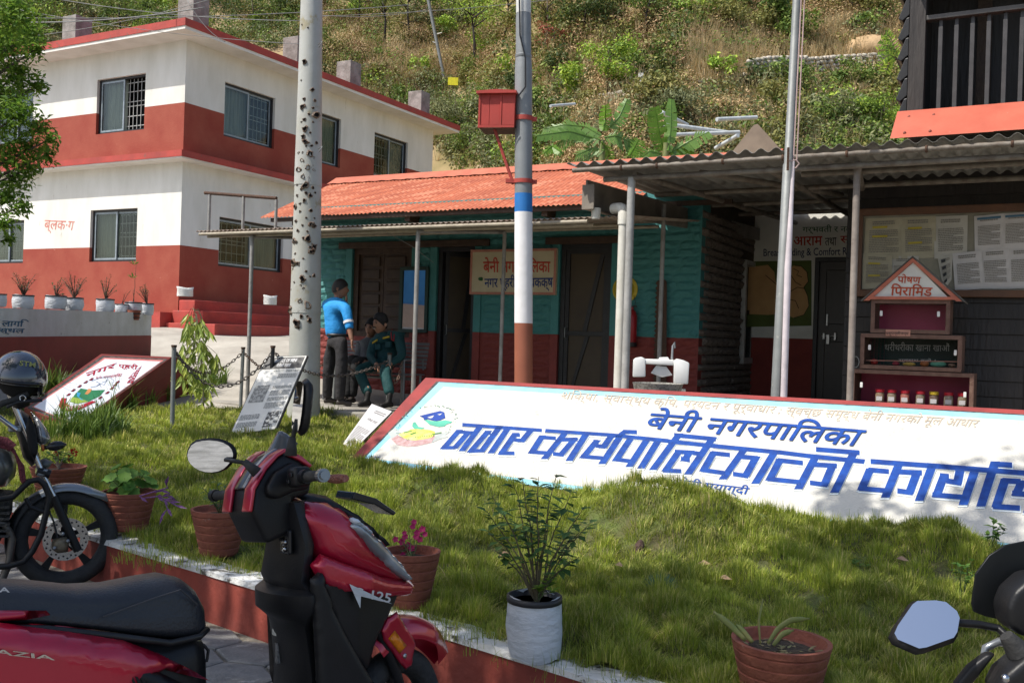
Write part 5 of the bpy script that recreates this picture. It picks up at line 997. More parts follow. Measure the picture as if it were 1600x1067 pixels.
for k,s in enumerate(jx):
    p = FA(s,-1.36,1.021); j = thing('food_jar',jl[k],'jar',tuple(p),'jars in the bottom cabinet'); f = Fr(p)
    mb = MB(); mb.lathe(f,[(.042,0),(.045,.008),(.045,.10),(.036,.118)],16); mb.build('jar_body',mat(f'jar_fill_{k}',((.30,.20,.13),(.28,.22,.15),(.42,.16,.12),(.25,.2,.14),(.16,.10,.07),(.33,.27,.2),(.26,.2,.13))[k],.35,((.2,.14,.1),(.2,.15,.1),(.3,.1,.08),(.18,.14,.1),(.1,.07,.05),(.22,.18,.14),(.18,.14,.1))[k],60,3),j,smooth=True,auto=40)
    mb = MB(); mb.lathe(f,[(.044,.118),(.047,.12),(.047,.148),(.042,.152),(.001,.152)],16); mb.build('lid',mat('yellow_lid',(.55,.38,.03),.4) if k == 4 else mat('red_lid',(.45,.02,.035),.4),j,smooth=True,auto=40)
    mb = MB(); q = [p - DY * .0465 + DX * x_ + Vector((0,0,z_)) for x_,z_ in ((-.03,.03),(.03,.03),(.03,.075),(-.03,.075))]; mb.add(q,[(0,1,2,3)]); mb.build('paper_label',pcol[2],j)
rg = thing('metal_ring','thin silver ring hanging at the left side of the middle cabinet','ring',tuple(FA(5.73,-1.5,1.44)))
pipe('loop',[FA(5.735 + .04 * math.cos(t / 10 * 2 * math.pi),-1.515,1.45 + .06 * math.sin(t / 10 * 2 * math.pi)) for t in range(11)],.004,rg,M_GALV,5)
# ------------------------------------------------------------------ people
def skinned(J,E,sub=2):
    """J: list of (point, radius or (rx, ry)); E: edges; returns one smooth skinned surface"""
    me = bpy.data.meshes.new('skin_tmp'); me.from_pydata([tuple(j[0]) for j in J],E,[]); o = bpy.data.objects.new('skin_tmp',me); COL.objects.link(o)
    m = o.modifiers.new('s','SKIN'); m.use_smooth_shade = True; m.branch_smoothing = .6
    for k,v in enumerate(me.skin_vertices[0].data): r = J[k][1]; v.radius = r if isinstance(r,tuple) else (r,r); v.use_root = (k == 0)
    s = o.modifiers.new('d','SUBSURF'); s.levels = sub; s.render_levels = sub
    dg = bpy.context.evaluated_depsgraph_get(); dg.update(); ev = bpy.data.meshes.new_from_object(o.evaluated_get(dg)); V = [tuple(v.co) for v in ev.vertices]; F = [tuple(p.vertices) for p in ev.polygons]
    bpy.data.objects.remove(o); bpy.data.meshes.remove(me); bpy.data.meshes.remove(ev); mb = MB(); mb.add(V,F); return mb
def chain_(pts,rad): return [(Vector(p),r) for p,r in zip(pts,rad)]
def net(*chains):
    """chains of (point, radius); a chain may start with an int = index of an earlier vertex to branch from"""
    J,E = [],[]
    for c in chains:
        prev = None
        for it in c:
            if isinstance(it,int): prev = it; continue
            J.append(it); k = len(J) - 1
            if prev is not None: E.append((prev,k))
            prev = k
    return J,E
SKN = mat('brown_skin',(.30,.155,.10),.55,(.25,.125,.08),12,4); HAIR = mat('black_hair',(.012,.010,.010),.45,(.02,.018,.016),40,4,bump=.5); SHOE = mat('dark_shoe',(.03,.024,.02),.5,(.05,.04,.035),12,4)
def headmesh(c,fwd,up=(0,0,1),s=1.0):
    f = Vector(fwd).normalized(); u = (Vector(up) - f * Vector(up).dot(f)).normalized(); r = f.cross(u); mb = MB(); V = []; nu,nv = 24,18
    for j in range(nv + 1):
        ph = math.pi * j / nv
        for i in range(nu):
            th = 2 * math.pi * i / nu; x,y,z = math.sin(ph) * math.cos(th),math.sin(ph) * math.sin(th),math.cos(ph)   # y forward
            w,d,h = .076,.096,.118
            if z < 0: w *= 1 - .28 * (-z) ** 1.3; d *= 1 - .10 * (-z)
            X,Y_,Z = x * w,y * d,z * h
            if y > 0: g = math.exp(-((x / .16) ** 2 + ((z + .12) / .22) ** 2)); Y_ += .022 * g; Y_ -= .008 * math.exp(-(((abs(x) - .38) / .18) ** 2 + ((z - .05) / .12) ** 2)); Y_ += .005 * math.exp(-((x / .25) ** 2 + ((z + .52) / .08) ** 2))
            V.append(Vector(c) + (r * X + f * Y_ + u * Z) * s)
    mb.add(V,[(j * nu + i,j * nu + (i + 1) % nu,(j + 1) * nu + (i + 1) % nu,(j + 1) * nu + i) for j in range(nv) for i in range(nu)])
    for sg in (-1,1): e = Vector(c) + (r * sg * .078 + f * -.005 + u * -.005) * s; mb.add([tuple(e + (r * sg * .012 * a + f * .016 * b - f * .008 + u * .030 * cc) * s) for a,b,cc in ((0,1,0),(1,.2,.8),(1.3,-1,.6),(1,-1,-.4),(.3,.3,-1),(0,.2,.9))],[(0,1,2,3,4),(0,5,1)])
    return mb,f,u,r
def capmesh(c,f,u,r,s,k=1.07,zmin=-.15,front=.25,puff=0.0,n=24):
    mb = MB(); V = []; nv = 10
    for j in range(nv + 1):
        for i in range(n):
            th = 2 * math.pi * i / n; y = math.sin(th); lim = zmin + (front - zmin) * max(0,(y + 1) / 2) ** 2; ph = (math.acos(max(-1,min(1,lim)))) * j / nv; x,y,z = math.sin(ph) * math.cos(th),math.sin(ph) * math.sin(th),math.cos(ph)
            kk = k + .012 * math.sin(i * 2.7 + j * 1.9) + puff * math.sin(ph) * (1 - j / nv); V.append(Vector(c) + (r * x * .077 + f * y * .097 + u * z * .119) * s * kk)
    mb.add(V,[(j * n + i,j * n + (i + 1) % n,(j + 1) * n + (i + 1) % n,(j + 1) * n + i) for j in range(nv) for i in range(n)]); return mb
def hand(mb,wrist,d,palm_n,s=1.0,curl=.5):
    d = Vector(d).normalized(); n = Vector(palm_n); n = (n - d * n.dot(d)).normalized(); w = d.cross(n); W = Vector(wrist)
    J,E = net([(W - d * .03 * s,(.022 * s,.026 * s)),(W,(.020 * s,.028 * s)),(W + d * .045 * s,(.015 * s,.038 * s)),(W + d * .085 * s,(.012 * s,.038 * s))]); m = skinned(J,E,1); mb.add(m.V,m.F)
    for k,(off,L_) in enumerate(((-.028,.068),(-.009,.078),(.010,.072),(.028,.056))):
        a = W + d * .08 * s + w * off * s; b = a + (d * math.cos(curl * .5) + n * math.sin(curl * .5)) * L_ * .5 * s; c = b + (d * math.cos(curl * 1.5) + n * math.sin(curl * 1.5)) * L_ * .5 * s; mb.tube([a - d * .015 * s,a,b,c],[.009 * s,.009 * s,.0082 * s,.006 * s],6)
    a = W + d * .02 * s - w * .028 * s; b = a + (d * .6 - w * .7 + n * .3).normalized() * .035 * s; mb.tube([a,b,b + (d * .9 + n * .3) * .03 * s],[.011 * s,.0095 * s,.007 * s],6)
def shoe(th,ank,fwd,z0,m=SHOE,hi=.05,s=1.0):
    f = Vector((fwd[0],fwd[1],0)).normalized(); a = Vector(ank); h = Vector((a.x,a.y,z0 + .045)); J,E = net([(h - f * .05 * s,(.036,.040)),(h + f * .03 * s,(.040,.042)),(h + f * .11 * s - Vector((0,0,.008)),(.034,.044)),(h + f * .17 * s - Vector((0,0,.015)),(.026,.036))],[1,(Vector((a.x,a.y,z0 + .06 + hi)),(.042,.042))])
    m_ = skinned(J,E,2)
    m_.V = [(v[0],v[1],max(v[2],z0 + .003)) for v in m_.V]; m_.build('boot' if hi > .1 else 'shoe',m,th,smooth=True)
def jn(px,py,n): return onp(px,py,FA(0,n,0),DY)
# --- standing man in blue
n0 = -1.80; P = lambda x,y,d=0.0: jn(x,y,n0 + d)
foot = jn(522,628,n0); pm = thing('person','man standing with his back turned, bright blue long-sleeved shirt and dark trousers','person',(foot.x,foot.y,.6))
fz = .602; hip = P(527,530); ch = P(521,492); nk = P(527,467,.0); hc = P(531.5,452,.02)
LS,RS = P(507,476,.12),P(541,482,-.10); RE,RW = P(546,512,-.14),P(550,533,-.16)           # near arm hangs, hand in pocket
LE,LW = P(533,494,.42),P(541,470,.30); lh,rh = P(518,534,.06),P(536,534,-.06)
lk,rk = P(513,582,.05),P(533,582,-.06); la,ra = P(511,621,.10),P(531,624,-.03); la.z = ra.z = fz + .08
Fd = (DX * .75 + DY * .66).normalized()
J,E = net([(hip,(.125,.10)),(hip.lerp(ch,.5),(.125,.10)),(ch,(.15,.105)),(nk - Vector((0,0,.07)),(.10,.075)),(nk,.052),(hc,.055)],[3,(LS,.055),(LE,.042),(LW,.028)],[3,(RS,.055),(RE,.042),(RW,.028)],[0,(lh,.085),(lk,.058),(la,.036)],[0,(rh,.085),(rk,.058),(ra,.036)])
bd = skinned([(p,(r[0] * .74,r[1] * .74) if isinstance(r,tuple) else (r * .62 if r > .056 else r)) for p,r in J],E,2); hm_,f_,u_,r_ = headmesh(hc,DX * .9 + DY * .45 + Vector((0,0,-.05)),s=1.08); bd.add(hm_.V,hm_.F); hand(bd,LW,(P(542,460,.26) - LW),-Fd,1,.5); hand(bd,RW,Vector((0,0,-1)),Fd,1,.6); bd.build('body',SKN,pm,smooth=True)
capmesh(hc + u_ * .006,f_,u_,r_,1.08,1.10,-.45,.42).build('hair',HAIR,pm,smooth=True)
M_SH = mat('bright_blue_shirt',(.025,.31,.72),.75,(.018,.24,.60),5,5,bump=.7,bscale=16)
J,E = net([(hip + Vector((0,0,-.02)),(.155,.155)),(hip.lerp(ch,.5),(.155,.155)),(ch,(.165,.165)),(nk - Vector((0,0,.05)),(.13,.13)),(nk + Vector((0,0,.02)),.072)],[3,(LS,.075),(LE,.055),(LE.lerp(LW,.6),.046)],[3,(RS,.080),(RS.lerp(RE,.5),.068),(RE,.060),(RE.lerp(RW,.12),.054)])
skinned(J,E,2).build('shirt',M_SH,pm,smooth=True); mb = MB(); ax = (RE - RS).normalized(); c = RS.lerp(RE,.72); mb.tube([c - ax * .018,c + ax * .018],.070,20,caps=False); mb.build('sleeve_stripe',mat('white_stripe',(.7,.72,.74),.7),pm,smooth=True)
M_TR = mat('charcoal_trousers',(.020,.019,.021),.85,(.032,.030,.032),6,6,bump=.9,bscale=14)
J,E = net([(hip + Vector((0,0,.09)),.140),(hip,.158),(hip - Vector((0,0,.06)),.150)],[1,(lh - Vector((0,0,.05)),.105),(lk,.082),(la.lerp(lk,.4),.075),(la + Vector((0,0,.0)),.066)],[1,(rh - Vector((0,0,.05)),.105),(rk,.082),(ra.lerp(rk,.4),.075),(ra + Vector((0,0,.0)),.066)])
skinned(J,E,2).build('trousers',M_TR,pm,smooth=True); mb = MB(); c = hip + Vector((0,0,.055)); mb.lathe(Fr(c,Vector((1.14,0,0)),Vector((0,1,0))),[(.128,-.02),(.133,-.02),(.133,.02),(.128,.02)],20,closed=True); mb.build('belt',M_BLACK,pm,smooth=True)
shoe(pm,la,Fd,fz); shoe(pm,ra,Fd + DX * .3,fz)
# --- seated officer
n1 = -1.0; P = lambda x,y,d=0.0: jn(x,y,n1 + d)
po = thing('person','seated smiling officer with moustache, dark beret and dark teal uniform on the bench','person',tuple(FA(-.6,-1.0,.6)))
sz = 1.05; hip = P(604,566,.02); hip.z = sz + .11; ch = P(604,538,.05); nk = P(597,520,-.02); hc = P(594,507,-.07)
LS,RS = P(623,527,-.02),P(585,533,-.06); LE,LW = P(629,556,-.12),P(606,571,-.38); RE,RW = P(578,556,-.15),P(590,572,-.40)
lh,rh = hip + DX * .09,hip - DX * .09; rk = P(560,578,-.42); ra = P(576,606,-.62); ra.z = fz + .22; lk = P(601,582,-.52); la = P(610,612,-.60); la.z = fz + .22; FF = (-DY - DX * .15)
J,E = net([(hip,(.13,.115)),(hip.lerp(ch,.55),(.135,.11)),(ch,(.15,.11)),(nk - Vector((0,0,.06)),(.10,.08)),(nk,.058),(hc,.058)],[3,(LS,.058),(LE,.045),(LW,.03)],[3,(RS,.058),(RE,.045),(RW,.03)],[0,(lh,.09),(lk,.062),(la,.042)],[0,(rh,.09),(rk,.062),(ra,.042)])
bd = skinned([(p,(r[0] * .74,r[1] * .74) if isinstance(r,tuple) else (r * .62 if r > .056 else r)) for p,r in J],E,2); hm_,f_,u_,r_ = headmesh(hc,-DY - DX * .25 + Vector((0,0,.03)),s=1.14); bd.add(hm_.V,hm_.F); hand(bd,LW,(P(600,578,-.5) - LW),(0,0,-1),1,.7); hand(bd,RW,(P(597,582,-.5) - RW),(0,0,-1),1,.7); bd.build('body',mat('warm_brown_skin',(.38,.20,.125),.5,(.32,.16,.10),12,4),po,smooth=True)
def face(c,f,u,r,th,s=1.0,mous=True,smile=False):
    mb = MB()
    for sg in (-1,1): mb.ball(Vector(c) + (r * sg * .030 + f * .086 + u * .010) * s,.009 * s,8,(1.3,1,.6))
    mb.build('eyes',M_BLACK,th,smooth=True,kind='stuff'); mb = MB()
    for sg in (-1,1): mb.tube([Vector(c) + (r * sg * a + f * .092 + u * b) * s for a,b in ((.014,.027),(.030,.032),(.046,.025))],.0038 * s,5)
    mb.build('eyebrows',HAIR,th,kind='stuff')
    if mous: mb = MB(); mb.tube([Vector(c) + (r * a + f * (.101 - abs(a) * .35) + u * b) * s for a,b in ((-.034,-.048),(-.018,-.039),(0,-.038),(.018,-.039),(.034,-.048))],[.004 * s,.0075 * s,.0075 * s,.0075 * s,.004 * s],6); mb.build('moustache',HAIR,th,smooth=True)
    mb = MB(); mb.tube([Vector(c) + (r * a + f * (.098 - abs(a) * .3) + u * b) * s for a,b in ((-.024,-.053),(0,-.060),(.024,-.053))],.0042 * s,6); mb.build('mouth',mat('teeth_white',(.55,.5,.45),.4) if smile else mat('lips',(.22,.08,.06),.5),th,smooth=True)
face(hc,f_,u_,r_,po,1.14,True,True); capmesh(hc + u_ * .004,f_,u_,r_,1.14,1.05,-.45,.45).build('hair',HAIR,po,smooth=True)
cm = capmesh(hc + u_ * .012,f_,u_,r_,1.14,1.14,.14,.40,.34); cm.build('beret',mat('dark_beret',(.022,.022,.026),.85,(.035,.034,.036),20,4),po,smooth=True)
M_UN = mat('dark_teal_uniform',(.012,.065,.070),.8,(.009,.045,.050),6,6,bump=.7,bscale=14); M_UN2 = mat('teal_trousers',(.012,.070,.070),.8,(.008,.045,.048),6,6,bump=.7,bscale=14)
J,E = net([(hip + Vector((0,0,-.05)),(.165,.165)),(hip.lerp(ch,.55),(.17,.165)),(ch,(.178,.165)),(nk - Vector((0,0,.045)),(.15,.14)),(nk + Vector((0,0,.015)),.078)],[3,(LS,.085),(LE,.066),(LE.lerp(LW,.85),.046)],[3,(RS,.085),(RE,.066),(RE.lerp(RW,.85),.046)])
skinned(J,E,2).build('uniform_jacket',M_UN,po,smooth=True)
J,E = net([(hip + Vector((0,0,.02)),(.145,.13)),(hip - DY * .04,(.14,.12))],[1,(lh - DY * .08,.105),(lk,.082),(la - Vector((0,0,.05)),.078)],[1,(rh - DY * .08,.105),(rk,.082),(ra - Vector((0,0,.05)),.078)])
skinned(J,E,2).build('uniform_trousers',M_UN2,po,smooth=True)
for a,b in (((582,536),(590,531)),((598.5,528.5),(608,526))): A,B = P(*a,-.135),P(*b,-.125); mb = MB(); mb.box(Fr(A,(B - A).normalized(),DY),(0,(B - A).length),(-.012,.03),(-.012,.014)); mb.build('yellow_badge',mat('badge_yellow',(.60,.42,.04),.7),po,bevel=.003)
mb = MB(); mb.tube([P(613,514,.0),P(611,520,-.13),P(612,531,-.16),P(615,533,-.14),P(616,522,-.10)],.007,6); mb.build('red_lanyard',mat('lanyard_red',(.45,.02,.03),.7),po,smooth=True)
for c in ((590,541),(606,537)): A = P(*c,-.15); mb = MB(); mb.box(Fr(A,DX,DY),(-.045,.045),(-.006,.04),(-.05,.03)); mb.build('pocket',M_UN,po,bevel=.006)
shoe(po,ra,FF,fz,mat('black_boot',(.012,.011,.010),.7),.16,1.15); shoe(po,la,FF,fz,mat('black_boot',(0,0,0)),.16,1.15)
# --- seated man behind
n1 = -.92; pg = thing('person','seated man in grey jacket and black cap, leaning in behind the officer','person',tuple(FA(-1.0,-.9,.6)))
hip = P(574,566,.0); hip.z = sz + .11; ch = P(572,543,.03); nk = P(578,524,.0); hc = P(580.5,513,-.03); LS,RS = P(587,534,.08),P(563,538,-.05); LE,LW = P(586,560,.0),P(575,566,-.25); RE,RW = P(558,560,-.12),P(562,564,-.33)
lh,rh = hip + DX * .08,hip - DX * .08; rk = P(549,559,-.40); ra = P(543,596,-.45); ra.z = fz + .08; lk = P(556,563,-.42); la = P(552,600,-.40); la.z = fz + .08
J,E = net([(hip,(.125,.11)),(hip.lerp(ch,.55),(.125,.10)),(ch,(.14,.10)),(nk - Vector((0,0,.06)),(.09,.075)),(nk,.052),(hc,.052)],[3,(LS,.052),(LE,.042),(LW,.028)],[3,(RS,.052),(RE,.042),(RW,.028)],[0,(lh,.085),(lk,.058),(la,.038)],[0,(rh,.085),(rk,.058),(ra,.038)])
bd = skinned([(p,(r[0] * .74,r[1] * .74) if isinstance(r,tuple) else (r * .62 if r > .056 else r)) for p,r in J],E,2); hm_,f_,u_,r_ = headmesh(hc,-DY + DX * .1 + Vector((0,0,-.05)),up=(.12,0,1),s=1.08); bd.add(hm_.V,hm_.F); hand(bd,LW,-DY - DX * .3,(0,0,-1),.95,.6); hand(bd,RW,-DY + DX * .3,(0,0,-1),.95,.6); bd.build('body',SKN,pg,smooth=True); face(hc,f_,u_,r_,pg,1.08,False)
capmesh(hc + u_ * .01,f_,u_,r_,1.08,1.12,-.2,.40,.08).build('cap',mat('black_cap',(.014,.014,.015),.8),pg,smooth=True)
J,E = net([(hip + Vector((0,0,-.05)),(.155,.155)),(hip.lerp(ch,.55),(.155,.15)),(ch,(.165,.15)),(nk - Vector((0,0,.045)),(.13,.12)),(nk + Vector((0,0,.015)),.074)],[3,(LS,.078),(LE,.06),(LE.lerp(LW,.85),.045)],[3,(RS,.078),(RE,.06),(RE.lerp(RW,.85),.045)])
skinned(J,E,2).build('jacket',mat('grey_jacket',(.13,.135,.14),.8,(.09,.09,.095),6,6,bump=.7,bscale=14),pg,smooth=True)
J,E = net([(hip + Vector((0,0,.02)),(.14,.125)),(hip - DY * .04,(.135,.115))],[1,(lh - DY * .08,.10),(lk,.078),(la,.062)],[1,(rh - DY * .08,.10),(rk,.078),(ra,.062)])
skinned(J,E,2).build('trousers',mat('black_trousers',(.012,.012,.013),.8,(.02,.02,.022),6,4,bump=.5),pg,smooth=True); shoe(pg,ra,-DY - DX * .4,fz); shoe(pg,la,-DY,fz)
# ------------------------------------------------------------------ vehicles
M_RUB = mat('tyre_rubber',(.022,.022,.023),.75,(.035,.034,.032),14,6,bump=.3,spots=(.09,.08,.07),sp_scale=8,sp_lo=.62); M_BPL = mat('black_plastic',(.008,.008,.009),.42,(.013,.013,.014),6,6,spec=.28,bump=.06,bscale=160,spots=(.06,.056,.05),sp_scale=5,sp_lo=.66)
M_BPG = mat('gloss_black_plastic',(.012,.012,.014),.18,(.016,.016,.018),4,3); M_CRED = mat('candy_red_paint',(.46,.010,.040),.28,(.38,.007,.032),3,4,metal=.35,coat=.8,spots=(.22,.06,.06),sp_scale=16,sp_lo=.735)
M_CHR = mat('worn_chrome',(.55,.56,.58),.18,(.40,.40,.41),8,5,metal=1.0); M_SEAT = mat('black_vinyl',(.020,.022,.028),.38,(.027,.029,.035),7,6,bump=.18,bscale=120); M_MIR = mat('mirror_face',(.80,.82,.84),.01,(.78,.80,.82),metal=1.0); M_SILV = mat('gunmetal_paint',(.22,.235,.25),.25,(.18,.19,.205),5,4,metal=.5,coat=.5); M_AMB = mat('amber_reflector',(.75,.22,.01),.25,(.6,.16,.01),60,2)
def vframe(o,head,lean): u = Vector((math.cos(head),math.sin(head),0)); v0 = Vector((-u.y,u.x,0)); return Fr(o,u,v0 * math.cos(lean) - Vector((0,0,1)) * math.sin(lean),Vector((0,0,1)) * math.cos(lean) + v0 * math.sin(lean))
def lpx(fr,px,py,c): q = fr.inv(onp(px,py,fr(0,c,0),fr.y)); return (q.x,q.z)
def wheel(fr,name,R,w,rim,th,spokes,m_rim,dish=.0,disc=None):
    """axle along the frame's y, centre at its origin"""
    f = Fr(fr.o,fr.x,fr.z,fr.y); mb = MB(); prof = []
    for i in range(14): t = math.pi * 2 * i / 14; prof.append((R - w * .52 + w * .52 * math.cos(t) * (1 if math.cos(t) > 0 else .9),w * .5 * math.sin(t)))
    mb.lathe(f,prof,56,closed=True); t_ = mb.build(name,M_RUB,th,smooth=True)
    mb = MB(); mb.lathe(f,[(rim + .012,-w * .32),(rim,-w * .34),(rim - .008,-w * .25),(rim - .014,0),(rim - .008,w * .25),(rim,w * .34),(rim + .012,w * .32)],48,cap=False); mb.lathe(f,[(.001,-.045),(.034,-.045),(.038,-.02),(.038,.02),(.034,.045),(.001,.045)],20)
    for k in range(spokes):
        a = 2 * math.pi * (k + .3) / spokes; d = fr.x * math.cos(a) + fr.z * math.sin(a); q = fr.x * -math.sin(a) + fr.z * math.cos(a)
        mb.add([fr.o + d * r_ + q * s_ * ww + fr.y * y_ for r_,ww in ((.03,.022),((rim + .03) * .5,.014),(rim - .005,.026)) for s_,y_ in ((-1,-.012),(1,-.012),(1,.012),(-1,.012))],[(i * 4 + j,i * 4 + (j + 1) % 4,i * 4 + 4 + (j + 1) % 4,i * 4 + 4 + j) for i in (0,1) for j in range(4)])
    mb.build('rim',m_rim,t_,smooth=True,auto=40)
    if disc:
        mb = MB(); r0,y_ = disc; fd = Fr(fr(0,y_,0),fr.x,fr.z,fr.y); n = 36
        mb.lathe(fd,[(r0 * .62,-.002),(r0,-.002),(r0,.002),(r0 * .62,.002)],40,closed=True)
        for k in range(6): a = 2 * math.pi * k / 6; d = fr.x * math.cos(a) + fr.z * math.sin(a); q = fr.x * -math.sin(a) + fr.z * math.cos(a); p = fr(0,y_,0); mb.add([p + d * .03 - q * .008,p + d * r0 * .66 + q * .02 - q * .008,p + d * r0 * .66 + q * .036,p + d * .03 + q * .008],[(0,1,2,3)])
        dd = mb.build('brake_disc',M_CHR,th,smooth=True,auto=30); mb = MB()
        for k in range(30): a = 2 * math.pi * k / 30; rr = r0 * (.90 if k % 2 else .80); c = fr(rr * math.cos(a),y_ - .0045 * (1 if y_ < 0 else -1),rr * math.sin(a)); mb.add([c + (fr.x * math.cos(j * 1.047) + fr.z * math.sin(j * 1.047)) * .006 for j in range(6)],[tuple(range(6))])
        mb.build('disc_holes',M_BLACK,dd,kind='stuff')
    return t_
# ---------------- the red scooter
SO = Vector((-.36,3.48,.0)); SC = vframe(SO,math.atan2(.638,.77),math.radians(5)); sc = thing('scooter','red and black scooter with long black seat, parked in the left foreground','scooter',tuple(SO))
def spf(outline,y,w,r,name,m,parent=sc,step=None,fn=None,fr=SC,smooth=True,auto=None,pw=.5): mb = MB(); mb.puff(fr,outline,w,r,y,step,fn,pw); return mb.build(name,m,parent,smooth=smooth,auto=auto)
def stube(P,r,name,m,parent=sc,n=10,fr=SC): mb = MB(); mb.tube([fr(*p) for p in P],r,n); return mb.build(name,m,parent,smooth=True,auto=50)
fwf = vframe(SO,math.atan2(.638,.77) + math.radians(14),math.radians(5)); wfr = Fr(fwf(0,0,.225),fwf.x,fwf.y,fwf.z); wheel(wfr,'front_wheel',.225,.095,.155,sc,5,M_BPL,disc=(.095,-.06))
# fender: arched shell over the front wheel
def fender(fr,th,R,w,a0,a1,m,name,point=0.0,thick=.004,drop=.05,taper0=.3,taper1=1.0):
    n = 22; V = []; rows = 9
    for i in range(n + 1):
        t = i / n; a = math.radians(a0 + (a1 - a0) * t); ww = w * (taper0 + (1 - taper0) * min(1,t * 3.2)) * (taper1 + (1 - taper1) * min(1,(1 - t) * 4)); R2 = R + point * (1 - min(1,t * 3)) ** 2
        for j in range(rows): s_ = j / (rows - 1) * 2 - 1; rr = R2 - drop * abs(s_) ** 2.4; V.append(fr(rr * math.cos(a),ww * .5 * math.sin(s_ * 1.45) / math.sin(1.45),rr * math.sin(a)))
    k = len(V)
    for i in range(n + 1):
        for j in range(rows): p = V[i * rows + j]; c = fr.o; d = (p - c).normalized(); V.append(p - d * thick)
    F = []
    for i in range(n):
        for j in range(rows - 1): a = i * rows + j; F += [(a,a + 1,a + rows + 1,a + rows),(k + a,k + a + rows,k + a + rows + 1,k + a + 1)]
        F += [(i * rows,(i + 1) * rows,k + (i + 1) * rows,k + i * rows),(i * rows + rows - 1,k + i * rows + rows - 1,k + (i + 1) * rows + rows - 1,(i + 1) * rows + rows - 1)]
    F += [tuple(range(rows)) + tuple(range(k + rows - 1,k - 1,-1)),tuple(range(n * rows,n * rows + rows)) + tuple(range(k + n * rows + rows - 1,k + n * rows - 1,-1))]
    mb = MB(); mb.add(V,F); return mb.build(name,m,th,smooth=True,auto=50)
fender(wfr,sc,.335,.15,25,118,M_CRED,'front_fender',.0,drop=.075,taper0=.12)
ff = [(.04,.335),(-.06,.44),(-.12,.50),(-.03,.53),(.10,.46),(.06,.30),(.045,.17),(.01,.17),(-.02,.26)]
spf([lpx(fwf,x,y,-.085) for x,y in ((598,985),(606,966),(622,955),(652,1003),(645,1040),(636,1046),(627,1036),(602,1000))],-.078,.008,.012,'fork_cover',M_CRED,fr=fwf)
q = [lpx(fwf,x,y,-.085) for x,y in ((606,997),(616,984),(635,1008),(634,1010),(624,1021))]; spf([q[0],q[1],q[2],q[4]],-.087,.007,.008,'side_reflector',M_AMB,fr=fwf,step=.02)
c = lpx(fwf,632,1024,-.085); mb = MB(); mb.lathe(Fr(fwf(c[0],-.083,c[1]),fwf.x,fwf.z,-fwf.y),[(.009,-.0),(.009,.006),(.004,.009),(.001,.007)],12); mb.build('bolt',M_CHR,sc,smooth=True)
for sg in (-1,1): stube([(.0,sg * .062,.225),(-.05,sg * .062,.38),(-.16,sg * .05,.62)],.019,'fork_leg',M_BPL,fr=fwf)
# front shield: side profile tied to the measured outline
ap = [(-.47,.965),(-.41,1.005),(-.36,1.015),(-.27,.995),(-.14,.915),(-.02,.80),(.055,.68),(.06,.655),(-.02,.650),(-.16,.69),(-.30,.745),(-.375,.785),(-.41,.86)]
spf(ap,0,lambda x,z: .150 - .07 * max(0,(x + .25) / .3) ,.085,'front_apron',M_CRED,step=.035)
for sg in (-1,1):
    fnn = lambda x,z: .0
    spf([(-.41,.80),(-.375,.835),(-.30,.80),(-.12,.725),(.035,.685),(.05,.655),(.02,.635),(-.12,.655),(-.30,.70),(-.375,.735)],sg * .150,.035,.020,'side_wing',M_CRED,step=.014,fn=lambda x,z,sg=sg: -sg * max(0,x + .2) * .42)
    spf([(-.385,.745),(-.31,.775),(-.10,.700),(.00,.672),(-.055,.615),(-.16,.505),(-.20,.42),(-.27,.49),(-.33,.60)],sg * .148,.026,.014,'side_panel',M_BPL,step=.014,fn=lambda x,z,sg=sg: -sg * max(0,x + .25) * .40)
    spf([(-.42,.76),(-.375,.79),(-.35,.70),(-.30,.58),(-.23,.46),(-.18,.38),(-.30,.31),(-.37,.30),(-.40,.40),(-.41,.62)],sg * .165,.022,.018,'leg_shield_side',M_BPL,step=.018)
hl = [(-.285,.925),(-.245,.945),(-.15,.885),(-.04,.785),(.035,.695),(.03,.680),(-.04,.715),(-.15,.80)]
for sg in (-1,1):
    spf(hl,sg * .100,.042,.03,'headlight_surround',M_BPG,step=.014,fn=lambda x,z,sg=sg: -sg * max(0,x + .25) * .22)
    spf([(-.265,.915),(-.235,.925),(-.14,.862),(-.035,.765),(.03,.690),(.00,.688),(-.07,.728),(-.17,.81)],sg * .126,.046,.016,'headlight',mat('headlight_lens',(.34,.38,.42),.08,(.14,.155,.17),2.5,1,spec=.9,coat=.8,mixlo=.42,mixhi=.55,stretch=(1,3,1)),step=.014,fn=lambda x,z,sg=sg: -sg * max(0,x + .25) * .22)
    spf([(-.262,.930),(-.238,.938),(-.165,.885),(-.175,.872)],sg * .130,.047,.012,'sky_glint_strip',mat('pale_sky_glint',(.62,.68,.74),.08,(.5,.56,.62),30,2,coat=.6),step=.01,fn=lambda x,z,sg=sg: -sg * max(0,x + .25) * .22)  # sky reflection along the headlight's upper edge, put in as a pale strip
spf([(-.42,.985),(-.36,1.025),(-.27,1.005),(-.14,.925),(-.02,.815),(-.06,.80),(-.2,.90),(-.34,.965)],0,.085,.04,'top_cover',M_BPL,step=.025)
pl = MB(); pl.prism(SC,[(-.19,1.015),(-.10,.985),(-.02,.93),(-.03,.92),(-.11,.965),(-.20,.99)],-.06,.06); pl.build('number_plate_holder',M_BPG,sc,bevel=.004)
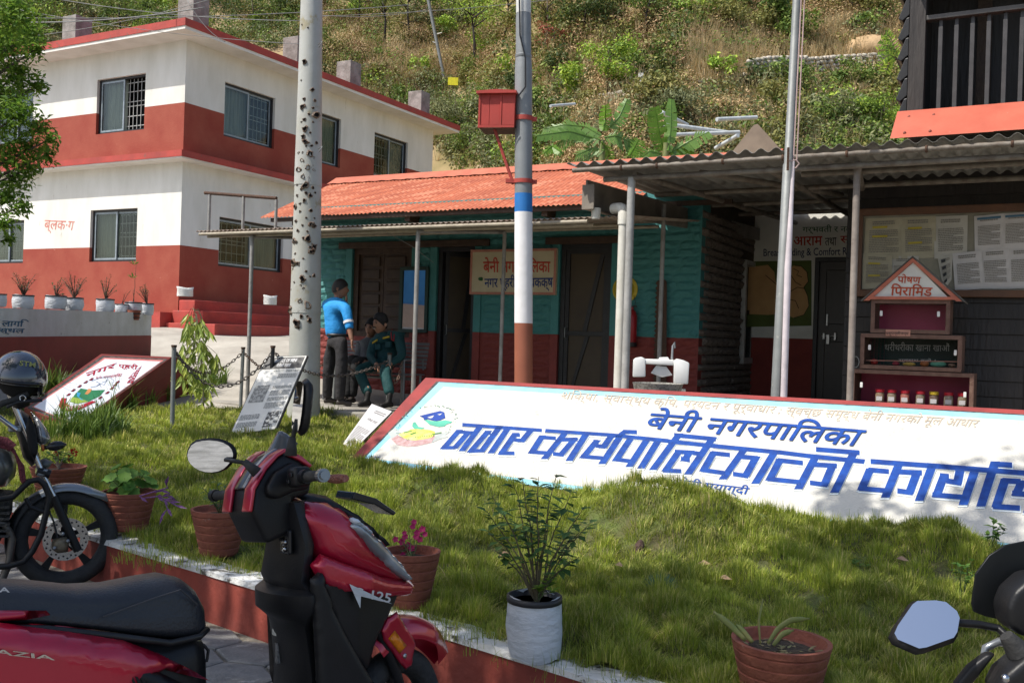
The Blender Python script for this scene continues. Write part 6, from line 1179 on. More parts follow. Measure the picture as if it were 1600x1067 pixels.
# inner leg shield facing the rider, with glove box bulge, hook and ignition
def pane(rows,name,m,parent=sc,thick=.03):                     # rows of (z, x, half width, bulge)
    n = 12; V = []
    for z,x,hw,bl in rows:
        for j in range(n + 1): s_ = j / n * 2 - 1; V.append(SC(x - bl * (1 - abs(s_) ** 2.5),hw * s_,z))
    k = len(V)
    for z,x,hw,bl in rows:
        for j in range(n + 1): s_ = j / n * 2 - 1; V.append(SC(x + thick + .05 * (1 - s_ * s_),hw * s_ * .97,z))
    R_ = len(rows); F = []
    for i in range(R_ - 1):
        for j in range(n): a = i * (n + 1) + j; F += [(a,a + 1,a + n + 2,a + n + 1),(k + a,k + a + n + 1,k + a + n + 2,k + a + 1)]
        a = i * (n + 1); F += [(a,a + n + 1,k + a + n + 1,k + a),(a + n,k + a + n,k + a + 2 * n + 1,a + 2 * n + 1)]
    F += [tuple(range(n + 1)) + tuple(range(k + n,k - 1,-1)),tuple(range((R_ - 1) * (n + 1),R_ * (n + 1))) + tuple(range(k + R_ * (n + 1) - 1,k + (R_ - 1) * (n + 1) - 1,-1))]
    mb = MB(); mb.add(V,F); return mb.build(name,m,parent,smooth=True,auto=60)
pane([(.25,-.40,.14,.02),(.34,-.40,.14,.02),(.45,-.40,.135,.02),(.54,-.41,.13,.02),(.60,-.42,.13,.025),(.62,-.425,.14,.035),(.655,-.43,.175,.07),(.71,-.43,.18,.07),(.725,-.425,.155,.03),(.75,-.44,.145,.03),(.86,-.42,.14,.03),(.94,-.44,.135,.02),(1.0,-.445,.11,.015)],'inner_shield',M_BPL)
spf([(-.13,.50),(.13,.50),(.15,.56),(.13,.62),(-.13,.62),(-.15,.56)],0,.0,.0,'x',M_BPL) if 0 else None
mb = MB(); mb.box(Fr(SC(-.452,-.075,.875),SC.y,-SC.x,SC.z),(-.035,.035),(-.004,.012),(-.04,.04)); ig = mb.build('ignition_panel',M_BPG,sc,bevel=.008)
for a,b,r in ((-.012,.0,.011),(-.012,-.022,.009),(.012,.008,.006)): mb = MB(); mb.lathe(Fr(SC(-.466,-.075 + a,.875 + b),SC.y,SC.z,-SC.x),[(r,0),(r,.006),(r * .6,.008),(.001,.006)],12); mb.build('switch',M_CHR if r > .007 else M_BLACK,ig,smooth=True,auto=40)
mb = MB(); mb.box(Fr(SC(-.432,.055,.55),SC.y,-SC.x,SC.z),(-.004,.024),(-.016,.0),(-.0,.02)); mb.build('sticker',mat('sticker_white',(.5,.5,.45),.6),sc); mb = MB(); mb.box(Fr(SC(-.43,.045,.48),SC.y,-SC.x,SC.z),(0,.018),(-.016,.0),(-.02,.045)); mb.build('sticker',mat('sticker_grey',(.20,.20,.20),.6,(.08,.08,.08),120,2),sc)
# footboard and lower body
mb = MB(); mb.box(SC,(-.86,-.44),(-.175,.175),(.27,.315)); mb.build('footboard',M_BPL,sc,bevel=.02,smooth=True,auto=50)
mb = MB()
for i in range(6): mb.box(SC,(-.82,-.50),(-.14 + i * .05,-.12 + i * .05),(.316,.322))
mb.build('foot_rubber',M_RUB,sc,kind='stuff')
# rear body
def sweep(secs,name,m,parent=sc,n=20,auto=None):              # secs: (x, zlow, zhigh, half width, squareness)
    V = []
    for x,z0,z1,hw,e in secs:
        for j in range(n):
            t = 2 * math.pi * j / n; c,s_ = math.cos(t),math.sin(t); V.append(SC(x,hw * math.copysign(abs(c) ** e,c),(z0 + z1) / 2 + (z1 - z0) / 2 * math.copysign(abs(s_) ** e,s_)))
    F = [(i * n + j,i * n + (j + 1) % n,(i + 1) * n + (j + 1) % n,(i + 1) * n + j) for i in range(len(secs) - 1) for j in range(n)] + [tuple(range(n - 1,-1,-1)),tuple(range((len(secs) - 1) * n,len(secs) * n))]
    mb = MB(); mb.add(V,F); return mb.build(name,m,parent,smooth=True,auto=auto)
sweep([(-.735,.32,.62,.10,.6),(-.78,.31,.64,.13,.55),(-.86,.31,.63,.15,.5),(-1.0,.33,.66,.155,.5),(-1.2,.36,.70,.15,.5),(-1.5,.45,.76,.13,.5),(-1.7,.55,.78,.09,.5)],'underseat_body',M_BPL)
for sg in (-1,1):
    spf([(-.74,.50),(-.80,.545),(-.90,.61),(-1.0,.665),(-1.15,.715),(-1.32,.765),(-1.55,.80),(-1.80,.80),(-1.75,.70),(-1.5,.60),(-1.2,.50),(-1.0,.42),(-.90,.44),(-.95,.53),(-.88,.56)],sg * .140,.045,.05,'rear_side_panel',M_CRED,step=.03,fn=lambda x,z,sg=sg: sg * (.035 * math.exp(-((x + 1.2) / .3) ** 2) - .06 * max(0,-1.4 - x)))
    spf([(-1.06,.60),(-1.035,.625),(-.97,.605),(-.84,.52),(-.78,.47),(-.86,.40),(-.97,.42),(-1.0,.50)],sg * .172,.030,.02,'air_vent',M_BPL,step=.02)
    mb = MB()
    for i in range(13): x = -1.00 + i * .017; zt = .582 - (i * .017) * .62; mb.prism(SC,[(x,zt),(x + .008,zt - .003),(x + .06,zt - .13),(x + .052,zt - .13)],sg * .196,sg * .206)
    mb.build('vent_ribs',M_BPL,sc,kind='stuff')
    spf([(-1.31,.735),(-1.20,.705),(-1.135,.675),(-1.20,.688),(-1.31,.715)],sg * .188,.012,.01,'side_slot',M_BPG,step=.012)
spf([(-1.33,.795),(-1.20,.775),(-1.19,.762),(-1.25,.758),(-1.45,.775),(-1.45,.79)],-.150,.015,.012,'grab_rail_base',M_CRED,step=.02)
SR_ = Fr(SC.o,SC.x,SC.y,SC.z)
def seatpts():
    n = 28; secs = [(-.715,.655,.67,.045),(-.725,.635,.71,.075),(-.75,.625,.755,.10),(-.79,.625,.79,.118),(-.84,.63,.808,.128),(-.90,.645,.806,.135),(-1.0,.675,.798,.142),(-1.1,.705,.806,.145),(-1.2,.73,.830,.145),(-1.3,.75,.848,.142),(-1.45,.77,.852,.13),(-1.6,.78,.845,.10),(-1.68,.79,.83,.06)]
    V = []
    for x,z0,z1,hw in secs:
        for j in range(n):
            t = 2 * math.pi * j / n; c,s_ = math.cos(t),math.sin(t); e = .62 if s_ > 0 else .42; k = .88 if s_ > 0 else 1.02; V.append(SC(x,hw * math.copysign(abs(c) ** e,c) * (k if s_ > 0 else 1),z0 + (z1 - z0) * (.42 + (.58 if s_ > 0 else .42) * math.copysign(abs(s_) ** e,s_)) + (.006 * math.exp(-(c / .5) ** 2) if s_ > 0 else 0)))
    return V,[(i * n + j,i * n + (j + 1) % n,(i + 1) * n + (j + 1) % n,(i + 1) * n + j) for i in range(len(secs) - 1) for j in range(n)] + [tuple(range(n - 1,-1,-1)),tuple(range((len(secs) - 1) * n,len(secs) * n))]
mb = MB(); mb.add(*seatpts()); seat = mb.build('seat',M_SEAT,sc,smooth=True)
mb = MB(); mb.tube([SC(x,-hw - .002,z) for x,z,hw in ((-.76,.72,.098),(-.82,.775,.115),(-.90,.765,.130),(-1.05,.735,.141))],.0022,5); mb.build('seam',mat('seam_grey',(.05,.05,.055),.5),seat)
mb = MB(); mb.tube([SC(x,-hw,z) for x,z,hw in ((-.725,.640,.085),(-.76,.628,.112),(-.86,.630,.136),(-1.0,.672,.149),(-1.2,.727,.152),(-1.4,.762,.14))],.010,8); mb.build('seat_hem',M_BLACK,seat,smooth=True)
stube([(-.735,-.02,.585),(-.71,-.02,.58),(-.695,-.02,.56),(-.70,-.02,.53),(-.73,-.02,.525)],.005,'bag_hook',M_BLACK)
fl_ = SC.inv; sf1 = pxplane(SC(-1.2,-.192,.66),-SC.y)
def flush(txt,quad,fr,yp,m,parent,bold=.02,lift=0.0,name='lettering'):
    P_,N_ = fr(0,yp,0),-fr.y; return letters(txt,quad,lambda u,v,h=0: onp(u,v,P_,N_) + N_ * h,m,parent,bold,.001 + lift,name)
flush('GRAZIA',[(-62,1006),(84,1024),(86,1031),(-64,1015)],SC,-.224,M_CHR,sc,.04); flush('HONDA',[(-70,916),(15,917),(15,925),(-70,924)],SC,-.146,mat('silver_print',(.55,.55,.55),.4),sc,.05)
flush('G-125',[(552,916),(612,927),(609,942),(551,929)],SC,-.198,mat('silver_print',(0,0,0)),sc,.04)
tri = [SC(*(lambda q: (q[0],-.197,q[1]))(lpx(SC,x,y,-.197))) for x,y in ((546,912),(563,950),(564,931),(613,943))]; mb = MB(); mb.add(tri,[(0,1,2),(0,2,3)]); mb.build('white_decal',mat('decal_white',(.55,.57,.58),.5),sc)
# handlebar
hf = vframe((0,0,0),math.atan2(.638,.77) + math.radians(4),math.radians(9)); hb = Fr(SC(-.465,0,1.06) - hf.z * 1.06,hf.x,hf.y,hf.z)
def hp_(x,y,z): return (x,y,z)
hq = lambda pts,c=-.085: [lpx(hb,x,y,c) for x,y in pts]
def hprism(pts,y0,y1,name,m,bv=.012): mb = MB(); mb.prism(hb,pts,y0,y1); return mb.build(name,m,sc,bevel=bv,seg=3,smooth=True,auto=45)
hprism(hq([(447,706),(469,716),(483,727),(489,742),(486,772),(458,779),(462,830),(418,850),(394,800),(398,765),(416,733),(433,714)]),-.085,.085,'handlebar_cover',M_BPL,.018)
hprism(hq([(452,722),(476,732),(481,745),(479,764),(455,768),(430,780),(414,776),(412,760),(424,738)]),-.112,.112,'switch_housing',M_BPL,.014)
rp = hq([(447,705),(433,714),(416,733),(398,765),(393,800)])
def hstrip(y0,y1,out,name,m,pts=rp):
    P_ = []
    for k,(x,z) in enumerate(pts): a,b = Vector(pts[max(k - 1,0)]),Vector(pts[min(k + 1,len(pts) - 1)]); d = (b - a).normalized(); n = Vector((d.y,-d.x)); n = n if n.x < 0 else -n; P_.append(((x,z),(x + n.x * out,z + n.y * out)))
    hprism([p[1] for p in P_] + [p[0] for p in P_[::-1]],y0,y1,name,m,.004)
hstrip(-.093,-.040,.012,'handlebar_trim',M_CRED); hstrip(.040,.093,.012,'handlebar_trim',M_CRED); hstrip(-.038,-.022,.016,'instrument_bezel',M_SILV,rp[:4]); hstrip(-.021,.038,.010,'instrument_panel',M_BPG,rp[:4])
hprism(hq([(450,703),(470,713),(486,727),(482,731),(466,720),(446,711)]),-.096,.096,'top_trim',M_CRED,.004)
mb = MB(); V = []
for j in range(7):
    for k in range(9): t = k / 8 * 2 - 1; h_ = j / 6; V.append(hb(rp[1][0] + .02 + .05 * h_ - .03 * (1 - t * t) * 0 + .03 * t * t,.01 + .075 * t * (1 - .25 * h_ ** 2),rp[1][1] + .085 * h_ * (1 - .55 * t * t)))
mb.add(V,[(j * 9 + k,j * 9 + k + 1,(j + 1) * 9 + k + 1,(j + 1) * 9 + k) for j in range(6) for k in range(8)]); o_ = mb.build('instrument_visor',mat('smoky_visor',(.06,.065,.075),.15,(.045,.05,.055)),sc,smooth=True); md = o_.modifiers.new('s','SOLIDIFY'); md.thickness = .004
stube([hb.inv(p) for p in [hb(rp[1][0] + .07 + .03 * t * t,.01 + .056 * t,rp[1][1] + .085 * (1 - .55 * t * t)) for t in [k / 5 - 1 for k in range(11)]]],.004,'visor_rim',M_SILV,fr=hb)
GX = 0.0
for sg,zz in ((-1,1.075),(1,1.03)):
    stube([(GX,sg * .13,zz - .01),(GX - .01,sg * .20,zz),(GX - .03,sg * .34,zz)],.017,'grip',M_RUB,fr=hb); mb = MB(); mb.tube([hb(GX - .012,sg * .215,zz),hb(GX - .018,sg * .245,zz)],.023,14); mb.build('grip_ring',M_BPL,sc,smooth=True,auto=40)
    e = hb(GX - .03,sg * .345,zz); d = (hb(GX - .03,sg * .345,zz) - hb(GX - .02,sg * .28,zz)).normalized(); mb = MB(); mb.tube([e - d * .004,e + d * .016],.021,16); mb.tube([e + d * .016,e + d * .024],.014,16); mb.build('bar_end',M_SILV if sg < 0 else M_BPL,sc,smooth=True,auto=40)
    mb = MB(); mb.box(Fr(hb(GX,sg * .165,zz),hb.x,hb.y,hb.z),(-.030,.030),(-.03,.03),(-.032,.032)); sw_ = mb.build('switch_block',M_BPL,sc,bevel=.012,smooth=True,auto=60)
    for a,b in ((-.008,.008),(.010,-.012)): mb = MB(); mb.box(Fr(hb(GX - .031,sg * .165 + a,zz + b),hb.x,hb.y,hb.z),(-.006,.001),(-.008,.008),(-.006,.006)); mb.build('button',M_BPG,sw_,bevel=.002)
    stube([(GX + .03,sg * .15,zz - .01),(GX + .065,sg * .20,zz - .012),(GX + .07,sg * .27,zz - .015),(GX + .062,sg * .33,zz - .015)],.0075,'brake_lever',M_BPL,fr=hb)
    stube([(GX + .066,sg * .24,zz - .013),(GX + .069,sg * .28,zz - .015),(GX + .062,sg * .335,zz - .015)],[.013,.016,.012],'lever_cover',mat('knitted_red_brown',(.30,.10,.07),.9,(.40,.20,.15),90,3,bump=.8,bscale=150),fr=hb)
def mirror(fr_pts,c,n,up,w,h,m_case,th,shape=None,stem=None,fr=None,sr=.007):
    n = Vector(n).normalized(); up = (Vector(up) - n * Vector(up).dot(n)).normalized(); r = up.cross(n) * 1; f = Fr(c,r,-n,up); o = shape or [(-.9,-.2),(-.75,-.75),(-.2,-1),(.5,-.95),(.95,-.4),(1,.2),(.7,.8),(.1,1),(-.6,.85),(-.95,.35)]
    mb = MB(); o = [tuple(Vector(o[i]).lerp(Vector(o[(i + 1) % len(o)]),t)) for i in range(len(o)) for t in (.25,.75)]; mb.puff(f,[(x * w,z * h) for x,z in o],.016,.03,.015,.018); mh = mb.build('mirror',m_case,th,smooth=True); mb = MB(); mb.add([f(x * w * .90,-.0042,z * h * .90) for x,z in o],[tuple(range(len(o)))]); mb.build('mirror_glass',M_MIR,mh)
    if stem: mb = MB(); mb.tube(stem,sr,10); mb.build('mirror_stem',M_BPL,th,smooth=True); mb = MB(); b = stem[0]; d = (stem[1] - stem[0]).normalized(); mb.tube([b - d * .01,b + d * .045],[.019,.010],12); mb.build('mirror_boot',M_RUB,th,smooth=True)
ZM = Vector((0,0,1)); c = at(328,713,3.16); mirror(None,c,(EYE - c) * .9 + Vector((-.75,-.6,-.42)),(.06,0,1),.085,.058,M_BPL,sc,[(-.95,.1),(-.85,-.45),(-.5,-.85),(.0,-1),(.55,-.8),(.85,-.3),(1.0,.15),(.85,.7),(.4,1),(-.2,1),(-.75,.75)],[at(398,735,3.12),at(390,728,3.12),at(378,722,3.12),at(352,718,3.15)])
c = at(467,636,2.93); mirror(None,c,(-.75,-.38,.05),(.03,0,1),.060,.088,M_BPL,sc,[(-.8,-.9),(0,-1),(.75,-.8),(1,0),(.9,.8),(.3,1),(-.5,.95),(-1,.5),(-1,-.4)],[at(455,706,2.93),at(456,694,2.93),at(460,672,2.93),at(464,655,2.93)])
# ---------------- motorcycle at the left edge
MO = Vector((-2.62,5.85,0)); MC = vframe(MO,math.radians(28),math.radians(4)); mc_ = thing('motorcycle','dark motorcycle with silver front mudguard, cut by the left edge of the picture','motorcycle',tuple(MO))
def mq(pts,c): return [lpx(MC,x,y,c) for x,y in pts]
def m3(pts,c): return [MC(lpx(MC,x,y,c)[0],c,lpx(MC,x,y,c)[1]) for x,y in pts]
mwf = Fr(MC(0,0,.295),MC.x,MC.y,MC.z); wheel(mwf,'front_wheel',.295,.10,.215,mc_,5,M_BPL,disc=(.125,-.065))
fender(mwf,mc_,.325,.14,40,118,M_SILV,'front_mudguard',.03,drop=.04,taper0=.15); fender(mwf,mc_,.323,.142,118,205,M_BPL,'rear_mudguard',0,drop=.04,taper0=1,taper1=.6)
def mtube(pts,c,r,name,m,n=10): mb = MB(); mb.tube(m3(pts,c),r,n); return mb.build(name,m,mc_,smooth=True,auto=50)
mtube([(122,860),(84,775)],-.085,.024,'fork_leg',M_BPL); mtube([(84,775),(66,739),(28,645),(14,612)],-.085,.017,'fork_tube',M_CHR); 
mb = MB(); a_,b_,c_ = [MC.inv(v) for v in m3([(122,860),(84,775),(14,612)],-.085)]; mb.tube([MC(a_.x,.085,a_.z),MC(b_.x,.085,b_.z)],.024,10); mb.build('fork_leg',M_BPL,mc_,smooth=True); mb = MB(); mb.tube([MC(b_.x,.085,b_.z),MC(c_.x,.085,c_.z)],.017,10); mb.build('fork_tube',M_CHR,mc_,smooth=True)
mtube([(58,735),(78,741)],-.085,.028,'fork_clamp',M_BPL); mb = MB(); q_ = MC.inv(m3([(66,738)],-.085)[0]); mb.box(Fr(MC(q_.x,0,q_.z),MC.x,MC.y,MC.z),(-.03,.03),(-.11,.11),(-.02,.02)); q_ = MC.inv(m3([(22,670)],-.085)[0]); mb.box(Fr(MC(q_.x,0,q_.z),MC.x,MC.y,MC.z),(-.03,.04),(-.11,.11),(-.018,.018)); mb.build('triple_clamp',M_SILV,mc_,bevel=.008)
spf(mq([(82,842),(104,838),(108,850),(106,862),(90,864),(81,858)],-.1),-.10,.028,.02,'brake_caliper',mat('brass_caliper',(.22,.18,.12),.5,(.12,.10,.07),20,4,metal=.6),mc_,fr=MC,step=.018); mb = MB()
for px,py in ((98,834),(106,845),(85,856)): q_ = m3([(px,py)],-.135)[0]; mb.ball(q_,.012,8)
mb.build('caliper_bolts',M_SILV,mc_,smooth=True,kind='stuff')
mtube([(-20,782),(20,776),(45,752),(60,749),(70,757),(77,775),(73,797),(64,835),(50,862),(37,877),(14,884),(-15,886)],-.20,.018,'crash_guard',M_BPL,12); mtube([(40,778),(48,792),(66,799),(73,797)],-.2,.012,'crash_guard_brace',M_BPL)
mtube([(76,797),(84,815),(90,840)],-.10,.006,'brake_hose',M_BLACK,6); mtube([(-10,815),(6,818),(14,830),(19,842),(14,880),(0,912)],-.12,.021,'exhaust_pipe',mat('heat_stained_steel',(.14,.125,.11),.45,(.08,.07,.06),8,6,metal=.6),12)
spf(mq([(-130,700),(-60,686),(0,690),(20,706),(27,724),(25,745),(10,762),(-40,770),(-120,765)],-.12),0,.15,.09,'fuel_tank',mat('dusty_gunmetal',(.12,.125,.12),.35,(.10,.10,.095),5,5,metal=.4,coat=.4),mc_,fr=MC,step=.05)
spf(mq([(-120,770),(-10,765),(22,768),(20,800),(10,830),(-10,870),(-120,880)],-.1),0,.12,.05,'engine',mat('dirty_engine',(.05,.048,.045),.6,(.025,.024,.022),14,6,metal=.3,bump=.8),mc_,fr=MC,step=.04)
mb = MB()
for i in range(6): q_ = mq([(-20,790 + i * 9),(16,790 + i * 9),(14,794 + i * 9),(-20,794 + i * 9)],-.12); mb.prism(MC,q_,-.15,.1)
mb.build('cooling_fins',mat('dirty_engine',(0,0,0)),mc_,kind='stuff')
spf(mq([(28,636),(48,650),(56,668),(58,700),(64,716),(50,730),(36,715),(30,690),(22,668)],-.05),0,.10,.05,'headlamp_shell',M_BPL,mc_,fr=MC,step=.03); spf(mq([(48,642),(62,655),(76,675),(81,688),(78,694),(62,697),(56,690),(54,665)],-.02),0,.105,.04,'headlamp_fairing',M_SILV,mc_,fr=MC,step=.025)
spf(mq([(56,722),(70,716),(84,722),(76,732),(58,735)],-.05),0,.07,.03,'fender_bracket',mat('grey_plastic',(.12,.125,.125),.5),mc_,fr=MC,step=.025)
q1,q2 = m3([(64,700),(104,694)],-.14); mb = MB(); mb.tube([q1.lerp(q2,t) for t in (0,.25,.3,.55,.8,1)],[.014,.012,.020,.031,.024,.005],14); ind = mb.build('indicator',M_BPG,mc_,smooth=True); mb = MB(); mb.tube([q1.lerp(q2,.02),q1.lerp(q2,.12)],.019,14); mb.build('indicator_ring',mat('orange_rubber',(.50,.14,.03),.6),ind,smooth=True)
mtube([(-12,640),(4,630),(24,624),(44,614)],-.34,.018,'grip',M_RUB); mtube([(10,636),(28,628),(50,626),(66,625)],-.36,.010,'brake_lever',M_BLACK); mtube([(-10,645),(10,660),(26,672)],-.12,.014,'handlebar',M_CHR); q_ = m3([(36,622)],-.36)[0]; mb = MB(); mb.lathe(Fr(q_,CR,CU,-CF),[(.013,0),(.019,.0),(.019,.006),(.013,.006)],16,closed=True); mb.build('bar_end_ring',M_CHR,mc_,smooth=True)
spf(mq([(26,622),(40,616),(50,622),(46,634),(30,640),(20,636)],-.3),-.30,.03,.02,'lever_mount',M_BPL,mc_,fr=MC,step=.02)
spf(mq([(46,648),(56,668),(60,700),(54,722),(44,700),(40,668)],-.17),-.17,.02,.02,'hanging_cloth',mat('black_cloth',(.012,.012,.013),.9),mc_,fr=MC,step=.02)
scf = mat('maroon_scarf',(.16,.035,.045),.95,(.09,.018,.025),30,5,bump=1,bscale=60); wr = thing('scarf','maroon fringed scarf tied round the motorcycle tank and fork','scarf',tuple(m3([(20,700)],-.2)[0]))
for k in range(7): P_ = m3([(-6 + k,692 + k),(12 + k * 1.5,696 + k),(24 + k,708 + k * 2),(30 + k,728),(33 + k * 1.2,750 + k * 2)],-.185 - .008 * (k % 3)); pipe('fringe',P_,.008,wr,scf,6)
pipe('knot',m3([(-4,688),(8,690),(20,700)],-.19),.028,wr,scf,8)
# helmet resting on the handlebar
hc_ = at(30,592,5.55); hs = 41 * 5.55 / FPX; he = thing('helmet','glossy dark blue-grey crash helmet hung on the motorcycle handlebar','helmet',tuple(hc_)); hx = Vector((.94,.30,-.12)).normalized(); hz_ = Vector((.12,-.02,1)).normalized(); hy = hz_.cross(hx).normalized(); HF = Fr(hc_,hx,hy,hz_)
M_HEL = mat('helmet_shell_paint',(.035,.045,.065),.16,(.028,.036,.052),3,3,coat=1.0,spec=.6); mb = MB(); n = 36; rows = 16; V = []
for sh in (1.0,.90):
    for j in range(rows + 1):
        for i in range(n):
            t = 2 * math.pi * i / n; fr_y = -math.sin(t); lim = math.radians(102 + 30 * max(0,-fr_y) + 18 * max(0,math.cos(t)) ** 2) if fr_y < .35 else math.radians(97); ph = lim * j / rows; V.append(HF(hs * sh * math.sin(ph) * math.cos(t) * .98,hs * sh * 1.1 * math.sin(ph) * math.sin(t),hs * sh * math.cos(ph) * 1.08))
F = []; k = (rows + 1) * n
for j in range(rows):
    for i in range(n): a = j * n + i; b = j * n + (i + 1) % n; F += [(a,b,b + n,a + n),(k + a,k + a + n,k + b + n,k + b)]
for i in range(n): a = rows * n + i; b = rows * n + (i + 1) % n; F.append((a,b,k + b,k + a))
mb.add(V,F); mb.build('shell',M_HEL,he,smooth=True,auto=60)
mb = MB(); P_ = []
for i in range(n + 1):
    t = 2 * math.pi * i / n; fr_y = -math.sin(t); lim = math.radians(102 + 30 * max(0,-fr_y) + 18 * max(0,math.cos(t)) ** 2) if fr_y < .35 else math.radians(97); lim -= .10; P_.append(HF(hs * 1.01 * math.sin(lim) * math.cos(t) * .98,hs * 1.01 * 1.1 * math.sin(lim) * math.sin(t),hs * 1.01 * math.cos(lim) * 1.08))
mb.tube(P_,.010,6,caps=False); mb.build('rim_band',M_BPG,he,smooth=True)
mb = MB(); mb.ball(hc_ + Vector((0,.02,-.0)),hs * .84,14,(1,1,.9)); mb.build('lining',M_DARK,he,smooth=True)
hfn = lambda u,v,h=0.0: (lambda r: (lambda t: EYE + r * t)( (lambda a,b,c: (-b - math.sqrt(max(1e-9,b * b - a * c))) / a)(r.dot(r),r.dot(EYE - hc_),(EYE - hc_).dot(EYE - hc_) - (hs * 1.075 + h) ** 2)))(ray(u,v))
mb = MB(); mb.add([hfn(x,y,-.001) for x,y in ((25,566),(30,560),(56,562),(60,570),(57,577),(31,574))],[tuple(range(6))]); mb.build('decal',mat('decal_dark',(.05,.055,.05),.4),he); letters('STM',[(31,563),(56,566),(55,574),(30,571)],hfn,mat('decal_olive',(.30,.30,.08),.5),he,.04,.003)
# ---------------- vehicle at the lower right corner
XO = at(1600,1040,1.85); mx_ = thing('motorcycle','black motorbike handlebar with large mirror, dark windscreen, at the lower right corner','motorcycle',tuple(XO)); Yx = 1.85
c = at(1446,977,Yx); n_ = (EYE - c).normalized() + Vector((.22,-.42,1.0)).normalized(); nrm = n_.normalized()
osh = [(1389,992),(1395,978),(1420,941),(1428,935),(1460,934),(1478,937),(1497,953),(1502,965),(1498,990),(1492,1000),(1445,1017),(1432,1019),(1395,1003)]
pp = [onp(x,y,c,nrm) for x,y in osh]; rx = (pp[7] - pp[1]).normalized(); rx = (rx - nrm * rx.dot(nrm)).normalized(); rz = nrm.cross(rx) * -1; mf = Fr(c,rx,-nrm,rz)
o2 = [(mf.inv(p).x,mf.inv(p).z) for p in pp]; mb = MB(); mb.puff(mf,o2,.014,.022,.010,.014); mh = mb.build('mirror',M_BPL,mx_,smooth=True); mb = MB(); cx = sum(a for a,b in o2) / len(o2); cz = sum(b for a,b in o2) / len(o2); mb.add([mf(cx + (a - cx) * .90 + .002,-.0046,cz + (b - cz) * .88 + .001) for a,b in o2],[tuple(range(len(o2)))]); mb.build('mirror_glass',M_MIR,mh)
pipe('mirror_stem',[at(1492,972,Yx + .02),at(1530,975,Yx + .03),at(1560,981,Yx + .03),at(1580,1000,Yx)],.0075,mx_,M_BPL); pipe('mirror_boot',[at(1572,992,Yx),at(1592,1018,Yx)],[.013,.024],mx_,M_RUB)
XF = Fr(XO,CR,CF,CU); xs = Yx / FPX; xo = lambda pts: [((x - 1600) * xs,(1040 - y) * xs) for x,y in pts]
def xp(pts,w,r,name,m,y=0.0,step=.012): mb = MB(); mb.prism(XF,xo(pts),y - w,y + w); return mb.build(name,m,mx_,bevel=min(.012,w * .7),seg=4,smooth=True,auto=40)
xp([(1700,850),(1612,868),(1585,885),(1563,915),(1556,965),(1560,978),(1578,985),(1640,1000),(1700,1010)],.003,.004,'windscreen',mat('smoked_screen',(.006,.007,.008),.35,(.009,.010,.011),spec=.2),.10,.02); xp([(1592,930),(1582,955),(1586,985),(1606,1000),(1680,1000),(1680,900),(1620,905)],.035,.010,'instrument_cowl',M_BPL,.05,.008)
xp([(1496,1075),(1520,1045),(1548,1024),(1562,1024),(1545,1045),(1522,1075)],.012,.01,'lever_guard',M_BPL,.02); xp([(1545,1075),(1560,1045),(1590,1020),(1640,1000),(1690,1000),(1690,1090)],.035,.012,'handlebar_body',M_BPL,.0,.010); pipe('clutch_lever',[at(1600,1008,Yx + .05),at(1560,1002,Yx + .06),at(1540,1012,Yx + .06),at(1538,1028,Yx + .06)],.008,mx_,M_SILV)
q_ = at(1571,1059,Yx - .06); mb = MB(); mb.ball(q_,.008,10); mb.build('bolt',M_CHR,mx_,smooth=True)
# ------------------------------------------------------------------ hillside behind
def sst(a,b,x): t = max(0,min(1,(x - a) / (b - a))); return t * t * (3 - 2 * t)
def hill_y0(x): return 22.5 + 11.5 * sst(3.5,-3.5,x)
def hz(x,y):
    d = y - hill_y0(x); base = 1.6
    if d < 0: return base + d * .1
    n = noise.noise(Vector((x * .12,y * .12,0))) * 2.2 + noise.noise(Vector((x * .4,y * .4,5))) * .7 + noise.noise(Vector((x * 1.1,y * 1.1,9))) * .28
    return base + d * .74 + n * min(1,d / 5)
def hit_hill(px,py):
    r = ray(px,py); Y = 23.0
    while Y < 140:
        p = EYE + r * Y
        if p.y > hill_y0(p.x) and p.z < hz(p.x,p.y): return Vector((p.x,p.y,hz(p.x,p.y)))
        Y += .12
    return None
M_HILL = mat('dry_hillside_earth',(.40,.28,.15),.95,(.15,.135,.05),.35,10,bump=1.0,bscale=3,spots=(.36,.27,.17),sp_scale=.5,sp_lo=.62)
mb = MB(); nx,ny = 190,150; V = []
for j in range(ny):
    for i in range(nx):
        x = -75 + 150 * i / (nx - 1); v = j / (ny - 1); y = hill_y0(x) - 1.5 + 8 * v + 100 * v ** 2.2; V.append((x,y,hz(x,y)))
mb.V = V; mb.F = [(j * nx + i,j * nx + i + 1,(j + 1) * nx + i + 1,(j + 1) * nx + i) for j in range(ny - 1) for i in range(nx - 1)]
struct(mb.build('hillside',M_HILL,smooth=True))
def leafmat(n,c,isl=.45,tr=.25): return mat(n,c,.6,tuple(v * .75 for v in c),2,3,island=isl,trans=tr,spec=.3)
LM = {'olive': leafmat('olive_leaves',(.23,.225,.06)),'green': leafmat('green_leaves',(.15,.225,.04)),'bright': leafmat('bright_green_leaves',(.30,.44,.055)),'dark': leafmat('dark_green_leaves',(.07,.11,.026)),'tan': leafmat('dry_tan_leaves',(.46,.33,.16),.35,.15),'brown': leafmat('dead_brown_leaves',(.27,.17,.085),.4,.1),'straw': leafmat('straw_grass',(.60,.48,.27),.3,.2),'red': leafmat('reddish_leaves',(.30,.09,.05),.4),'grey': leafmat('grey_green_leaves',(.22,.24,.11),.4)}
buck = {k: ([],[],[]) for k in LM}                     # centres, radii, counts
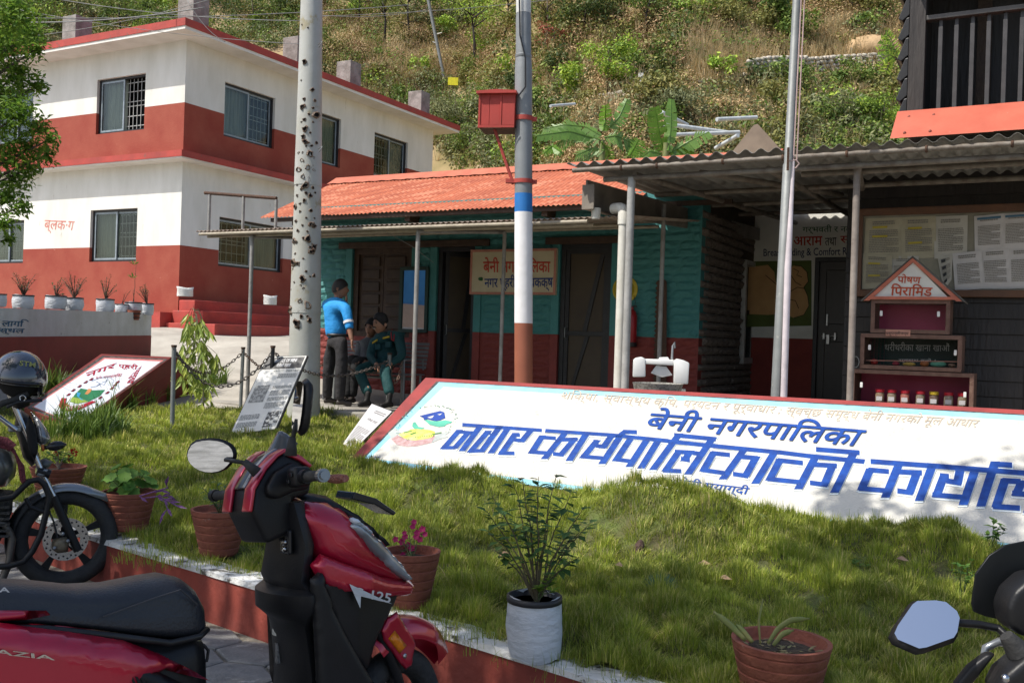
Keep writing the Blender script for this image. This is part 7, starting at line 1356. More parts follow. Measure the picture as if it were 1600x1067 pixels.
def region(px,py,n1):
    if py < 55 and px < 480: w = dict(green=3,dark=3,olive=2,tan=.5)
    elif 480 <= px < 620 and py < 60: w = dict(olive=3,green=3,brown=2,tan=1)
    elif 500 <= px < 860 and py < 135: w = dict(tan=3,olive=4,brown=1.5,green=1.5,dark=.6) if py > 45 else dict(olive=3,green=2,dark=2,brown=2,bright=.6)
    elif px < 860: w = dict(grey=4,green=3,olive=2,dark=1)
    elif px < 1180 and py < 130: w = dict(olive=4.5,tan=2,brown=.8,dark=1,green=2)
    elif px < 1180: w = dict(tan=2.5,straw=1.5,grey=3,olive=2,green=1)
    elif py < 95: w = dict(straw=4,tan=3,olive=2,brown=1.2,green=.6) if px > 1230 else dict(olive=4,tan=2,brown=2)
    else: w = dict(green=4,olive=3,grey=3,bright=.8,tan=1.2)
    if n1 > .28: w['bright' if px < 900 else 'olive'] = 2
    ks = list(w); return random.choices(ks,[w[k] for k in ks])[0]
for i in range(5200):
    px = random.uniform(-60,1470); py = random.uniform(-70,265)
    if px < 460 and py > 75: continue
    if 460 < px < 700 and py > 60 + (px - 290) * .40 + 10: continue
    if (88 < py < 128 and 1165 < px < 1400) or (122 < py < 142 and 1080 < px < 1170) or (148 < py < 166 and 836 < px < 1005): continue
    if random.random() < .72 and ((1225 < px < 1400 and 48 < py < 96) or (560 < px < 700 and 75 < py < 130) or (1080 < px < 1180 and 60 < py < 120)): continue
    p = hit_hill(px,py)
    if not p: continue
    c = region(px,py,noise.noise(Vector((p.x * .3,p.z * .3,1)))); r = random.uniform(.26,.75) * (1 + .012 * (p.y - 30))
    if c == 'straw': c = 'tan'
    buck[c][0].append(p + Vector((0,0,r * .35))); buck[c][1].append(r); buck[c][2].append(int(85 * (r / .42) ** 1.3))
for i in range(150):                                     # rounded bushes among the scrub
    px = random.uniform(0,1430); py = random.uniform(-20,240)
    if px < 460 and py > 70 or (py > 85 and py < 140 and px > 1150) or (460 < px < 700 and py > 60 + (px - 290) * .40): continue
    p = hit_hill(px,py); c = random.choice(['green','olive','green','grey','bright','dark','olive'])
    if p:
        r = random.uniform(.6,1.15)
        for _ in range(6): buck[c][0].append(p + Vector((random.uniform(-.6,.6) * r,random.uniform(-.6,.6) * r,r * random.uniform(.3,1.0)))); buck[c][1].append(r * random.uniform(.35,.6)); buck[c][2].append(int(150 * r * r))
for k,(cs,rs,ns) in buck.items():
    if cs:
        V,F = leafcloud(cs,rs,np.array(ns) * (2 if k in ('tan','brown') else 1),.15 if k not in ('tan','brown') else .095,flat=.8,shell=.3,aspect=.42); npmesh({'tan': 'dry_scrub','brown': 'dead_scrub','dark': 'dark_scrub','green': 'green_scrub','olive': 'olive_scrub','grey': 'grey_scrub','bright': 'bright_scrub'}.get(k,k + '_scrub'),V,F,LM[k],kind='stuff')
# dry grass blades on the slope
V = []; cnt = 0
for i in range(6500):
    p = (hit_hill(random.uniform(480,1440),random.uniform(20,240)) if i % 6 else hit_hill(*random.choice(((random.uniform(1225,1400),random.uniform(50,95)),(random.uniform(545,760),random.uniform(75,135)),(random.uniform(1080,1180),random.uniform(60,125)))))) if i % 3 == 0 else p
    if not p: continue
    q = p + Vector((random.uniform(-.5,.5),random.uniform(-.5,.5),0)); q.z = hz(q.x,q.y)
    for j in range(7):
        a = random.uniform(0,6.28); h = random.uniform(.2,.65); l = random.uniform(.1,.4); w = .022; d = Vector((math.cos(a),math.sin(a),0)); b = q + d * .12 * random.random(); s_ = Vector((-d.y,d.x,0)) * w
        V += [tuple(b - s_),tuple(b + s_),tuple(b + d * l + Vector((0,0,h)) + s_ * .3),tuple(b + d * l + Vector((0,0,h)) - s_ * .3)]
V = np.array(V); npmesh('dry_hill_grass',V,np.arange(len(V)).reshape(-1,4),LM['straw'],kind='stuff')
M_BARK = mat('grey_brown_bark',(.10,.075,.055),.9,(.055,.042,.032),12,8,bump=.8); M_BARKD = mat('dark_bark',(.035,.028,.022),.9,(.02,.016,.013),12,8,bump=.6)
def htree(name,lab,cat,px,py,hpx,wpx,key,n=420,trunk=M_BARK,size=.13,lowcrown=.25,group='trees and shrubs on the hillside',bare=0.0):
    p = hit_hill(px,py) or at(px,py,60); Y = p.y; H = hpx * Y / FPX; W = wpx * Y / FPX * .5; th = thing(name,lab,cat,tuple(p),group)
    rnd = random.Random(int(px * 7 + py)); mb = MB(); top = p + Vector((rnd.uniform(-.1,.1) * H,0,H * .75)); r0 = max(.03,H * .022)
    mid = p.lerp(top,.5) + Vector((rnd.uniform(-.05,.05) * H,0,0)); mb.tube([p - Vector((0,0,.3)),mid,top],[r0,r0 * .7,r0 * .25],7); cs,rs = [],[]
    for i in range(9):
        t = rnd.uniform(lowcrown,.95); b = p.lerp(mid,t * 2) if t < .5 else mid.lerp(top,t * 2 - 1); a = rnd.uniform(0,6.28); e = b + Vector((math.cos(a) * W * .75,math.sin(a) * W * .75,H * rnd.uniform(.05,.25)))
        mb.tube([b,b.lerp(e,.5) + Vector((0,0,H * .03)),e],[r0 * .4,r0 * .25,r0 * .1],5); cs.append(e); rs.append(W * rnd.uniform(.3,.5)); cs.append(b.lerp(e,.6)); rs.append(W * rnd.uniform(.25,.42))
    cs.append(top); rs.append(W * .45); mb.build('trunk',trunk,th,smooth=True)
    if bare < 1: V,F = leafcloud(cs,rs,int(n / len(cs) * 2.2 * (1 - bare)),size,flat=.8,shell=.2,aspect=.45); npmesh('crown',V,F,LM[key],th)
    return th
for a in (('tree','dark-limbed tree with thin green crown high on the slope, right of the first pole','tree',642,62,95,110,'olive',600,M_BARKD),('tree','tall dark-trunked tree with bright green top right of the hillside pole','tree',742,118,140,120,'bright',700,M_BARKD,.13,.6),('young_tree','young bright green tree standing alone above the banana plants','tree',948,150,95,95,'bright',1100,M_BARK,.12,.1),
          ('shrub','reddish-leaved shrub to the right of the painted pole top','shrub',868,92,60,60,'red',260,M_BARK,.1,.3),('tree','slender bare-stemmed tree just right of the painted pole','tree',848,95,130,60,'olive',160,M_BARK,.12,.5),('tree','dark green tree at the top edge above the young bright tree','tree',915,60,90,110,'dark',800,M_BARKD),('tree','spreading green tree at the top edge between the two tall poles','tree',560,40,80,130,'green',900,M_BARKD),('shrub','large round grey-green bush left of the stone retaining wall','shrub',1062,200,60,95,'grey',1000,M_BARK,.1,.05),
          ('shrub','rounded green bush just below the right end of the stone wall','shrub',1345,140,55,80,'green',900,M_BARK,.1,.05),('shrub','bright bush against the shingled edge of the balcony, above the tin roof','shrub',1378,205,70,90,'bright',900,M_BARK,.1,.05),('shrub','low green bush right behind the flagpole','shrub',1275,200,55,100,'green',900,M_BARK,.1,.05),('shrub','tall grey-green bush to the left of the red metal box','shrub',712,205,70,95,'grey',900,M_BARK,.1,.05),('shrub','leafy green bush directly under the yellow sign','shrub',735,245,60,85,'green',800,M_BARK,.1,.05),('shrub','dark bushy shrub at the top left above the white roof corner','shrub',395,40,60,120,'dark',900,M_BARK,.1,.05),
          ('tree','dark green tree behind the left roof column stub','tree',190,55,80,130,'green',900,M_BARKD),('tree','olive tree at the top edge to the right of the flagpole','tree',1330,30,70,120,'olive',700,M_BARKD),('shrub','small dry bush at the top edge left of the flagpole','shrub',1130,45,45,80,'olive',500,M_BARK),('tree','thin dark-trunked tree at the top edge left of the hillside pole','tree',600,75,110,70,'green',260,M_BARKD,.12,.55),('tree','bare dark tree standing at the top edge above the red metal box','tree',785,70,100,80,'olive',160,M_BARKD,.12,.6),('tree','slim dark tree at the top edge midway between painted pole and flagpole','tree',1010,60,100,70,'green',260,M_BARKD,.12,.5),('tree','dark-stemmed tree at the top edge just left of the flagpole','tree',1195,50,90,90,'dark',420,M_BARKD,.12,.4),('shrub','green bush beside the painted pole, above the banana leaves','shrub',862,235,55,70,'green',700,M_BARK,.1,.05)): htree(*a)
# leafy shoot by the balcony
p = at(1402,95,24); th = thing('tree_of_heaven_shoot','bright feathery-leaved shoot hanging beside the balcony corner','shrub',tuple(p)); mb = MB(); lf = MB()
for k in range(9):
    a = random.uniform(2.2,4.4); e = p + Vector((math.cos(a) * .45,random.uniform(-.2,.2),math.sin(a) * .5 + .2)); P = [p.lerp(e,t / 8) + Vector((0,0,.12 * math.sin(t / 8 * 3))) for t in range(9)]; mb.tube(P,.008,4)
    for q,q2 in zip(P,P[1:]):
        for sgn in (-1,1): d = (q2 - q).normalized(); lf.leaf(q2,(d * .5 + Vector((-d.z,0,d.x)) * sgn),(0,-1,0),.16,.05)
mb.tube([p + Vector((.6,.3,-.8)),p],.03,6); mb.build('stem',M_BARK,th); lf.build('leaves',LM['bright'],th)
# stone retaining walls
M_GAB = mat('pale_wall_stones',(.46,.42,.35),.9,(.30,.265,.21),4,8,bump=.8,island=.3)
def gabion(lab,pts,name='stone_retaining_wall'):
    base = [hit_hill(*q) for q,h in pts]; hs = [h * b.y / FPX for b,(q,h) in zip(base,pts)]; th = thing(name,lab,'wall',tuple(base[0])); mb = MB(); bk = MB()
    for i in range(len(base) - 1):
        a,b = base[i],base[i + 1]; d = (b - a); L_ = max(.1,Vector((d.x,d.y,0)).length); u = Vector((d.x,d.y,0)).normalized(); nn = Vector((u.y,-u.x,0)); nn = nn if nn.y < 0 else -nn
        bk.add([a - Vector((0,0,.5)),b - Vector((0,0,.5)),b + Vector((0,0,hs[i + 1])),a + Vector((0,0,hs[i]))] + [v - nn * .5 for v in (a - Vector((0,0,.5)),b - Vector((0,0,.5)),b + Vector((0,0,hs[i + 1])),a + Vector((0,0,hs[i])))],[(0,1,2,3),(4,7,6,5),(3,2,6,7),(0,3,7,4),(1,5,6,2)])
        rows = max(1,int(max(hs[i],hs[i + 1]) / .16) + 1)
        for r in range(-1,rows):
            t = random.uniform(0,.1)
            while t < L_:
                w = random.uniform(.16,.34); k = min(1,t / L_); h = hs[i] * (1 - k) + hs[i + 1] * k; c = a.lerp(b,k) + Vector((0,0,min(h,(r + .5) * .16))) + nn * .03; s = .5
                f = Fr(c,u * w * .5,nn * .10,Vector((0,0,.085))); mb.lathe(f,[(.6,-.9),(1,-.4),(1.02,.3),(.7,.85),(.2,1)],6); t += w * .98
    bk.build('wall_core',M_HILL,th); mb.build('wall_stones',M_GAB,th,kind='stuff',smooth=True)
gabion('long pale rubble retaining wall on the hillside, right of the flagpole',[((1168,130),32),((1200,122),30),((1260,120),26),((1320,112),22),((1385,104),18)]); gabion('shorter pale rubble wall stepping down on the left of the long one',[((1082,142),10),((1120,138),12),((1165,128),12)]); gabion('low pale terrace wall on the slope behind the young bright tree',[((836,166),10),((900,162),8),((960,160),9),((1000,152),12)])
c = hit_hill(1362,78); th = thing('boulder','large tan boulder at the end of the long hillside wall','rock',tuple(c)); mb = MB(); mb.lathe(Fr(c,(1.2,0,0),(0,.8,0),(0,0,.55)),[(.9,-.8),(1.05,-.1),(.8,.6),(.3,.95),(.01,1.0)],11); o = mb.build('rock',mat('tan_rock',(.48,.33,.18),.9,(.34,.23,.12),3,8,bump=1),th,smooth=True)
# hillside pole, signs, pipes
a,b = at(667,-10,40),hit_hill(696,135); hp = thing('hillside_pole','thin leaning grey pole on the hillside carrying wires','pole',tuple(b)); q = b + (at(667,-10,b.y) - b); pipe('shaft',[b,q],.09,hp,M_GALV,8)
m_ = b.lerp(q,.55); pipe('bracket',[m_,m_ + Vector((.35,0,.12))],.03,hp,M_PVC,5); m_ = b.lerp(q,.45); pipe('bracket',[m_,m_ + Vector((-.25,0,.12))],.03,hp,M_PVC,5)
c = hit_hill(707,156); ys = thing('yellow_sign','small bright yellow sheet in the bushes below the hillside pole','sign',tuple(c)); s_ = c.y / FPX; mb = MB(); mb.box(Fr(c),(-8 * s_,8 * s_),(0,.02),(22 * s_,34 * s_)); mb.build('panel',mat('bright_yellow',(.75,.68,.02),.6),ys); pipe('stake',[c - Vector((0,0,.3)),c + Vector((0,.03,24 * s_))],.02,ys,M_WOOD,5)
c = hit_hill(1000,158); wp_ = thing('marker_post','white concrete marker post with black band above the banana plants','post',tuple(c)); s_ = c.y / FPX; mb = MB(); mb.box(Fr(c),(-3.5 * s_,3.5 * s_),(-3.5 * s_,3.5 * s_),(-.3,18 * s_)); mb.box(Fr(c),(-3.5 * s_,3.5 * s_),(-3.5 * s_,3.5 * s_),(23 * s_,42 * s_)); mb.build('shaft',M_PVC,wp_); mb = MB(); mb.box(Fr(c),(-3.5 * s_,3.5 * s_),(-3.5 * s_,3.5 * s_),(18 * s_,23 * s_)); mb.build('black_band',M_BLACK,wp_)
c = hit_hill(1330,92); s_ = c.y / FPX; wp_ = thing('boundary_stone','small pale boundary stone on top of the long hillside wall','post',tuple(c)); mb = MB(); mb.box(Fr(c),(-3 * s_,3 * s_),(-.1,.1),(-.2,14 * s_)); mb.build('stone',M_CONC,wp_)
for k,(a,b,lab) in enumerate((((1034,176),(1074,196),'upper pale pipe lying diagonally behind the upright banana leaf'),((1038,194),(1155,210),'long pale pipe sloping down toward the brown sheet'),((1055,211),(1155,207),'thickest pale pipe lying level above the orange roof'),((1153,212),(1118,232),'pale pipe slanting down left from the pipe ends'),((1120,187),(1182,184),'short pale pipe lying level left of the flagpole'),((860,166),(898,163),'pale pipe on the slope just right of the painted pole'))):
    Y = 25.5; A,B = at(*a,Y),at(*b,Y + .8); mb = MB(); mb.tube([A,B],.055 if k < 5 else .04,10); o = mb.build('pipe',mat('pale_grey_pipe',(.52,.55,.56),.5),smooth=True,auto=40); tag(o,lab,'pipe','pale pipes on the slope')
# banana plants
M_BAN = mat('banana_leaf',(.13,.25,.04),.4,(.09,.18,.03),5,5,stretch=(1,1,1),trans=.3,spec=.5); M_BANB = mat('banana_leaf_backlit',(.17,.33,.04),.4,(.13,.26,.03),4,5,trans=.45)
def banana(lab,root,leaves,Y):
    b = at(*root,Y); th = thing('banana_plant',lab,'banana plant',tuple(b)); pipe('stem',[b - Vector((0,0,1.2)),b + Vector((0,0,.3))],[.12,.06],th,mat('banana_stem',(.16,.18,.06),.7),8)
    for pts,w,br in leaves:
        P = [at(x,y,Y + random.uniform(-.1,.1) - .25 * i * random.choice((-1,1)) * .4) for i,(x,y) in enumerate(pts)]; Q = []
        for i in range(len(P) - 1):
            for j in range(8): Q.append(P[i].lerp(P[i + 1],j / 8))
        Q.append(P[-1]); Q = [Q[0]] + [(Q[i - 1] + Q[i] * 2 + Q[i + 1]) / 4 for i in range(1,len(Q) - 1)] + [Q[-1]]; n = len(Q); mb = MB(); ww = w * 1.7 * Y / FPX
        for i in range(n - 1):
            d = (Q[i + 1] - Q[i]).normalized(); s_ = d.cross(Vector((0,-1,.25))).normalized(); t = i / n; hw = ww * (math.sin(math.pi * min(1,t * .9 + .1)) ** .6) * .5
            for sg in (-1,1):
                if random.random() < .06: continue
                lag = d * ww * .25 - Vector((0,0,ww * random.uniform(.1,.3)))
                o_ = s_ * sg; mb.add([Q[i],Q[i + 1],Q[i + 1] + o_ * hw + lag * .9,Q[i] + o_ * hw + lag],[(0,1,2,3)])
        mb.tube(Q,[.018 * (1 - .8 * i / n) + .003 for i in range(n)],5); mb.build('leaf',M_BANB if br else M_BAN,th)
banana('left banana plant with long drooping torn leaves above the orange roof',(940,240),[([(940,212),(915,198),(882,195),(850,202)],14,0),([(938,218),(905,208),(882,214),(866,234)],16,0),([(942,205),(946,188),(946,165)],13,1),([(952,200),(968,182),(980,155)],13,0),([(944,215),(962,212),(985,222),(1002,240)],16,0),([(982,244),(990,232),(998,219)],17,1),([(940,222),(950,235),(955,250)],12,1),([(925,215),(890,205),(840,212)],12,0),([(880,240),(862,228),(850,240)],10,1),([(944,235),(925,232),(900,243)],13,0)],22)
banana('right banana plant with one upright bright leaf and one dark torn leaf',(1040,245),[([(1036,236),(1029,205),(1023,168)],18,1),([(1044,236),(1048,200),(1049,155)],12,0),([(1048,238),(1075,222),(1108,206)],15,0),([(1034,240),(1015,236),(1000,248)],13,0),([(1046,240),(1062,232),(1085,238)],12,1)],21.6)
# ------------------------------------------------------------------ trees near the camera: the one entering at left, the one whose shade falls on the foreground
TL_ = leafmat('glossy_tree_leaves',(.17,.29,.04),.4,.45)
def treecloud(th,clumps,n,size,key): V,F = leafcloud([c for c,r in clumps],[r for c,r in clumps],n,size,flat=.85,shell=.15,aspect=.5); npmesh('crown',V,F,key,th)
tb_ = Vector((-6.1,9.3,.45)); nt_ = thing('leafy_tree','leafy green tree whose branches enter the picture at the left edge','tree',tuple(tb_))
cl = []
for px,py,r in ((18,20,44),(48,52,26),(8,75,45),(58,76,16),(30,118,34),(62,133,16),(8,150,40),(32,178,30),(62,200,20),(78,218,14),(45,232,24),(72,243,16),(14,240,34),(25,278,28),(48,262,18),(12,310,28),(34,322,14),(8,348,18),(14,374,10),(-30,60,60),(-35,180,60),(-40,290,50),(-60,-20,70),(30,-30,40),(-70,120,70)): cl.append((at(px,py,9.4 + random.uniform(-.5,.5)),r * 9.4 / FPX))
mb = MB(); top = Vector((-5.9,9.4,5.2)); mb.tube([tb_ - Vector((0,0,.2)),tb_ + Vector((.05,0,1.5)),top],[.13,.10,.05],10)
for c,r in cl: b = tb_.lerp(top,min(.95,max(.25,(c.z - 1.2) / 6))); mb.tube([b,b.lerp(c,.6) + Vector((0,0,.15)),c],[.03,.018,.006],5)
mb.build('trunk',M_BARK,nt_,smooth=True)
V = []; F = []
lfm = MB(); rl = random.Random(3)
for c,r in cl:
    for k in range(int(360 * (r / .18) ** 1.6)):
        d = Vector((rl.gauss(0,1),rl.gauss(0,1),rl.gauss(0,1))).normalized() * r * rl.uniform(.2,1.12); p = c + d; dr = Vector((rl.gauss(0,1),rl.gauss(0,1),rl.gauss(-.3,.6))); lfm.leaf(p,dr,Vector((rl.gauss(0,.4),rl.gauss(0,.4),1)),rl.uniform(.05,.085),rl.uniform(.022,.034))
lfm.build('crown',TL_,nt_)
sb = Vector((-8.2,2.2,.0)); st_ = thing('shade_tree','big shade tree standing outside the left edge, casting dappled shade on the foreground','tree',tuple(sb))
cl = []; rl = random.Random(21); SH = Vector((SUN_DIR.x / math.tan(SUN_EL),SUN_DIR.y / math.tan(SUN_EL),0))
def shade(gx,gy,h,r): cl.append((Vector((gx,gy,.3)) + SH * (h - .3) + Vector((0,0,h - .3)),r))
for gx,gy,r in [(-4.6,6.0,.8),(-3.6,6.6,.8),(-2.9,7.6,.7),(-2.3,6.6,.75),(-2.0,7.9,.6),(-1.5,7.0,.65),(-3.4,5.2,.9),(-2.2,5.4,.8),(-1.2,5.7,.6),(-.5,5.0,.65),(-1.3,4.5,.6),(.2,4.6,.65),(.9,4.9,.65),(1.6,4.6,.7),(2.4,4.3,.8),(1.1,4.0,.8),(.2,3.7,.8),(-.7,3.8,.7),(-1.6,3.6,.7),(-2.6,4.0,.9),(-.6,2.7,.8),(.5,2.7,.9),(-2.0,2.6,.8),(1.7,3.2,.9),(-3.2,2.8,.9),(2.3,5.6,.5),(2.9,6.2,.5),(3.3,5.4,.6),(2.5,6.8,.3),(3.6,6.6,.4),(1.9,5.5,.4),(-1.3,9.0,.35),(-.95,8.4,.3),(-.2,5.9,.4),(-3.0,8.6,.3),(-.2,7.0,.25),(-5.4,6.8,.8),(-1.2,1.6,.8)]:
    shade(gx,gy,rl.uniform(6.2,7.6),r)
mb = MB(); tp = sb + Vector((.6,.6,5)); mb.tube([sb - Vector((0,0,.2)),sb + Vector((.1,.1,2.6)),tp],[.3,.24,.15],12)
for c,r in cl: b = sb.lerp(tp,rl.uniform(.6,1)); mb.tube([b,b.lerp(c,.5) + Vector((0,0,.4)),c],[.035,.02,.006],5)
mb.build('trunk',M_BARK,st_,smooth=True); treecloud(st_,cl,np.array([int(620 * (r / .7) ** 2) for c,r in cl]),.15,TL_)

bsd = thing('blue_shed','long bright blue painted shed outside the left edge, seen only in the wall mirror','shed',(-17,6,1)); bf = rotz((-17,6,0),62)
mb = MB(); mb.box(bf,(-5,7),(0,3),(2.6,5.2)); mb.build('wall',mat('blue_shed_paint',(.02,.16,.34),.7,(.015,.12,.27),2,6),bsd); mb = MB(); mb.box(bf,(-5.4,7.4),(-.4,3.4),(5.2,5.3)); mb.build('roof',M_TIN,bsd); mb = MB(); mb.prism(Fr(bf(0,0,0),bf.y,bf.x),[(-2.5,.2),(-.1,2.62),(3,2.62),(3,.2)],-6,8); mb.build('earth_bank',mat('orange_earth',(.44,.26,.16),.9,(.34,.20,.12),3,6),bsd)
# ------------------------------------------------------------------ lawn grass
def lawnz_np(x,y):
    d2 = (GP[:,0][None] - x[:,None]) ** 2 + (GP[:,1][None] - y[:,None]) ** 2 + .02; w = 1 / d2 ** 1.6; z = (w * GP[:,2]).sum(1) / w.sum(1)
    for a,b,h,r in MOUNDS: z = z + h * np.exp(-(((x - a) ** 2 + (y - b) ** 2) / (r * r)) ** 1.3)
    return z
def grass(n,gen,hmin,hmax,wid,matl,name,lean=.8):
    x,y = gen(n); z = lawnz_np(x,y); 
    tx = np.array([noise.noise(Vector((a * 3.2,b * 3.2,2))) for a,b in zip(x[::1],y[::1])]) if len(x) < 400000 else np.zeros(len(x))
    C = .17; gx,gy = np.floor(x / C),np.floor(y / C); bd = np.full(len(x),9.0); ox = np.zeros(len(x)); oy = np.zeros(len(x)); hr = np.zeros(len(x))
    for i in (-1,0,1):
        for j in (-1,0,1):
            cx,cy = gx + i,gy + j; q = np.abs(np.sin(cx * 12.9898 + cy * 78.233) * 43758.5453) % 1; q2 = np.abs(np.sin(cx * 39.346 + cy * 11.135) * 24634.6345) % 1; ex,ey = x - (cx + .1 + .8 * q) * C,y - (cy + .1 + .8 * q2) * C; d = np.hypot(ex,ey); k_ = d < bd; bd[k_] = d[k_]; ox[k_] = ex[k_]; oy[k_] = ey[k_]; hr[k_] = ((q + q2) % 1)[k_]
    dome = np.clip(1 - (bd / .115) ** 2,0,1) * (.35 + hr); z = z + .048 * dome
    m = len(x); a = RNG.random(m) * 6.283 ; h = (hmin + (hmax - hmin) * RNG.random(m) ** 1.4) * (1 + .9 * np.clip(tx,-.6,1)); le = h * lean * (RNG.random(m) ** .7) * (.6 + .6 * RNG.random(m))
    h = h * (.62 + .55 * dome); le = le * (.8 + .8 * (1 - dome)); a = np.where(RNG.random(m) < .30,a,np.arctan2(oy,ox) + RNG.normal(size=m) * .5)
    dx,dy = np.cos(a),np.sin(a); w = wid * (.7 + .6 * RNG.random(m)) * np.clip(y / 6,.75,1.9); sx,sy = -dy * w,dx * w
    V = np.empty((m,6,3)); 
    for k,(t,ww) in enumerate(((0,1),(.55,.8),(1,.12))):
        px,py,pz = x + dx * le * t * t,y + dy * le * t * t,z - .015 + h * (t - .12 * t * t * lean); V[:,2 * k] = np.stack([px - sx * ww,py - sy * ww,pz],1); V[:,2 * k + 1] = np.stack([px + sx * ww,py + sy * ww,pz],1)
    i = np.arange(m)[:,None] * 6; F = np.concatenate([i + np.array([0,1,3,2]),i + np.array([2,3,5,4])],0); return npmesh(name,V.reshape(-1,3),F,matl,kind='stuff')
_xs = np.linspace(-8,6,281); _ky = np.array([kerb_y(v) for v in _xs])
POTS = [(-.47,4.9,.10),(.13,4.04,.12),(1.09,3.86,.16),(-2.32,6.08,.11),(-1.62,5.6,.10),(-2.95,7.7,.13)]
def lawn_gen(near,far):
    def g(n):
        out = []
        tot = 0
        while tot < n:
            k = n * 2; y = 3.0 + (13.2 - 3.0) * RNG.random(k) ** 1.7; x = (RNG.random(k) * 1.32 - .70) * y * .56 * 1.7 + 0; ok = (x > -7) & (x < 5) & (y > np.interp(x,_xs,_ky) + .10)
            dS = SIGN_BR - SIGN_BL; ys = SIGN_BL.y + dS.y * (x - SIGN_BL.x) / dS.x
            ok &= np.where(x > SIGN_BL.x,y < ys - .01,y < np.where(x > -4.2,12.9,12.9 - (-4.2 - x) * .9) - np.where(x > -2.9,(x + 2.9) * .35,0))
            ok &= (np.abs(x) < y * .60 + .2) & (y >= near) & (y < far)
            for a,b,r in POTS: ok &= ((x - a) ** 2 + (y - b) ** 2 > r * r)
            x,y = x[ok],y[ok]; out.append((x,y)); tot += len(x)
        x = np.concatenate([o[0] for o in out])[:n]; y = np.concatenate([o[1] for o in out])[:n]; return x,y
    return g
MG1 = mat('lawn_grass_blades',(.37,.44,.055),.55,(.22,.265,.038),1.6,4,island=.34,trans=.42,spec=.3,mixlo=.3,mixhi=.6); MG2 = mat('yellow_grass_blades',(.50,.50,.12),.6,(.52,.43,.19),1.2,4,island=.3,trans=.35,spec=.3)
grass(300000,lawn_gen(3,14),.028,.066,.0021,MG1,'lawn_grass'); grass(90000,lawn_gen(3,14),.028,.075,.0019,MG2,'yellowed_grass')
def tuft_gen(cent,r):
    def g(n): i = RNG.integers(0,len(cent),n); a = RNG.random(n) * 6.28; q = r * np.sqrt(RNG.random(n)); c = np.array(cent)[i]; return c[:,0] + q * np.cos(a),c[:,1] + q * np.sin(a)
    return g
tc = [(m_[0] + random.uniform(-.2,.2),m_[1] + random.uniform(-.2,.2)) for m_ in MOUNDS for _ in range(5)]
tc = [c for c in tc if in_lawn(c[0],c[1] + .1)]
grass(60000,tuft_gen(tc,.32),.04,.095,.0018,MG1,'mound_tufts',.55)
lt = [tuple(atz(px,py,.42).xy) for px,py in ((75,655),(110,665),(150,665),(185,655),(215,650),(245,645),(90,690),(300,640),(330,635),(135,690),(170,680))]
grass(2600,tuft_gen(lt,.22),.16,.34,.0042,mat('long_grass_blades',(.15,.24,.035),.5,(.10,.16,.025),3,3,island=.3,trans=.35),'long_grass',.8)
# ------------------------------------------------------------------ potted plants and small growth
M_TER = mat('weathered_terracotta',(.26,.085,.050),.85,(.19,.055,.036),7,9,bump=.5,bscale=40,spots=(.38,.27,.22),sp_scale=9,sp_lo=.64); M_POTSOIL = mat('pot_soil',(.05,.035,.022),.95,(.10,.075,.05),30,6,bump=1)
def pot(name,lab,base,rb,rt,h,grp='terracotta pots along the kerb',cat='potted plant',m=M_TER):
    th = thing(name,lab,cat,tuple(base),grp); f = Fr(base); n = 5; prof = [(rb * .92,0),(rb,.01)]
    for i in range(n): t0,t1 = i / n,(i + 1) / n; prof += [(rb + (rt - rb) * t0 * .92 + .004,h * t0 * .86 + .012),(rb + (rt - rb) * t1 * .92 + .002,h * t1 * .86),(rb + (rt - rb) * t1 * .92 - .003,h * t1 * .86 + .004)]
    prof += [(rt * 1.0,h * .90),(rt * 1.03,h),(rt * .93,h),(rt * .86,h * .86)]; mb = MB(); mb.lathe(f,prof,32); mb.build('pot',m,th,smooth=True,auto=35)
    mb = MB(); mb.lathe(f,[(.001,h * .86),(rt * .45,h * .875),(rt * .87,h * .85)],20); mb.build('soil',M_POTSOIL,th); return th
def sprig(th,base,tips,leafm,ll,lw,per=10,stemm=M_BARK,r=.004,droop=0.0,name='foliage',start=.25,up=(0,0,1),rnd=None):
    rnd = rnd or random; st,lf = MB(),MB()
    for tp in tips:
        P = [Vector(base).lerp(tp,t / 6) + Vector((0,0,(tp - Vector(base)).length * .10 * math.sin(t / 6 * 3.14))) + Vector((rnd.uniform(-1,1),rnd.uniform(-1,1),0)) * ll * .12 for t in range(7)]; st.tube(P,[r * (1 - t * .12) for t in range(7)],5)
        for k in range(per):
            t = start + (1 - start) * (k + rnd.random()) / per; i = min(5,int(t * 6)); p = P[i].lerp(P[i + 1],t * 6 - i); a = rnd.uniform(0,6.28); d = Vector((math.cos(a),math.sin(a),rnd.uniform(-.3,.6) - droop)); lf.leaf(p,d,up,ll * rnd.uniform(.6,1.15),lw * rnd.uniform(.7,1.1))
    st.build('stems',stemm,th); lf.build(name,leafm,th); return th
LFG = leafmat('fresh_leaf_green',(.10,.20,.035),.35,.3); LFD = leafmat('deep_leaf_green',(.050,.095,.028),.35,.25); STG = mat('green_stem',(.10,.14,.05),.7)
b = atz(200,826,.31); th = pot('potted_geranium','terracotta pot with a round-leaved green geranium and trailing purple stems, left lawn',b,.112,.160,.235)
top = b + Vector((0,0,.2)); lf = MB(); st = MB()
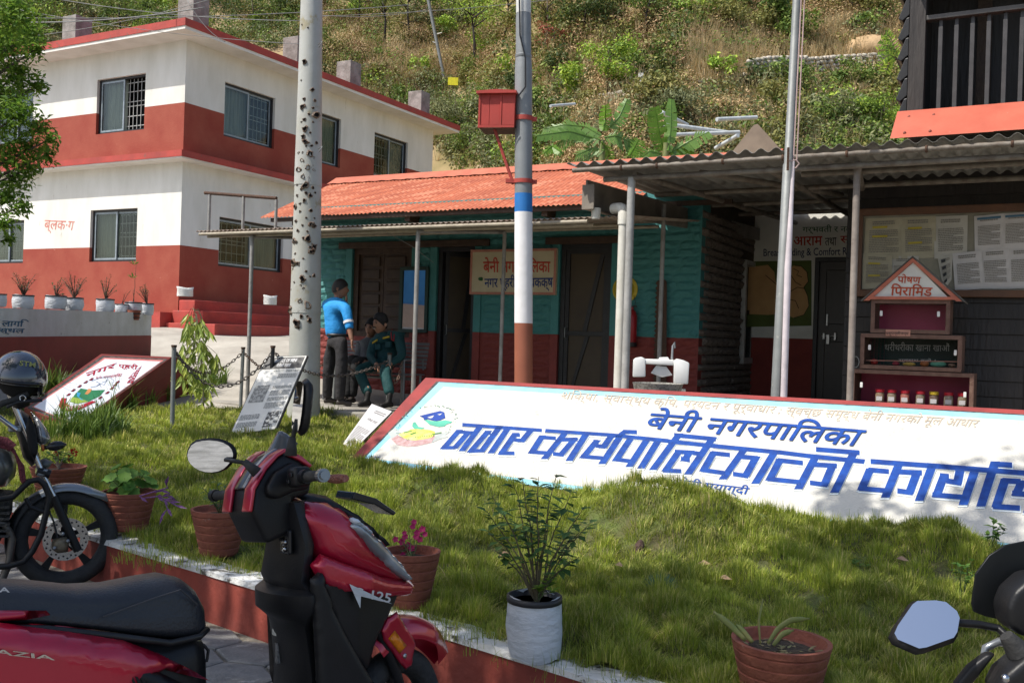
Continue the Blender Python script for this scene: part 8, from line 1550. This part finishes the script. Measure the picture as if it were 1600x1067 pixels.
for k in range(34):
    a = random.uniform(0,6.28); q = random.uniform(.02,.15); c = top + Vector((q * math.cos(a),q * math.sin(a),.03 + random.uniform(.0,.19) * (1 - q * 2.6))); r = random.uniform(.028,.048); nrm = Vector((math.cos(a) * .5,math.sin(a) * .5 - .3,1)).normalized(); u = nrm.orthogonal().normalized(); v = nrm.cross(u); pts = [c - nrm * .008]
    for j in range(14): t = 2 * math.pi * j / 14; rr = r * (1 + .10 * math.cos(t * 7)); pts.append(c + (u * math.cos(t) + v * math.sin(t)) * rr + nrm * .008)
    lf.add(pts,[(0,1 + j,1 + (j + 1) % 14) for j in range(14)]); st.tube([top,c],.0025,4)
lf.build('foliage',leafmat('geranium_leaf',(.13,.26,.04),.25,.3),th,smooth=True); st.build('stems',STG,th)
pu = MB(); pl_ = MB()
for P in ([(218,775),(240,768),(262,762),(258,752)],[(225,778),(248,775),(262,782),(280,792)],[(246,775),(268,775),(272,780)],[(258,785),(262,795),(255,802)]):
    Q = [at(x,y,5.9 - .02 * i) for i,(x,y) in enumerate(P)]; pu.tube(Q,.004,5)
    for i in range(len(Q) - 1):
        for _ in range(2): p = Q[i].lerp(Q[i + 1],random.random()); pl_.leaf(p,(Q[i + 1] - Q[i]).normalized() + Vector((random.uniform(-.8,.8),0,random.uniform(-.8,.5))),(0,-1,.3),random.uniform(.05,.08),.016)
pm_ = mat('purple_leaf',(.12,.035,.13),.5,(.20,.08,.24),20,3); pu.build('trailing_stem',pm_,th); pl_.build('purple_leaves',pm_,th)
b = atz(90,772,.35); th = pot('potted_salvia','terracotta pot with red salvia flowers half hidden behind the motorcycle',b,.13,.185,.20); top = b + Vector((0,0,.18)); tips = [at(x,y,7.55) for x,y in ((72,715),(92,710),(108,712),(85,722),(118,724),(62,728),(100,728))]; sprig(th,top,tips,LFG,.055,.03,16)
fl = MB()
for x,y in ((92,710),(90,714),(112,706),(116,704),(108,714),(106,718),(99,720),(88,708),(113,710),(120,708)): c = at(x,y,7.5); [fl.leaf(c,Vector((random.uniform(-1,1),random.uniform(-1,0),random.uniform(-.6,1))),(0,0,1),.032,.018) for _ in range(7)]
fl.build('flowers',mat('salvia_red',(.60,.02,.02),.6,(.42,.01,.015),30,3,trans=.2),th,kind='stuff')
b = atz(342,866,.29); th = pot('potted_fern','banded terracotta pot with low feathery leaves, behind the scooter left grip',b,.10,.158,.26); top = b + Vector((0,0,.22)); tips = [at(x,y,5.4 + random.uniform(0,.2)) for x,y in ((316,762),(330,768),(345,772),(352,755),(340,748),(362,765),(325,778))]; sprig(th,top,tips,leafmat('bluish_fern_leaf',(.10,.20,.10),.25,.3),.05,.012,22,STG)
b = atz(641,948,.27); th = pot('potted_dianthus','terracotta pot with magenta dianthus flowers, right behind the red scooter',b,.082,.133,.27); top = b + Vector((0,0,.22)); tips = [at(x,y,4.8 + random.uniform(-.05,.05)) for x,y in ((618,836),(632,842),(640,850),(650,828),(637,812),(658,836),(645,860),(628,862))]; sprig(th,top,tips,LFD,.035,.010,9,STG,.0025)
fl = MB()
for x,y in ((618,842),(632,832),(633,838),(652,832),(650,838),(643,856),(630,866),(660,826),(645,822),(656,842),(638,850),(628,846),(647,815),(664,834)):
    c = at(x,y,4.74 + random.uniform(-.04,.04)); u = Vector((1,0,0)); v = Vector((0,.3,.95)); s_ = random.uniform(.012,.018)
    fl.add([c] + [c + (u * math.cos(j * math.pi / 5) + v * math.sin(j * math.pi / 5)) * s_ * (1.15 if j % 2 else .8) + Vector((0,-.004,0)) for j in range(10)],[(0,1 + j,1 + (j + 1) % 10) for j in range(10)])
fl.build('flowers',mat('magenta_petals',(.50,.02,.14),.5,(.36,.01,.09),40,3,trans=.25),th,kind='stuff')
b = at(1218,1090,3.62); b.z = .24; th = pot('potted_orchid_cactus','large terracotta pot with strap-like curved leaves at the bottom edge',b,.125,.176,.245); top = b + Vector((0,0,.21)); lf = MB()
def strap(mb,P,w,th_=.004):
    Q = [];
    for i in range(len(P) - 1): Q += [Vector(P[i]).lerp(Vector(P[i + 1]),j / 5) for j in range(5)]
    Q.append(Vector(P[-1])); Q = [Q[0]] + [(Q[i - 1] + Q[i] * 2 + Q[i + 1]) / 4 for i in range(1,len(Q) - 1)] + [Q[-1]]; n = len(Q)
    mb.tube(Q,[w * (.75 + .4 * math.sin(3.14 * i / n)) * (1 if i < n - 2 else .5) for i in range(n)],8,flat=.35)
for P in ([(1188,1005),(1185,970),(1192,935)],[(1165,1000),(1140,975),(1115,955)],[(1200,1005),(1215,982),(1235,968),(1265,966)],[(1208,1008),(1222,990),(1240,984)],[(1176,1003),(1160,985),(1150,975)]): strap(lf,[at(x,y,3.58 + .01 * i) for i,(x,y) in enumerate(P)],.010)
lf.build('strap_leaves',mat('cactus_leaf',(.15,.19,.05),.5,(.24,.22,.08),14,5,bump=.2),th,smooth=True); lf = MB()
for k in range(60): a = random.uniform(0,6.28); q = random.uniform(0,.14); lf.leaf(top + Vector((q * math.cos(a),q * math.sin(a),.0)),(math.cos(a * 3),math.sin(a * 3),.25),(0,0,1),random.uniform(.02,.04),.014)
lf.build('litter_leaves',mat('pot_litter',(.20,.20,.08),.7,(.25,.16,.09),20,3),th)
# white grow bag with a tall thin shrub
M_BAG = mat('white_grow_bag',(.58,.60,.62),.5,(.44,.47,.50),5,6,spots=(.30,.28,.24),sp_scale=4,sp_lo=.66,bump=.6,bscale=14,stretch=(1,1,2.5)); M_BAGB = mat('black_bag_lining',(.02,.02,.022),.5)
def bag(th,base,r,h,seed=0,lean=0.0,tri=28):
    rnd = random.Random(seed); mb = MB(); V = []; rows = 9
    for j in range(rows):
        t = j / (rows - 1)
        for i in range(tri): a = 2 * math.pi * i / tri; w = r * (.93 + .10 * math.sin(t * 3.0)) * (1 + .03 * math.sin(a * 5 + seed + t * 4) + .025 * math.sin(a * 11 + t * 9) * (1 - t * .3)); V.append(base + Vector((w * math.cos(a) + lean * t,w * math.sin(a),h * t + .006 * math.sin(a * 3 + seed))))
    mb.add(V,[(j * tri + i,j * tri + (i + 1) % tri,(j + 1) * tri + (i + 1) % tri,(j + 1) * tri + i) for j in range(rows - 1) for i in range(tri)]); mb.build('bag',M_BAG,th,smooth=True)
    mb = MB(); mb.lathe(Fr(base + Vector((lean,0,h * .90))),[(r * 1.0,0),(r * 1.035,.002),(r * 1.03,h * .10),(r * .95,h * .105),(r * .9,h * .0)],tri); mb.build('rim',M_BAGB,th,smooth=True)
    mb = MB(); mb.lathe(Fr(base + Vector((lean,0,h * .86))),[(.001,.01),(r * .93,0)],tri); mb.build('soil',M_POTSOIL,th)
b = atz(836,1024,.278); th = thing('bagged_shrub','white cloth grow bag with black rim holding a thin branching leafy shrub','potted plant',tuple(b)); bag(th,b,.110,.245,3,-.01); top = b + Vector((0,0,.22)); rl = random.Random(9)
tips = [at(x,y,4.05 + rl.uniform(-.2,.25)) for x,y in ((770,775),(800,752),(785,800),(815,745),(840,770),(868,740),(895,765),(915,790),(925,815),(905,830),(760,830),(775,860),(830,800),(860,790),(880,850),(850,850),(820,830),(905,870),(760,800),(842,745))]
sprig(th,top,tips,leafmat('shrub_leaf',(.085,.165,.045),.4,.3),.062,.036,13,mat('shrub_stem',(.11,.09,.05),.8),.0045,.2,start=.45,rnd=rl)
tips = [at(x,y,3.95) for x,y in ((858,905),(878,890),(885,875),(862,925),(868,900),(848,915))]; sprig(th,top,tips,leafmat('bright_shoot_leaf',(.20,.34,.045),.3,.35),.05,.027,7,STG,.003,name='bright_shoot',start=.3,rnd=rl)
# bags on the planter wall
bags = [((-3,479),12,20,'white grow bag cut by the left edge of the picture',[],13),((36,482),15.5,21,'white grow bag with bare twiggy shrub, leftmost whole one on the planter wall',[(22,425),(38,430),(52,428),(46,445),(30,440)],13.6),((87,483),15.5,21,'white grow bag with a small leafy shrub, second whole one on the planter wall',[(92,436),(84,445),(96,452)],14.9),((115,485),14,20,'white grow bag with the fullest dark twiggy shrub, middle of the planter wall',[(100,432),(112,425),(122,428),(130,436),(108,445),(126,450)],15.3),
        ((164,487),13.5,20,'white grow bag standing alone, with thin dry twigs',[(158,440),(172,432),(168,448),(182,445)],16.4),((190,488),10,13,'small white grow bag low behind its neighbours near the planter end',[(192,450),(200,452)],17.0),((208,492),13,20,'white grow bag with a tall thin green-tipped stem near the planter end',[(210,412),(203,455)],17.2),((229,492),10.5,18,'last white grow bag at the right end of the planter wall',[(222,442),(231,448),(226,452),(214,450)],17.6)]
for k,(q,r,h,lab,tips,Y) in enumerate(bags):
    b = at(*q,Y); s_ = Y / FPX; th = thing('grow_bag',lab,'potted plant',tuple(b),'white grow bags on the planter wall'); bag(th,b,r * s_,h * s_,k,0,16)
    if tips:
        b2 = b + Vector((0,0,h * s_ * .9)); T = []
        for t in tips: T += [at(t[0] + random.uniform(-6,6),t[1] + random.uniform(-3,10),Y + random.uniform(-.25,.25)) for _ in range(4 if len(tips) > 2 else 1)]
        sprig(th,b2,T,LFD,.05,.025,5 if k != 6 else 3,mat('bare_twig',(.14,.085,.06),.8),.007,start=.5)
        if k == 6: lf = MB(); [[lf.leaf(at(x,y,Y),(random.uniform(-1,1),random.uniform(-.5,.5),.4),(0,0,1),.13,.04) for _ in range(7)] for x,y in ((210,414),(208,435))]; lf.build('leaf_tuft',LFG,th,kind='stuff')
b = at(209,500,17.0); th = thing('hanging_pot','small terracotta pot in an iron bracket on the end of the planter wall','pot',tuple(b)); f = Fr(b); s_ = 17 / FPX; mb = MB(); mb.lathe(f,[(7.5 * s_,0),(10 * s_,14 * s_),(10.5 * s_,15.5 * s_),(8.8 * s_,15 * s_)],18); mb.build('pot',M_TER,th,smooth=True,auto=40)
for z in (3,9): mb = MB(); mb.lathe(Fr(b + Vector((0,0,z * s_))),[((8 + z * .2) * s_,0),((9 + z * .2) * s_,0),((9 + z * .2) * s_,.015),((8 + z * .2) * s_,.015)],18); mb.build('bracket_ring',M_BLACK,th)
for q,lab,r in (((289,463),'white sack sitting on the corner of the red steps',11.5),((422,476),'white sack left on the red steps, right of the canopy post',9.5)):
    b = at(*q,21.3); s_ = 21.3 / FPX; th = thing('white_sack',lab,'sack',tuple(b)); f = Fr(b); mb = MB(); V = []
    for j in range(6):
        t = j / 5
        for i in range(16): a = 6.283 * i / 16; w = r * s_ * (1.0 + .12 * t) * (1 + .06 * math.sin(a * 4 + j)); V.append(b + Vector((w * math.cos(a),w * math.sin(a),(13 + 2 * math.sin(a * 2)) * s_ * t)))
    mb.add(V,[(j * 16 + i,j * 16 + (i + 1) % 16,(j + 1) * 16 + (i + 1) % 16,(j + 1) * 16 + i) for j in range(5) for i in range(16)] + [tuple(range(80,96))]); mb.build('cloth',mat('white_sack_cloth',(.66,.66,.63),.8,(.55,.55,.52),8,5,bump=.5),th,smooth=True)
# drooping sapling
b = atz(318,655,.43); th = thing('drooping_sapling','young sapling with long drooping yellow-green leaves beside the first chain post','sapling',tuple(b)); Ys = b.y; st,lf = MB(),MB(); sp = [b - Vector((0,0,.05)),at(318,600,Ys),at(313,545,Ys),at(308,500,Ys),at(302,478,Ys)]; st.tube(sp,[.012,.011,.009,.006,.003],6); rl = random.Random(5)
for k in range(72):
    t = rl.random() ** .8; px,py = 316 - 12 * t,600 - 118 * t; spread = 34 * (1 - abs(t - .35)); ex = px + rl.uniform(-1,1) * spread; e = at(ex,py + rl.uniform(2,22),Ys + rl.uniform(-.25,.25)); s0 = at(px,py,Ys); st.tube([s0,s0.lerp(e,.5) + Vector((0,0,.06)),e],.0035,4)
    for _ in range(4): lf.leaf(e,(rl.uniform(-.7,.7),rl.uniform(-.6,.6),-1),(0,-1,0),rl.uniform(.13,.23),.038,.2)
for k in range(30): e = at(rl.uniform(285,335),rl.uniform(590,640),Ys + rl.uniform(-.2,.2)); lf.leaf(e,(rl.uniform(-.6,.6),rl.uniform(-.3,.3),rl.uniform(-1,.6)),(0,-1,0),rl.uniform(.12,.2),.034)
lf.leaf(at(299,492,Ys - .1),(0,0,-1),(0,-1,0),.12,.06); st.build('stem',mat('sapling_stem',(.12,.12,.06),.8),th); lf.build('leaves',mat('drooping_leaf',(.38,.44,.08),.45,(.20,.28,.05),6,4,island=.25,trans=.3),th)
# weeds at the lower right, spiky tuft, rock, fallen leaves
for k,(q,z,hpx,lab,br) in enumerate((((1545,905),.30,45,'broad-leaved weed by the blue border at the sign right end',0),((1503,950),.28,55,'straggly weed with pale green leaves above the mirror of the third vehicle',0),((1560,965),.27,60,'leafy weed just left of the dark windscreen',0),((1570,915),.3,30,'small yellowish weed beside the dark windscreen top',1),((1325,905),.28,14,'tiny seedling in the grass below the middle of the sign',0))):
    b = atz(*q,z); b.z = lawnz(b.x,b.y); th = thing('weed',lab,'weed',tuple(b)); s_ = b.y / FPX; sprig(th,b,[b + Vector((random.uniform(-22,22) * s_,random.uniform(-.08,.05),hpx * s_ * random.uniform(.6,1.2))) for _ in range(5)],leafmat('yellow_weed',(.32,.33,.07),.3,.3) if br else LFG,.045 if k else .07,.026 if k else .035,7,STG,.003,start=.5)
b = atz(1032,940,.27); b.z = lawnz(b.x,b.y); th = thing('spiky_seedling','bluish green spiky seedling in the shaded middle of the lawn','seedling',tuple(b)); lf = MB(); [lf.leaf(b,(random.uniform(-1,1),random.uniform(-.6,.6),random.uniform(.4,1.6)),(0,-1,0),.12,.008) for _ in range(46)]; lf.build('needles',leafmat('blue_green_needles',(.10,.20,.14),.2,.2),th)
b = atz(998,872,.30); b.z = lawnz(b.x,b.y) + .03; th = thing('brown_rock','small brown stone lying in the sunlit grass in front of the sign','rock',tuple(b)); mb = MB(); mb.lathe(Fr(b,(.032,0,0),(0,.03,0),(.008,0,.05)),[(.6,-.9),(1,-.3),(.9,.3),(.5,.8),(.05,1)],7); mb.build('stone',mat('brown_stone',(.13,.075,.055),.8,(.08,.05,.04),20,6,bump=.6),th)
dl = [((987,815),'curled tan leaf on the mound below the lettering'),((1108,838),'pale twig-like leaf on the big grass mound'),((1090,880),'brown fallen leaf pair on the shadow edge'),((1122,902),'small whitish leaf in the shaded grass'),((1003,770),'tiny dry leaf near the sign foot'),((1400,872),'dry leaf litter on the right mound'),((1412,942),'large brown leaf poking up behind the vehicle mirror'),((1420,1028),'pale twig below the vehicle mirror'),((960,882),'brown leaf in the grass left of the brown stone'),((590,798),'pale curved twig on the grass behind the scooter'),((216,757),'pale leaf scrap behind the geranium pot'),((780,868),'orange-brown leaf in the grass right of the dianthus pot')]
for q,lab in dl:
    b = atz(*q,.33); g_ = at(*q,b.y)
    for _ in range(6): b = g_ * 1.0; z_ = lawnz(g_.x,g_.y); g_ = atz(*q,z_ + .05)
    mb = MB(); s_ = g_.y / FPX; big = 1.5 if 'large' in lab else 1; u = Vector((random.uniform(.5,1),random.uniform(-.4,.4),random.uniform(-.2,.3))); mb.leaf(g_,u,(0,-.6,1),22 * s_ * big,(5 if 'twig' in lab else 11) * s_ * big,.3); tag(mb.build('fallen_leaf',mat('fallen_leaf_brown',(.30,.19,.12),.8,(.42,.30,.20),10,3),None),lab,'leaf','fallen leaves on the lawn')
